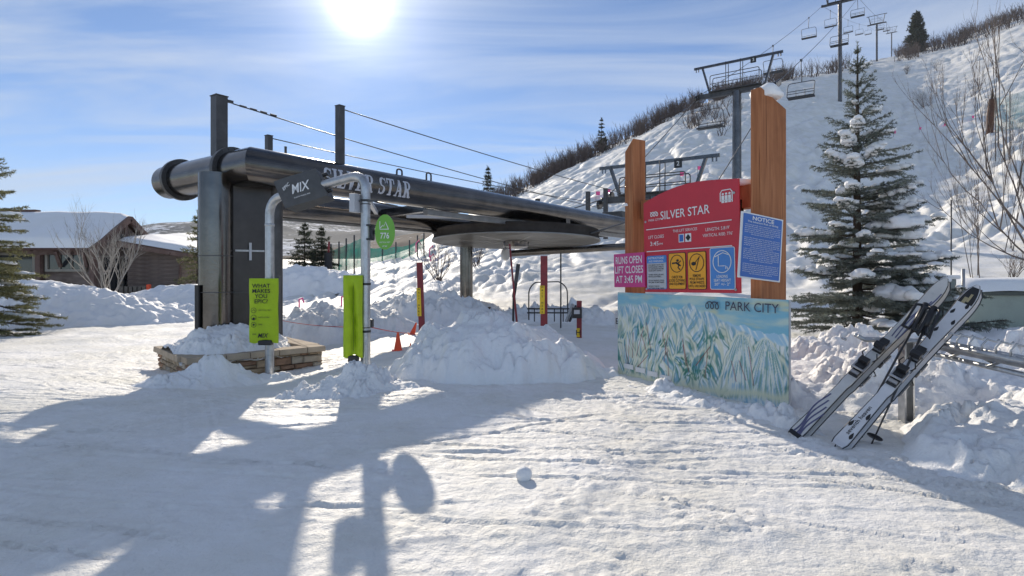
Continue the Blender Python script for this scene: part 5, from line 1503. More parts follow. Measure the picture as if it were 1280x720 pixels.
# blue notice sign on the post's end face
na = prb[1]; nd = (prb[2] - prb[1]).normalized(); nn = bd
n0 = at(924, 345, (line_at(bR + bd * .06, -bnm, 924).y) / K)
n0 = line_at(prb[1] + nn * 0.02, nd, 923); n0 = Vector((n0.x, n0.y, CAM - (346.5 - HY) / F * n0.y))
n1_ = line_at(prb[1] + nn * 0.02, nd, 975)
NW = (n1_.xy - n0.xy).length; NH = sz(81, (n0.y + n1_.y) / 2 / K)
Mn = frame_from(n0, nd) @ Matrix.Rotation(math.radians(-5.0), 4, 'Z')
nt = framed('notice_sign', Mn, 'blue NOTICE board with small white print, tilted on the tall post', 'sign')
MB().prism([(0, 0), (NW, 0), (NW, NH), (0, NH)], Matrix.Identity(4), -0.012, 0).build('plate', WHITEP, nt, local=True)
Flat().rrect(NW * .03, NH * .02, NW * .97, NH * .98, NW * .02).build('blue_field', BLUE, nt, 0.002)
f = Flat().text('NOTICE', NW * .5, NH * .925, NH * .085, bold=.02, width=NW * .52)
f.text('The Inherent Risk of Skiing', NW * .5, NH * .868, NH * .04, bold=.01, width=NW * .74)
rr = random.Random(3)
words = 'under utah law a skier assumes the risks of snow ice wind terrain bumps trees rocks forest growth and lift towers all skiers must read this notice'.split()
for k in range(27):
    y = NH * (.82 - .0285 * k)
    if k in (6, 20): continue
    ln = ''
    while len(ln) < 46: ln += rr.choice(words) + ' '
    w = .86 if k % 7 != 5 else .55
    f.text(ln.strip(), NW * .5, y, NH * .026, width=NW * w)
f.build('lettering', WHITEP, nt, 0.004)
# small grey plate half hidden behind the map
gp_ = on_board(774, 402, -0.05)
Mp = frame_from(gp_, bd)
sp = framed('marker_plate', Mp, 'small grey plate peeking out behind the left edge of the trail map', 'plate')
MB().box((0, 0, 0), (0.14, 0.18, 0.012)).build('plate', GREYP, sp, local=True)
Flat().text('E', -.03, 0, .09, bold=.01).build('lettering', BLACKP, sp, 0.008)

# ================================================================== SKIS, POLES, RACK
rackz = 0.87 * K
rpts = [at(1080, 427, 6.15), at(1165, 426, 5.95), at(1292, 458, 4.62)]
rpts = [Vector((p.x, p.y, rackz)) for p in rpts]
rack = empty('ski_rack', on(1133, 5.95), 'galvanised steel ski rack rail with wire hooks and channel post', 'ski rack')
pb_ = at(1133, 470, 5.97); zg = gz(pb_.x, pb_.y) - .2
ch = MB()
for dx, dy, w, d in ((-.030, 0, .012, .07), (.030, 0, .012, .07), (0, .03, .060, .012)):
    ch.box((pb_.x + dx, pb_.y + dy, (zg + rackz) / 2), (w, d, rackz - zg))
ch.build('channel_post', GALV, rack)
up = Vector((0, 0, 1))
d2 = (rpts[2] - rpts[1]).normalized(); n2 = Vector((d2.y, -d2.x, 0))
for off, dz in ((-.045, 0), (.045, 0), (0, -.085)):
    MB().path([rpts[1] + n2 * off + up * dz - d2 * .1, rpts[2] + n2 * off + up * dz], .016, 8).build('rail_tube', GALV, rack, True)
L = (rpts[2] - rpts[1]).length
zig = MB(); k = 0; pts = []
while k * .09 < L:
    pts.append(rpts[1] + d2 * (k * .09) + n2 * (.045 if k % 2 else -.045) + up * (0.0 if k % 4 < 2 else -.07)); k += 1
zig.path(pts, .009, 6).build('lattice_wire', GALV, rack, True)
MB().bar(rpts[1] - up * .03, rpts[2] - up * .03, .07, .022).build('rail_plate', GALV, rack)
for k in range(9):
    p = rpts[1] + d2 * (.12 + k * .115)
    pts = [p + n2 * .05, p + n2 * .05 + up * .05, p + n2 * .02 + up * .085, p - n2 * .03 + up * .07, p - n2 * .045 + up * .085]
    MB().path(pts, .006, 6).build('hook', GALV, rack, True)
d1 = (rpts[0] - rpts[1]).normalized(); n1 = Vector((d1.y, -d1.x, 0))
for off in (-.05, .05):
    MB().path([rpts[1] + n1 * off, rpts[0] + n1 * off, rpts[0] + n1 * off + d1 * .05 + up * .03], .014, 8).build('rail_tube', GALV, rack, True)
for k in range(3):
    p = rpts[1] + d1 * (.15 + .2 * k); MB().path([p + n1 * .05, p - n1 * .05], .010, 6).build('rail_tie', GALV, rack, True)

SKI_W = mat('white_ski_topsheet', (0.66, 0.65, 0.66), 0.3, 0, 0.08, 9.0, coat=.4)
SKI_T = mat('ivory_ski_topsheet', (0.60, 0.58, 0.55), 0.3, 0, 0.1, 9.0, coat=.4)
SKI_P = mat('purple_grey_graphic', (0.10, 0.10, 0.19), 0.35, 0, 0.2)
SKI_K = mat('black_ski_base', (0.015, 0.015, 0.017), 0.35, 0, 0.2)
SKI_G = mat('gold_grey_graphic', (0.35, 0.29, 0.16), 0.4, 0, 0.3)
BIND = mat('black_binding_plastic', (0.02, 0.02, 0.022), 0.35, 0, 0.3)
BINDS = mat('silver_binding_metal', (0.45, 0.45, 0.46), 0.3, 0.8, 0.2)
def ski_pair(name, base, tip, toward, label, style, spread=0.0, gap=0.028):
    base = Vector(base); tip = Vector(tip); ax = (tip - base); L = ax.length; ax.normalize()
    nz = (Vector(toward) - ax * Vector(toward).dot(ax)).normalized()
    xw = ax.cross(nz).normalized()
    M = Matrix((xw, ax, nz)).transposed().to_4x4(); M.translation = base
    root = framed(name, M, label, 'skis')
    def width(t):
        return (0.046 if t > .3 else .040) - 0.014 * math.sin(math.pi * min(1, max(0, (t - .05) / .85)))
    for which in (0, 1):
        z0 = which * -gap; off = which * spread
        b = MB(); n = 40; ring = []
        for i in range(n + 1):
            t = i / n; w = width(t)
            if t > .92: w *= math.sqrt(max(0.02, 1 - ((t - .92) / .08) ** 2))
            if t < .02: w *= .8
            lift = 0.0
            if t > .84: lift = ((t - .84) / .16) ** 2 * .075 * (-1 if which == 0 else 1) * -1
            if t < .05: lift = ((.05 - t) / .05) ** 2 * .015
            cam = .010 * math.sin(math.pi * t) * (1 if which == 0 else -1)
            th = .007 + .006 * math.sin(math.pi * min(1, t * 1.05))
            s = 1 if which == 0 else -1
            zb = z0 + cam + lift * s * (1 if which == 0 else 1)
            ring.append([(off - w, L * t, zb), (off + w, L * t, zb), (off + w * .94, L * t, zb + s * th), (off - w * .94, L * t, zb + s * th)])
        for r in ring: b.v.extend(Vector(p) for p in r)
        for i in range(n):
            for k in range(4):
                k2 = (k + 1) % 4; b.f.append((4 * i + k, 4 * i + k2, 4 * i + 4 + k2, 4 * i + 4 + k))
        b.f.append((0, 1, 2, 3)); b.f.append((4 * n + 3, 4 * n + 2, 4 * n + 1, 4 * n))
        ski = b.build('ski', SKI_W if style == 'white' else SKI_T, root, local=True)
        edge = MB()
        for k in (0, 1):
            sg = -1 if k == 0 else 1
            edge.path([Vector(r[k]) + Vector((sg * .0015, 0, 0)) for r in ring], .0035, 4)
        edge.build('steel_edge', SKI_K, ski, local=True)
        def tp(x, t):           # point on the top sheet
            i = min(n - 1, int(t * n)); fr_ = t * n - i; r0, r1 = ring[i], ring[i + 1]
            s = 1 if which == 0 else -1
            z = r0[2][2] * (1 - fr_) + r1[2][2] * fr_ + s * .0012
            return (off + x, L * t, z)
        if which == 0:
            gf = Flat(); vs, fs = [], []
            def quadstrip(P, w):
                bb = len(vs)
                for (x, t) in P: vs.append(tp(x - w(t) / 2, t)); vs.append(tp(x + w(t) / 2, t))
                fs.extend((bb + 2 * i, bb + 2 * i + 1, bb + 2 * i + 3, bb + 2 * i + 2) for i in range(len(P) - 1))
            if style == 'white':
                for k in range(7):
                    t0 = (.05, .10, .16, .70, .77, .83, .88)[k]; sd = -1 if k % 2 else 1
                    quadstrip([(sd * .026 * (1 - .15 * q), t0 + .035 * q) for q in np.linspace(0, 1, 5)], lambda t, t0=t0: .020 * math.sin(math.pi * min(1, max(0, (t - t0) / .035)) ** .7) + .001)
                    mesh_obj('graphic', vs, fs, SKI_K, ski, local=True)
                    vs.clear(); fs.clear()
                quadstrip([(0, t) for t in np.linspace(.905, .985, 8)], lambda t: .084 * math.sqrt(max(.02, 1 - ((t - .905) / .09) ** 2)))
                mesh_obj('tip_graphic', vs, fs, SKI_K, ski, local=True)
                vs.clear(); fs.clear()
                quadstrip([(.006, t) for t in np.linspace(.915, .955, 4)], lambda t: .014); quadstrip([(-.012, t) for t in np.linspace(.905, .935, 4)], lambda t: .020)
                mesh_obj('tip_mark', [(v[0], v[1], v[2] + .001) for v in vs], fs, SKI_G, ski, local=True)
                tf = Flat().text('seventh heaven', 0, 0, .034, bold=.012, width=.25)
                mesh_obj('lettering', [tp(-y - 0.004, .145 + x / L) for x, y in tf.v], tf.f, BLACKP, ski, local=True)
            else:
                for k in range(4):
                    quadstrip([(-.026 + .018 * k + .012 * math.sin(t * 30 + k), t) for t in np.linspace(.02, .24 - .03 * k, 14)], lambda t: .010)
                    mesh_obj('graphic', vs, fs, SKI_P, ski, local=True); vs.clear(); fs.clear()
                for k in range(3):
                    quadstrip([(.030 - .016 * k + .008 * math.sin(t * 22 + k), t) for t in np.linspace(.62, .93 - .05 * k, 16)], lambda t: .008)
                    mesh_obj('graphic', vs, fs, SKI_P, ski, local=True); vs.clear(); fs.clear()
                quadstrip([(.0, t) for t in np.linspace(.0, .022, 4)], lambda t: .07); mesh_obj('tail_graphic', vs, fs, SKI_K, ski, local=True)
        # bindings
        s = 1 if which == 0 else -1
        zt = z0 + .018 * s
        for t, ln in ((.40, .15), (.545, .12)):
            bd_ = MB(); y = L * t
            bd_.box((off, y, zt + s * .010), (.060, ln, .022)); bd_.box((off, y + ln * .18, zt + s * .034), (.052, ln * .55, .034))
            bd_.box((off, y + ln * (.30 if t < .5 else -.30), zt + s * .060), (.062, ln * .30, .040))
            bo = bd_.build('binding', BIND, ski, local=True, bevel=.005)
            bm_ = MB()
            bm_.box((off - .036, y + ln * .1, zt + s * .030), (.010, ln * .6, .020)); bm_.box((off + .036, y + ln * .1, zt + s * .030), (.010, ln * .6, .020))
            bm_.box((off, y - ln * .35, zt + s * .026), (.05, .025, .016))
            bm_.tube((off - .034, y - ln * .2, zt + s * .05), (off + .034, y - ln * .2, zt + s * .05), .009, n=8)
            bm_.build('binding_plate', BINDS, ski, local=True)
        for sg in (-1, 1):
            MB().path([(off + sg * .03, L * .46, zt + s * .01), (off + sg * .05, L * .462, zt + s * .05), (off + sg * .035, L * .47, zt + s * .085)], .004, 6).build('brake_arm', SKI_K, ski, True, local=True)
    return M
view = Vector((-0.55, -0.75, 0.45))
ski_pair('ski_pair', at(991, 546, 5.45), at(1180, 357, 6.25), view, 'pair of purple and ivory skis leaning on the rack beside the trail map', 'ivory', 0.022)
ski_pair('ski_pair', at(1046, 558, 5.15), at(1219, 366, 5.85), view, 'pair of white skis with black tips lettered seventh heaven, leaning on the rack', 'white', 0.020)
for k, (b0, t0, lab) in enumerate(((at(1089, 556, 5.25), at(1168, 384, 5.62), 'ski pole standing right of the white skis, its basket near the snow'), (at(1064, 551, 5.35), at(1158, 380, 5.70), 'ski pole standing between the two pairs of skis'))):
    r = empty('ski_pole', b0, lab, 'ski pole', 'ski poles at the rack')
    ax = (t0 - b0).normalized(); L = (t0 - b0).length
    MB().tube(b0, b0 + ax * L * .86, .0045, .009, 10).build('shaft', DARK_STEEL, r, True)
    MB().path([b0 + ax * L * .85, b0 + ax * L * .90, b0 + ax * L], [.018, .024, .022], 10).build('grip', BLACKPL, r, True)
    MB().lathe(b0 + ax * .05, [(.008, 0), (.045, .004), (.045, .010), (.008, .016)], 14, ax).build('basket', BLACKPL, r, True)
    sd = ax.orthogonal().normalized()
    for q_ in range(3):
        s2_ = (sd * math.cos(q_ * 2.1) + ax.cross(sd) * math.sin(q_ * 2.1))
        MB().path([b0 + ax * L * .99, b0 + ax * L * .97 + s2_ * .05, b0 + ax * L * (.83 - .03 * q_) + s2_ * .06, b0 + ax * L * .80 + s2_ * .02, b0 + ax * L * .88], .009, 6).build('strap', BLACKPL, r, True)

# utility cabinet and box behind the rack
c = on(1252, 13.5); w_ = 2.6
cab = empty('utility_cabinet', c, 'low grey green utility cabinet with snow on its lid, behind the ski rack', 'cabinet')
zt = CAM - (368 - HY) / F * c.y
MB().box((c.x + .35, c.y + .5, (c.z - .3 + zt) / 2), (1.75, 1.0, zt - c.z + .3)).build('body', UGREEN, cab, bevel=.01)
MB().box((c.x + .35, c.y + .5, zt + .02), (1.95, 1.15, .07)).build('lid', mat('dark_cabinet_lid', (.06, .07, .06), .5), cab, bevel=.01)
b = MB()
nxx, nyy = 30, 14
for i in range(nxx + 1):
    for j in range(nyy + 1):
        a = -1 + 2 * i / nxx; q = -1 + 2 * j / nyy
        h = .21 * (1 - abs(a) ** 8) * (1 - abs(q) ** 6) + .012 * math.sin(a * 5) * math.cos(q * 3)
        b.v.append(Vector((c.x + .35 + a * 1.02, c.y + .5 + q * .62, zt + .05 + h)))
b.f += [(i * (nyy + 1) + j, (i + 1) * (nyy + 1) + j, (i + 1) * (nyy + 1) + j + 1, i * (nyy + 1) + j + 1) for i in range(nxx) for j in range(nyy)]
b.build('snow_cap', SNOWF, cab, True)
tg = at(1217, 384, 13.4); MB().box((tg.x, c.y - .02, tg.z), (.10, .015, .13)).build('warning_tag', YELLOW, cab)
c = on(1168, 12.2)
bxs = empty('utility_box', c, 'tall grey green metal box standing between spruce and skis', 'cabinet')
zt = CAM - (349 - HY) / F * c.y
MB().box((c.x, c.y + .3, (c.z - .2 + zt) / 2), (.72, .5, zt - c.z + .2)).build('body', mat('blue_grey_box_paint', (.19, .22, .215), .5, 0, .1), bxs, bevel=.01)
for dx in (-.12, .16): MB().box((c.x + dx, c.y + .046, (c.z + zt) / 2), (.012, .012, zt - c.z - .05)).build('door_seam', DARK_STEEL, bxs)
MB().box((c.x + .02, c.y + .3, zt + .03), (.78, .56, .06)).build('snow_cap', SNOWF, bxs, bevel=.025)
MB().tube(on(1204, 12.0, -.1), at(1204, 336, 12.0), .022, n=10).build('steel_post', GALV, smooth=True, label='thin galvanised post between the two utility cabinets', category='post')
MB().tube(on(1189, 19), at(1189, 250, 19), .015, n=8).build('marker_stake', DARK_STEEL, smooth=True, label='tall thin dark stake in the snow behind the spruce', category='stake')

# ================================================================== QUEUE POSTS, CONES, RAILS, FLAGS
def queue_post(px, ytop, d, lean, w, lab, text, ylab, tape=True, zfoot=-.3):
    f0 = on(px + lean, d, zfoot); t0 = at(px, ytop, d)
    r = empty('queue_post', on(px + lean, d), lab, 'post', 'red queue posts by the lift')
    MB().bar(f0, t0, w, w * .8).build('shaft', REDPOST, r, bevel=.004)
    if text:
        za, zb = ylab
        a = at(px, za, d); b_ = at(px, zb, d)
        sh = (f0 - t0); k0 = (t0.z - a.z) / (t0.z - f0.z); k1 = (t0.z - b_.z) / (t0.z - f0.z)
        A = t0 + sh * k0; B = t0 + sh * k1
        off = Vector((-w * .28, -w * .40 - .006, 0))
        lb = MB().bar(A + off, B + off, w * .72, .008, up=(0, 1, 0)).build('label_strip', YELLOWB, r)
        M = frame_from((A + B) / 2 + off + Vector((0, -.008, 0)), Vector((1, 0, 0)))
        ff = Flat(); n = len(text); Ls = (A - B).length
        for k, chx in enumerate(text): ff.text(chx, 0, Ls * (.5 - (k + .5) / n), Ls / n * .8, bold=.01)
        mesh_obj('lettering', [M @ Vector((x, y, 0)) for x, y in ff.v], ff.f, BLACKP, lb)
    return r
queue_post(524.5, 328, 12.3, 4.5, sz(7.2, 12.3), 'leaning dark red post with yellow label strip, left of the snow mound', 'WAIT HERE', (360, 395))
queue_post(680, 320, 12.6, 0, sz(8.5, 12.6), 'upright dark red post with yellow WAIT HERE strip behind the snow mound', 'WAIT HERE', (357, 392), zfoot=-.2)
r3 = queue_post(724, 376, 13.6, 0, sz(6, 13.6), 'short red and yellow post with a black box on it, right of the snow mound', 'H', (410, 421))
MB().box(at(721, 391, 13.45), (sz(12, 13.6), .10, sz(13, 13.6))).build('black_box', BLACKPL, r3, bevel=.006)
MB().box(at(721, 390, 13.30), (sz(7, 13.6), .02, sz(5, 13.6))).build('button_plate', GREYP, r3)
r = empty('boundary_pole', on(648, 13), 'thin leaning red brown pole in front of the bull wheel', 'pole')
MB().tube(on(649, 13, -.1), at(637, 305, 13), .017, .014, 10).build('shaft', REDPOST, r, True)
r = empty('shovel', on(640, 14.5), 'dark tool handle stuck upright in the snow below the bull wheel', 'shovel')
MB().tube(at(642, 372, 14.5), at(648, 330, 14.5), .03, .035, 10).build('handle', DARK_STEEL, r, True)
MB().tube(on(641, 14.5, -.1), at(642, 372, 14.5), .018, .02, 8).build('shaft', BLACKPL, r, True)
hr = empty('handrail', on(690, 15.5), 'black tubular handrail and platform edge behind the snow mound', 'handrail')
def hp(px, py, d=15.5): return at(px, py, d)
MB().path(fillet([hp(661, 400), hp(661, 362), hp(668, 353), hp(700, 352, 16.5), hp(709, 360, 16.5), hp(710, 400, 16.5)], .15), .012, 8).build('rail', BLACKPL, hr, True)
for yy in (386, 391): MB().tube(hp(659, yy), hp(722, yy, 15.2), .013, n=8).build('lower_rail', BLACKPL, hr, True)
for px in (668, 680, 693, 704): MB().tube(hp(px, 385), hp(px, 402), .010, n=8).build('baluster', BLACKPL, hr)
MB().bar(hp(708, 402, 14.6), hp(716, 380, 14.8), .05, .03).build('brace', GALV, hr)
MB().bar(hp(712, 402, 14.6), hp(720, 382, 14.8), .03, .03).build('brace', BLACKPL, hr)
MB().tube(on(701, 16, -.1), at(701, 316, 16), .014, n=8).build('thin_pole', BLACKPL, smooth=True, label='very thin dark vertical pole between handrail and bull wheel', category='pole')
cone = empty('traffic_cone', (0, 0, 0), 'x', 'traffic cone', 'orange cones along the queue lane')
CH = sz(23, 11.6)
MB().lathe((0, 0, .012), [(CH * .26, 0), (CH * .22, .01), (CH * .055, CH * .97), (CH * .04, CH)], 20).build('cone_body', ORANGE, cone, True, local=True, angle=40)
MB().box((0, 0, .006), (CH * .66, CH * .66, .016)).build('base_plate', ORANGE, cone, local=True, bevel=.003)
for k, (px, d, s, rz, lab) in enumerate(((497.5, 11.7, 1.0, (0, 0, .2), 'upright orange traffic cone nearest to the gate pole'), (515, 14.2, .85, (.15, .30, .4), 'tilted orange cone behind the leaning red post'), (513, 12.1, .28, (0, 0, 0), 'tiny orange cone tip poking from snow beside the leaning red post'), (367, 12.6, .40, (0, 0, 0), 'orange cone tip poking from snow behind the planter'))):
    cc = cone if k == 0 else copy_thing(cone)
    p = on(px, d); cc.location = (p.x, p.y, gfull(p.x, p.y) - .01); cc.rotation_euler = rz; cc.scale = (s, s, s); cc['label'] = lab
rp_ = [at(464, 409, 9.3), at(500, 417, 11.0), at(531, 418, 12.2)]
MB().path(sag(rp_[0], rp_[2], .02), .005, 6).build('queue_rope', mat('red_rope', (.45, .06, .05), .8), smooth=True, label='thin red rope strung from the gate pole to the leaning red post', category='rope')
MB().path(sag(at(450, 409, 9.3), at(350, 400, 14), .03), .005, 6).build('queue_rope', MATS['red_rope'], smooth=True, label='thin red rope running left from the gate pole behind the planter', category='rope')
bx_ = at(464, 404, 9.25); MB().box(bx_, (.05, .06, .09)).build('rope_reel', DARK_STEEL, label='small dark rope reel on the gate pole', category='reel', bevel=.008)
for k, (px, py, d, lab) in enumerate(((374, 376, 24, 'bent pink ribbon stake seen between the two gate poles, nearer the left pole'), (427, 370, 24, 'bent pink ribbon stake close to the left side of the zipped lime cover'))):
    p = at(px, py + 6, d); p.z = gz(p.x, p.y) - .05
    r = empty('pink_marker', p, lab, 'marker flag', 'pink marker flags')
    h = sz(14, d)
    MB().path([p, p + Vector((.0, 0, h)), p + Vector((sz(4, d), 0, h * 1.1)), p + Vector((sz(6, d), 0, h * .7))], .022, 6).build('ribbon', PINK, r, True)
fl = empty('pink_flag', (0, 0, 0), 'x', 'marker flag', 'pink marker flags')
MB().tube((0, 0, -.2), (0, 0, .55), .012, n=6).build('stake', DARK_STEEL, fl, local=True)
MB().add([(0, 0, .30), (.30, .03, .32), (.29, -.02, .56), (0, 0, .55), (0, .012, .30), (.30, .042, .32), (.29, -.008, .56), (0, .012, .55)], [(0, 1, 2, 3), (7, 6, 5, 4), (0, 4, 5, 1), (1, 5, 6, 2), (2, 6, 7, 3)]).build('flag', PINK, fl, local=True)
FL = [(1117, 63, 'first to the right of the spruce'), (1149, 64, 'second to the right of the spruce'), (1180, 66, 'third to the right of the spruce'), (1215, 68, 'beside the brown padded trunk'), (745, 50, 'left of the lift frame'), (758, 52, 'beside the nearest lift frame'), (850, 55, 'seen through the nearest lift frame'), (872, 56, 'right of the nearest lift frame')]
def ground_d(px, py, lo=20, hi=120):
    for d in np.linspace(lo, hi, 400):
        p = on(px, d)
        if proj(p)[1] <= py: return d
    return hi
FY = {1117: 171, 1149: 166, 1180: 161, 1215: 152, 745: 250, 758: 247, 850: 226, 872: 218}
first = True
for px, _, lab in FL:
    d = ground_d(px, FY[px]); c = fl if first else copy_thing(fl)
    c.location = on(px, d); c.rotation_euler = (0, 0, .3); c['label'] = 'small pink flag on the slope, ' + lab; first = False
    c.scale = (1.1, 1.1, 1.1)

# ================================================================== TREES AND SHRUBS
def needles(P, Dr, L, wid, rng):
    """flat needle triangles at points P growing along Dr"""
    n = len(P)
    s = np.cross(Dr, rng.normal(size=(n, 3))); s /= np.linalg.norm(s, axis=1)[:, None] + 1e-9
    V = np.empty((n, 3, 3))
    V[:, 0] = P - s * wid; V[:, 1] = P + s * wid; V[:, 2] = P + Dr * L[:, None]
    return V.reshape(-1, 3)

def conifer(name, label, base, H, R, seed, material, whorls=22, per=6, dense=0.016, nl=0.030, nw=0.004, droop=0.25, top_up=0.75, r0=None, taper=0.9, lopside=None, group=None, sub=0.11, extra=0, low=0.06):
    rng = np.random.default_rng(seed); rd = random.Random(seed)
    base = Vector(base)
    t = empty(name, base, label, 'conifer', group)
    r0 = r0 or H * 0.017
    MB().path([base - Vector((0, 0, .15)), base + Vector((rd.uniform(-.02, .02) * H * .3, 0, H * .5)), base + Vector((0, 0, H * .97))], [r0, r0 * .6, r0 * .08], 10).build('trunk', BARK, t, True)
    tw = MB(); PP, DD = [], []; tips = []
    def brush(a, b_, dens):
        a = np.array(a); b2 = np.array(b_); d = b2 - a; L = np.linalg.norm(d)
        if L < 1e-4: return
        d = d / L; n = max(2, int(L / dens)) * 3
        tt = rng.random(n); p = a + d * (tt * L)[:, None]
        r = rng.normal(size=(n, 3)); r -= d * (r @ d)[:, None]; r /= np.linalg.norm(r, axis=1)[:, None] + 1e-9
        g = d * rng.uniform(.35, .8, n)[:, None] + r * .85
        g[:, 2] += .12
        g /= np.linalg.norm(g, axis=1)[:, None]
        PP.append(p); DD.append(g)
    for w in range(whorls):
        f = low + (0.985 - low) * (w + rd.uniform(-.3, .3)) / whorls
        f = min(.985, max(low, f))
        z = H * f
        ln = R * (1 - f) ** taper * 1.05 + .03 * H * .3
        n = per + (1 if rd.random() < .4 else 0)
        a0 = rd.uniform(0, 6.28)
        for k in range(n + extra):
            az = a0 + 2 * math.pi * k / n + rd.uniform(-.35, .35)
            l = ln * rd.uniform(.72, 1.12)
            if lopside: l *= 1 + lopside * math.cos(az)
            if rd.random() < .08: l *= .55
            if k >= n: l *= rd.uniform(.3, .55)
            up = -droop * (1 - f) + top_up * f ** 2.2 + rd.uniform(-.17, .17)
            o = Vector((base.x, base.y, base.z + z + H / whorls * rd.uniform(-.55, .55) * (1 - f))); p = o; pts = [p]
            dirh = Vector((math.cos(az), math.sin(az), 0))
            ns = 4
            for s in range(ns):
                pit = up + .34 * (s / ns) ** 1.5 * (1 - f)
                p = p + (dirh * math.cos(pit) + Vector((0, 0, math.sin(pit)))) * (l / ns) + Vector((rd.uniform(-.01, .01), rd.uniform(-.01, .01), 0)) * l
                pts.append(p)
            tw.path(pts, [max(.003, .012 * l) * (1 - .8 * i / ns) for i in range(ns + 1)], 4, cap=False)
            for i in range(ns): brush(pts[i], pts[i + 1], dense)
            tips.append((pts, f, az, l))
            # side shoots lying in the branch plane
            m = int(l / sub)
            sidev = Vector((-dirh.y, dirh.x, 0))
            for q in range(m):
                tq = .18 + .80 * (q + rd.random() * .7) / max(1, m)
                if tq > .98: continue
                ii = min(ns - 1, int(tq * ns)); c0 = pts[ii].lerp(pts[ii + 1], tq * ns - ii)
                for sg in (-1, 1):
                    if rd.random() < .12: continue
                    sl = l * (.42 * (1 - tq) + .10) * rd.uniform(.7, 1.2)
                    sl = min(sl, .55 * R)
                    dv = (dirh * .75 + sidev * sg * rd.uniform(.6, 1.0) + Vector((0, 0, rd.uniform(-.28, .08)))).normalized()
                    c1 = c0 + dv * sl
                    tw.path([c0, c1], [.0035, .0015], 3, cap=False)
                    brush(c0, c1, dense)
                    if sl > .26 * R and sl > .16:
                        for h in (.4, .68):
                            for sg2 in (-1, 1):
                                d3 = (dv + Vector((-dv.y, dv.x, 0)) * sg2 * .8).normalized()
                                e0 = c0.lerp(c1, h); brush(e0, e0 + d3 * sl * .34, dense)
    brush((base.x, base.y, base.z + H * .90), (base.x, base.y, base.z + H), dense * .6)
    tw.build('twig', BARK, t, kind='stuff')
    P = np.concatenate(PP); Dv = np.concatenate(DD)
    V = needles(P, Dv, rng.uniform(.7, 1.25, len(P)) * nl, nw, rng)
    np_mesh('foliage', V, np.arange(len(V)).reshape(-1, 3), material, t, smooth=False, kind='stuff')
    return t, tips

def bough_snow(tree, pts, w, h, seed, t0=.45, t1=.95):
    """a cushion of snow lying along the outer part of one bough"""
    rd = random.Random(seed); b = MB(); n = 4
    for k in range(n):
        t = t0 + (t1 - t0) * k / (n - 1); q = t * (len(pts) - 1); i = min(len(pts) - 2, int(q))
        c = pts[i].lerp(pts[i + 1], q - i) + Vector((rd.uniform(-.25, .25) * w, rd.uniform(-.25, .25) * w, h * .60))
        s_ = rd.uniform(.7, 1.1) * (1 if 0 < k < n - 1 else .7)
        b.blob(c, (w * s_, w * s_ * .8, h * s_), seed + k, 3, .20, 1.7, flat=-.5)
    return b.build('snow_clump', SNOWF, tree, True)
spr, tips = conifer('spruce', 'snowy blue spruce beside the timber sign frame', on(1072, 12.3), CAM + (HY - 52) / F * 12.3 * K - on(1072, 12.3).z, 1.36, 7, NEEDLE_B, 27, 5, .0118, .037, .0044, .10, 1.0, lopside=.18, sub=.076, taper=.92, extra=4)
used = set()
for k, (px, py, w, h) in enumerate(((1095, 241, 15, 9), (1070, 205, 11, 7), (1052, 243, 12, 8), (1112, 258, 20, 12), (1130, 277, 20, 11), (1106, 270, 16, 10), (1122, 296, 22, 12), (1060, 300, 12, 7), (1080, 166, 7, 4), (1040, 205, 10, 7), (1148, 322, 15, 8), (1140, 372, 18, 12), (1078, 330, 14, 7), (1030, 345, 13, 6), (1024, 300, 11, 6), (1064, 128, 5, 3), (1095, 190, 9, 5), (1090, 285, 13, 8), (1010, 330, 10, 5), (1160, 310, 11, 6))):
    best = None
    for q, (pts, f, az, l) in enumerate(tips):
        if q in used or math.sin(az) > .35: continue
        m = pts[2].lerp(pts[4], .45); a, c_ = proj(m); e = math.hypot(a - px, (c_ - py) * 1.5)
        if best is None or e < best[0]: best = (e, q)
    used.add(best[1]); bough_snow(spr, tips[best[1]][0], sz(w, 12) * .85, sz(h, 12) * 1.0, 60 + 5 * k, .42, .88)
cand = [q for q, t_ in enumerate(tips) if q not in used and math.sin(t_[2]) < .1 and t_[3] > .35 and t_[1] < .85]
rd = random.Random(31); rd.shuffle(cand)
for k, q in enumerate(cand[:36]): bough_snow(spr, tips[q][0], rd.uniform(.07, .14), rd.uniform(.04, .08), 400 + 5 * k, .45, .95)
fir, tipsl = conifer('fir_tree', 'olive green conifer with snow on its boughs at the left edge', on(-18, 16.5), CAM + (HY - 172) / F * 16.5 * K - on(-18, 16.5).z, 1.28, 12, NEEDLE_G, 19, 5, .016, .05, .006, .34, .5, sub=.11, taper=.72, extra=2)
rd = random.Random(9); cand = [t_ for t_ in tipsl if math.cos(t_[2]) > -.1 and t_[3] > .5 and t_[1] < .75]
rd.shuffle(cand)
for k, t_ in enumerate(cand[:17]): bough_snow(fir, t_[0], rd.uniform(.09, .15), rd.uniform(.045, .07), 200 + 5 * k, .35, .85)
for px, yt, d, R_, sd, lab in ((381, 276, 36, .95, 21, 'left of the two small firs seen below the pipe beam'), (402, 283, 37.5, .95, 22, 'right of the two small firs seen below the pipe beam')):
    b0 = on(px, d, .55)
    conifer('fir_tree', lab, b0, CAM + (HY - yt) / F * d * K - b0.z, R_, sd, NEEDLE_D, 13, 6, .05, .11, .014, .2, .6, sub=.22)
d = 88; b0 = on(610, d); conifer('fir_tree', 'small lone fir on the skyline above the pipe beam', b0, CAM + (HY - 208) / F * d * K - b0.z, 1.1, 31, NEEDLE_D, 12, 5, .10, .24, .035, .2, .5, sub=.4)
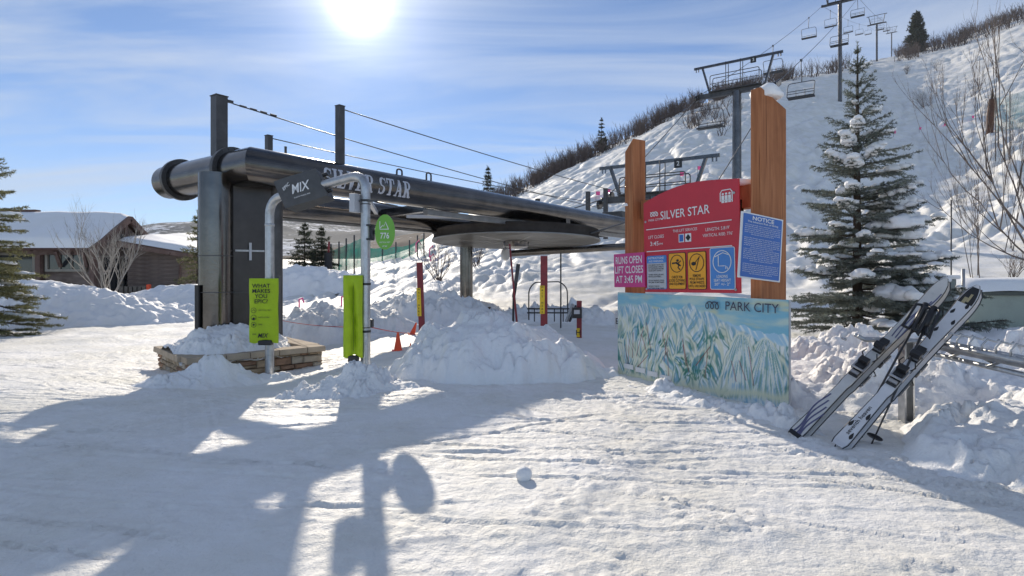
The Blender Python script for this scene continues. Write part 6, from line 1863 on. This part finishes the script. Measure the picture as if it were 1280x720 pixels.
d = 234; b0 = on(1146, d); conifer('fir_tree', 'dark full conifer on the skyline right of the lift towers', b0, CAM + (HY - 14) / F * d * K - b0.z, 3.1, 33, NEEDLE_D, 16, 8, .17, .6, .10, .15, .6, sub=.45, taper=.62)
d = 116; b0 = on(752, d); conifer('fir_tree', 'little dark conifer among the ridge scrub', b0, 4.8, 1.2, 35, NEEDLE_D, 10, 5, .10, .22, .04, .1, .5, sub=.4)
b0 = on(247, 30, 0); conifer('fir_tree', 'snow-laden fir glimpsed just left of the dark column', b0, CAM + (HY - 262) / F * 30 * K - b0.z, 1.0, 37, NEEDLE_G, 14, 6, .05, .10, .013, .3, .4, sub=.2)

def bare(root_pts, seed, levels=4, spread=.55, ratio=.68, n_child=(2, 4), r0=.03, sides=4, lift=.15, bend=.12):
    """bare branching from start (point, direction, length, radius) tuples -> MB"""
    rd = random.Random(seed); b = MB()
    def grow(p, d, L, r, lev):
        pts = [p]; rs_ = [r]; q = p; dd = d.copy(); ns = 3
        for s in range(ns):
            dd = (dd + Vector((rd.uniform(-1, 1), rd.uniform(-1, 1), rd.uniform(-.6, 1))) * bend + Vector((0, 0, lift * .3))).normalized()
            q = q + dd * (L / ns); pts.append(q); rs_.append(r * (1 - .22 * (s + 1)))
        b.path(pts, rs_, sides if lev > 1 else 3, cap=False)
        if lev <= 0: return
        for k in range(rd.randint(*n_child)):
            t = rd.uniform(.35, 1.0) if k else 1.0
            i = min(ns - 1, int(t * ns)); c = pts[i].lerp(pts[i + 1], min(1, t * ns - i))
            ax = Vector((rd.uniform(-1, 1), rd.uniform(-1, 1), rd.uniform(-.5, 1)))
            nd = (dd + ax * spread).normalized()
            grow(c, nd, L * ratio * rd.uniform(.75, 1.15), r * .55, lev - 1)
    for (p, d, L, r) in root_pts: grow(Vector(p), Vector(d).normalized(), L, r, levels)
    return b
def shrub(name, label, base, n, L, seed, material, levels=3, fan=.6, r0=.012, group=None, cat='shrub', **kw):
    rd = random.Random(seed); base = Vector(base)
    rp = [(base + Vector((rd.uniform(-.08, .08), rd.uniform(-.08, .08), -.08)) * L, Vector((rd.uniform(-fan, fan), rd.uniform(-fan, fan), 1)), L * rd.uniform(.35, .55), r0 * rd.uniform(.6, 1.1)) for _ in range(n)]
    t = empty(name, base, label, cat, group)
    bare(rp, seed, levels, **kw).build('branches', material, t, kind='stuff')
    return t
shrub('bare_tree', 'pale bare multi-stemmed tree in front of the brown lodge', on(133, 23.5, .55), 9, 2.1, 3, TWIGL, 4, .75, .030, cat='bare tree', spread=.6)
# bare trees reaching in from the right edge
t = empty('bare_tree', on(1300, 9.5), 'tall bare brown tree spreading branches in from the right edge', 'bare tree')
p0 = at(1296, 330, 9.5); g0 = on(1300, 9.5, -.1)
rts = [(p0, (-.55, .1, 1), 1.2, .018), (p0, (-.9, -.2, .55), 1.05, .014), (p0, (-.25, .1, 1.1), 1.4, .018), (p0, (.1, .1, 1.1), 1.4, .018), (at(1294, 300, 9.5), (-.8, .2, .75), 1.1, .014), (at(1292, 265, 9.5), (-.6, 0, 1), 1.1, .013), (p0, (-1, .1, .25), .8, .011)]
MB().path([g0, p0, at(1292, 250, 9.5)], [.045, .035, .02], 8).build('trunk', TWIG, t, True)
bare(rts, 17, 4, spread=.42, ratio=.62, lift=.35, bend=.10).build('branches', TWIG, t, True, kind='stuff')
shrub('bare_tree', 'slim grey sapling with thin twigs on the slope right of the spruce', on(1224, 24), 4, 3.6, 19, TWIG, 4, .25, .022, cat='bare tree', spread=.4, lift=.5)
shrub('bare_tree', 'slender bare sapling on the slope beside the padded trunk', on(1258, 30), 4, 5.0, 23, TWIG, 4, .25, .022, cat='bare tree', spread=.35, lift=.5)
for px, py, n, L, sd, mt, lab in ((1157, 131, 26, 3.0, 41, TWIGD, 'large round bare shrub high on the slope right of the spruce top'), (1133, 88, 22, 1.9, 42, TWIGD, 'dark low shrub on the slope right of the skyline towers'), (548, 345, 16, 1.5, 43, TWIGD, 'bare shrub on the pale slope left of the rear support leg'), (597, 330, 14, 1.2, 44, TWIGD, 'small bare shrub right of the rear support leg'), (1172, 84, 10, 2.2, 45, TWIGD, 'thin bare shrub near the skyline above the large round shrub'), (1265, 345, 12, .9, 46, TWIG, 'low bare shrub behind the utility cabinet'), (1216, 116, 12, 2.6, 47, TWIGD, 'bare shrub above the padded trunk')):
    d = ground_d(px, py + 4, 14, 200)
    shrub('bare_shrub', lab, on(px, d), n, L, sd, mt, 3, .8, .016 if L < 2 else .02, 'bare shrubs on the slope', spread=.6)
# scrub along the ridge: one mass
rng = random.Random(77); sc = MB()
SK = [(604, 88), (640, 91), (700, 109), (780, 119), (860, 129), (920, 143), (975, 158), (1040, 178), (1070, 200)]
proto = []
for k in range(5):
    rd = random.Random(100 + k)
    proto.append(bare([((rd.uniform(-.5, .5), rd.uniform(-.4, .4), -.15), (rd.uniform(-.6, .6), rd.uniform(-.5, .5), 1), rd.uniform(.55, 1.0), .035) for _ in range(7)], 200 + k, 3, .55, .66, (2, 3), sides=3))
def scrub_at(px, d, s):
    p = on(px, d); pr = proto[rng.randrange(5)]; a = rng.uniform(0, 6.28); ca, sa = math.cos(a), math.sin(a)
    sc.add([Vector((p.x + (v.x * ca - v.y * sa) * s * 1.15, p.y + (v.x * sa + v.y * ca) * s * 1.15, p.z + v.z * s)) for v in pr.v], pr.f)
for k in range(520):
    px = rng.uniform(600, 1062); d0 = np.interp(px, [s[0] for s in SK], [s[1] for s in SK])
    dens = (1.0 if px < 990 else .55) * (.25 + .75 * float(sstep(-.3, .25, noise2(np.array([px / 17.0]), np.array([3.3]), 5))[0]))
    if rng.random() > dens: continue
    scrub_at(px, d0 * rng.uniform(.965, 1.08), rng.uniform(.65, 1.15) * d0 / 82 * (1.0 if px < 900 else .85))
for k in range(26): scrub_at(rng.uniform(858, 925), rng.uniform(85, 118), rng.uniform(.7, 1.2))
for k in range(190):
    px = rng.uniform(1122, 1420); d0 = np.interp(px, [1122, 1160, 1220, 1280, 1420], [228, 232, 226, 216, 200])
    scrub_at(px, d0 * rng.uniform(.86, 1.08), rng.uniform(1.3, 2.5))
sc.build('ridge_scrub', TWIGD, kind='stuff', label='leafless brown scrub lining the skyline of the ski hill', category='scrub')
# padded trunk, safety nets
d = ground_d(1237, 168, 20, 120); p = on(1237, d)
r = empty('padded_post', p, 'rust brown padded post standing on the slope near the right edge', 'post')
tp_ = at(1240, 124, d)
MB().path([p - Vector((0, 0, .2)), p.lerp(tp_, .5) + Vector((-.03, 0, 0)), tp_], [.26, .30, .24], 12).build('padding', mat('rust_brown_pad', (.10, .042, .022), .8, 0, .4, 5.0, .5, 12), r, True, angle=50)
MB().path([tp_ - Vector((0, 0, .1)), tp_ + Vector((.05, 0, .9))], [.10, .07], 8).build('trunk', BARK, r, True)
def net_mat(name, c, alpha):
    m, n, l, b_ = nodes_of(name)
    b_.inputs['Base Color'].default_value = (*c, 1); b_.inputs['Roughness'].default_value = .7
    tr = n.new('ShaderNodeBsdfTransparent'); mx = n.new('ShaderNodeMixShader')
    ge = n.new('ShaderNodeNewGeometry'); no = n.new('ShaderNodeTexNoise'); l.new(ge.outputs['Position'], no.inputs['Vector']); no.inputs['Scale'].default_value = 2.0
    mr = n.new('ShaderNodeMapRange'); l.new(no.outputs[0], mr.inputs[0]); mr.inputs[1].default_value = .3; mr.inputs[2].default_value = .7; mr.inputs[3].default_value = alpha - .15; mr.inputs[4].default_value = alpha + .15
    l.new(mr.outputs[0], mx.inputs[0]); l.new(tr.outputs[0], mx.inputs[1]); l.new(b_.outputs[0], mx.inputs[2]); l.new(mx.outputs[0], n['Material Output'].inputs['Surface'])
    MATS[name] = m; return m
NET = net_mat('green_safety_net', (.05, .42, .28), .74)
def net_fence(label, tops, d0, d1, drop, posts, mt=NET):
    n = len(tops); T = []
    r = None
    pts = [at(px, py, d0 + (d1 - d0) * i / (n - 1)) for i, (px, py) in enumerate(tops)]
    r = empty('net_fence', (pts[0].x, pts[0].y, gz(pts[0].x, pts[0].y)), label, 'fence', 'green safety nets')
    for i in range(n - 1):
        b = MB(); N = 8; M_ = 5
        for a in range(N + 1):
            q = pts[i].lerp(pts[i + 1], a / N)
            for j in range(M_ + 1):
                hh = drop[i] + (drop[i + 1] - drop[i]) * a / N
                b.v.append(q + Vector((0, .12 * math.sin(a * 1.1 + j * .8 + i) * (j / M_), -hh * j / M_ - .05 * math.sin(math.pi * a / N))))
        b.f += [(a * (M_ + 1) + j, (a + 1) * (M_ + 1) + j, (a + 1) * (M_ + 1) + j + 1, a * (M_ + 1) + j + 1) for a in range(N) for j in range(M_)]
        b.build('net_panel', mt, r, True)
    for i in posts:
        q = pts[i]; MB().tube((q.x, q.y - .03, min(gz(q.x, q.y), q.z - drop[i]) - .2), (q.x, q.y - .03, q.z + .25), .035, n=8).build('fence_post', DARK_STEEL, r, True)
    return r
net_fence('green safety net sagging between dark poles beside the small firs', [(414, 312), (424, 309), (433, 305), (443, 301), (453, 296)], 38, 37, [1.25, 1.2, 1.15, 1.2, 1.25], range(5))
net_fence('low green net fence along the top of the pale slope', [(462, 310), (478, 309), (495, 308), (512, 306), (522, 300), (530, 297)], 47, 45, [.75, .75, .7, .7, .55, .5], range(6))
net_fence('faded green net fence on the slope at the right edge', [(1244, 122), (1262, 118), (1285, 112), (1320, 106)], 64, 60, [2.6, 2.6, 2.7, 2.8], range(4), net_mat('faded_green_net', (.10, .36, .32), .38))
p = on(410.5, 36); MB().path([p - Vector((0, 0, .2)), at(410.5, 345, 36), at(410.5, 316, 36)], [.17, .17, .16], 12).build('padded_pole', RUBBER, smooth=True, angle=50, label='black padded pole between the small firs and the green net', category='post')
MB().tube(at(410.5, 318, 36), at(411.5, 302, 36), .05, .045, 8).build('pole_tip', REDPOST, smooth=True, label='rusty pole sticking out of the black padding', category='pole')
for k, (px, py) in enumerate(((520, 304), (537, 311), (538, 321))):
    p = at(px, py, 42); MB().path([p + Vector((0, 0, -.45)), p, p + Vector((.15, 0, .14)), p + Vector((.26, 0, -.1))], .028, 6).build('pink_ribbon', PINK, smooth=True, label=('upper', 'middle', 'lower')[k] + ' pink ribbon near the bare shrub behind the bull wheel', category='marker flag', group='pink marker flags')

# ================================================================== LODGE
def D3(x, y, z): return Vector((x * K, y * K, z * K))
hx0, hx1, hy0, hy1, ze, zr_ = -42.0, -22.05, 30.0, 35.5, 2.9, 4.62
ym = (hy0 + hy1) / 2
lodge = empty('lodge', D3(-30, 33, -.3), 'brown timber lodge with thick snow on its gabled roof, behind the snow bank', 'building')
MB().box(D3((hx0 + hx1) / 2, (hy0 + .5 + hy1) / 2, 1.2), Vector((hx1 - hx0 - .6, hy1 - hy0 - .8, 3.6)) * K).build('wall', SIDING, lodge)
gw = MB()
gw.add([D3(hx1 - .30, hy0 + .5, ze), D3(hx1 - .30, hy1 - .3, ze), D3(hx1 - .30, ym, zr_ - .15), D3(hx1 - .5, hy0 + .5, ze), D3(hx1 - .5, hy1 - .3, ze), D3(hx1 - .5, ym, zr_ - .15)], [(0, 1, 2), (5, 4, 3), (0, 3, 4, 1), (1, 4, 5, 2), (2, 5, 3, 0)])
gw.build('gable_wall', SIDING, lodge)
def slab(P, th, name, m, parent, bevel=0.0):
    n = (P[1] - P[0]).cross(P[3] - P[0]).normalized(); n = n if n.z > 0 else -n
    return MB().hexa(P, [p + n * th for p in P]).build(name, m, parent, bevel=bevel)
e0 = .35
rf = slab([D3(hx0, hy0 - e0, ze - .15), D3(hx1, hy0 - e0, ze - .15), D3(hx1, ym, zr_), D3(hx0, ym, zr_)], .08, 'roof', ROOFM, lodge)
slab([D3(hx0, hy1 + e0, ze - .15), D3(hx1, hy1 + e0, ze - .15), D3(hx1, ym, zr_), D3(hx0, ym, zr_)], .08, 'roof', ROOFM, lodge)
def snow_slab(c00, c10, c11, c01, th, seed, name='roof_snow', parent=None, nx=46, ny=20):
    b = MB()
    n = (c10 - c00).cross(c01 - c00).normalized(); n = n if n.z > 0 else -n
    for i in range(nx + 1):
        for j in range(ny + 1):
            a, q = i / nx, j / ny
            p = c00.lerp(c10, a).lerp(c01.lerp(c11, a), q)
            ed = (1 - abs(2 * a - 1) ** 24) * (1 - abs(2 * q - 1) ** 18)
            h = th * max(0, ed) ** .5 * (1 + .22 * float(fbm(np.array([p.x * .8]), np.array([p.y * .8]), 3, seed)[0]))
            p = p + n * (.02 + h) - Vector((0, 0, 1)) * 0
            b.v.append(p)
    b.f += [(i * (ny + 1) + j, (i + 1) * (ny + 1) + j, (i + 1) * (ny + 1) + j + 1, i * (ny + 1) + j + 1) for i in range(nx) for j in range(ny)]
    return b.build(name, SNOWF, parent, True)
up_ = Vector((0, 0, .085 * 1))
snow_slab(D3(hx0, hy0 - e0 - .15, ze - .2) + up_, D3(hx1 + .05, hy0 - e0 - .15, ze - .2) + up_, D3(hx1 + .05, ym + .2, zr_ + .02) + up_, D3(hx0, ym + .2, zr_ + .02) + up_, .30, 5, parent=rf)
MB().bar(D3(hx0, ym + .1, zr_ + .52), D3(-27.4, ym + .1, zr_ + .50), .25, .10).build('ridge_cap', ROOFM, rf)
for s in (0, 1):
    a = D3(hx1 + .04, hy0 - e0 if s == 0 else hy1 + e0, ze - .2); c = D3(hx1 + .04, ym, zr_ + .05)
    MB().bar(a, c, .10, .22).build('barge_board', SIDING2, lodge)
MB().bar(D3(hx1 - .25, hy0 + .8, ze + .15), D3(hx1 - .25, hy1 - .4, ze + .15), .10, .16).build('tie_beam', SIDING2, lodge)
MB().bar(D3(hx1 - .25, ym, ze), D3(hx1 - .25, ym, zr_ - .2), .12, .12).build('king_post', SIDING2, lodge)
MB().box(D3(hx1 - .26, ym, ze + .62), Vector((.04, .6, .5)) * K).build('gable_vent', GLASS, lodge)
def window(x0, x1, z0, z1, y, mull=1, parent=lodge, axis='x', tr=CREAM):
    if axis == 'x':
        f = MB(); w = .13
        f.box(D3((x0 + x1) / 2, y - .05, z1 + w / 2), Vector((x1 - x0 + 2 * w, .14, w)) * K); f.box(D3((x0 + x1) / 2, y - .05, z0 - w / 2), Vector((x1 - x0 + 2 * w, .14, w)) * K)
        for xx in (x0 - w / 2, x1 + w / 2): f.box(D3(xx, y - .05, (z0 + z1) / 2), Vector((w, .14, z1 - z0)) * K)
        fo = f.build('window', tr, parent)
        for k in range(mull + 1):
            a = x0 + (x1 - x0) * k / (mull + 1); c = x0 + (x1 - x0) * (k + 1) / (mull + 1)
            MB().box(D3((a + c) / 2, y, (z0 + z1) / 2), Vector((c - a - .06, .06, z1 - z0)) * K).build('pane', GLASS, fo)
        for k in range(mull): MB().box(D3(x0 + (x1 - x0) * (k + 1) / (mull + 1), y - .05, (z0 + z1) / 2), Vector((.06, .1, z1 - z0)) * K).build('mullion', tr, fo)
    else:
        fo = MB().box(D3(y, (x0 + x1) / 2, (z0 + z1) / 2), Vector((.05, x1 - x0 + .2, z1 - z0 + .2)) * K).build('window', tr, parent)
        MB().box(D3(y + .04, (x0 + x1) / 2, (z0 + z1) / 2), Vector((.05, x1 - x0, z1 - z0)) * K).build('pane', GLASS, fo)
wy = hy0 + .55
window(-24.9, -23.0, 1.75, 2.55, wy, 2)
window(-27.6, -25.7, .6, 2.5, wy, 1)
window(-30.2, -28.3, .6, 2.5, wy, 1)
window(-33.0, -31.2, .6, 2.4, wy, 1)
window(31.0, 32.2, .4, 2.4, hx1 - .27, axis='y'); window(32.6, 33.8, .4, 2.4, hx1 - .27, axis='y')
for xx in (-22.4, -25.3, -28.0, -30.7): MB().box(D3(xx, hy0 + .40, 1.2), Vector((.26, .26, 3.3)) * K).build('pilaster', SIDING2, lodge)
MB().bar(D3(-26, hy0 + .2, ze - .25), D3(-22.2, hy0 + .2, ze - .25), .12, .18).build('eave_beam', SIDING2, lodge)
for xx in (-22.8, -24.2): MB().bar(D3(xx, hy0 + .45, 1.9), D3(xx + .2, hy0 - .15, 2.7), .10, .10).build('eave_bracket', SIDING2, lodge)
# lower porch roof to the left
pr2 = slab([D3(-42, 28.3, 2.35), D3(-27.2, 28.3, 2.35), D3(-27.2, 30.4, 2.95), D3(-42, 30.4, 2.95)], .07, 'porch_roof', ROOFM, lodge)
snow_slab(D3(-42, 28.1, 2.42), D3(-26.9, 28.1, 2.42), D3(-26.9, 30.4, 3.05), D3(-42, 30.4, 3.05), .30, 15, parent=pr2)
# side wing with sloping eave
wx0, wx1, wy0, wy1 = -21.9, -19.0, 32.4, 40
ws = MB().hexa([D3(wx0, wy0, -1), D3(wx1, wy0 + .3, -1), D3(wx1, wy1, -1), D3(wx0, wy1, -1)], [D3(wx0, wy0, 3.15), D3(wx1, wy0 + .3, 2.62), D3(wx1, wy1, 2.62), D3(wx0, wy1, 3.15)])
ws.build('wing_wall', SIDING, lodge)
pz0 = 0.2
k = 0
while pz0 < 3.0:                                        # lap boards of the wing wall
    z1_ = pz0 + .235
    x1m = wx1 if z1_ < 2.60 else wx0 + (wx1 - wx0) * (3.15 - z1_) / .53
    if x1m > wx0 + .3:
        ya = wy0 + .3 * (x1m - wx0) / (wx1 - wx0)
        MB().hexa([D3(wx0, wy0 - .07, pz0), D3(x1m, ya - .07, pz0), D3(x1m, ya - .005, pz0), D3(wx0, wy0 - .005, pz0)], [D3(wx0, wy0 - .03, z1_ - .01), D3(x1m, ya - .03, z1_ - .01), D3(x1m, ya - .005, z1_ - .01), D3(wx0, wy0 - .005, z1_ - .01)]).build('board', SIDING, lodge)
    pz0 = z1_; k += 1
wr = slab([D3(wx0 - .2, wy0 - .6, 3.22), D3(wx1 + .8, wy0 - .3, 2.55), D3(wx1 + .8, wy1, 3.05), D3(wx0 - .2, wy1, 4.05)], .09, 'wing_roof', ROOFM, lodge)
snow_slab(D3(wx0 - .2, wy0 - .55, 3.34), D3(wx1 + .75, wy0 - .25, 2.66), D3(wx1 + .75, wy1, 3.16), D3(wx0 - .2, wy1, 4.16), .20, 25, parent=wr, nx=36, ny=30)
MB().bar(D3(wx0 - .2, wy0 - .62, 3.15), D3(wx1 + .8, wy0 - .32, 2.50), .08, .16).build('fascia', SIDING2, lodge)
for dx in (0, .5): MB().tube(D3(-20.6 + dx, 37.5, 3.5), D3(-20.6 + dx, 37.5, 4.35), .12, n=10).build('chimney_pipe', DARK_STEEL, lodge)
MB().path([D3(-18.6, 32.3, 2.45), D3(-19.0, 32.5, 2.0), D3(-19.05, 32.5, -.3)], .045, 8).build('downpipe', SIDING2, lodge, True)
fence = empty('board_fence', on(183, 30.5), 'low weathered board fence below the lodge side wing', 'fence')
for k in range(13):
    p = on(152 + 5.6 * k, 30.3)
    zt = CAM - (358 - HY) / F * p.y + .03 * math.sin(k * 3)
    MB().box((p.x, p.y, (p.z - .2 + zt) / 2), (.20, .025, zt - p.z + .2)).build('fence_board', wood_mat('grey_fence_wood', (.12, .10, .08), (.17, .145, .115), (.22, .19, .155)) if k == 0 else MATS['grey_fence_wood'], fence)
MB().box(at(186, 364, 29.6), (.12, .12, .48)).build('red_marker', ORANGE, label='small red marker board in front of the fence by the lodge', category='marker', bevel=.02)

# ------------------------------------------------------------------ the winter air
hz = MB().box((0, 900, 130), (4400, 1990, 276)).build('haze', SNOW, kind='stuff', label='thin cold haze softening the far valley side', category='haze')
m = bpy.data.materials.new('winter_haze'); m.use_nodes = True
n = m.node_tree.nodes; l = m.node_tree.links; n.clear()
o_ = n.new('ShaderNodeOutputMaterial'); v_ = n.new('ShaderNodeVolumePrincipled')
v_.inputs['Color'].default_value = (.86, .91, 1.0, 1); v_.inputs['Density'].default_value = .00028; v_.inputs['Anisotropy'].default_value = .0
l.new(v_.outputs[0], o_.inputs['Volume'])
hz.data.materials.clear(); hz.data.materials.append(m)
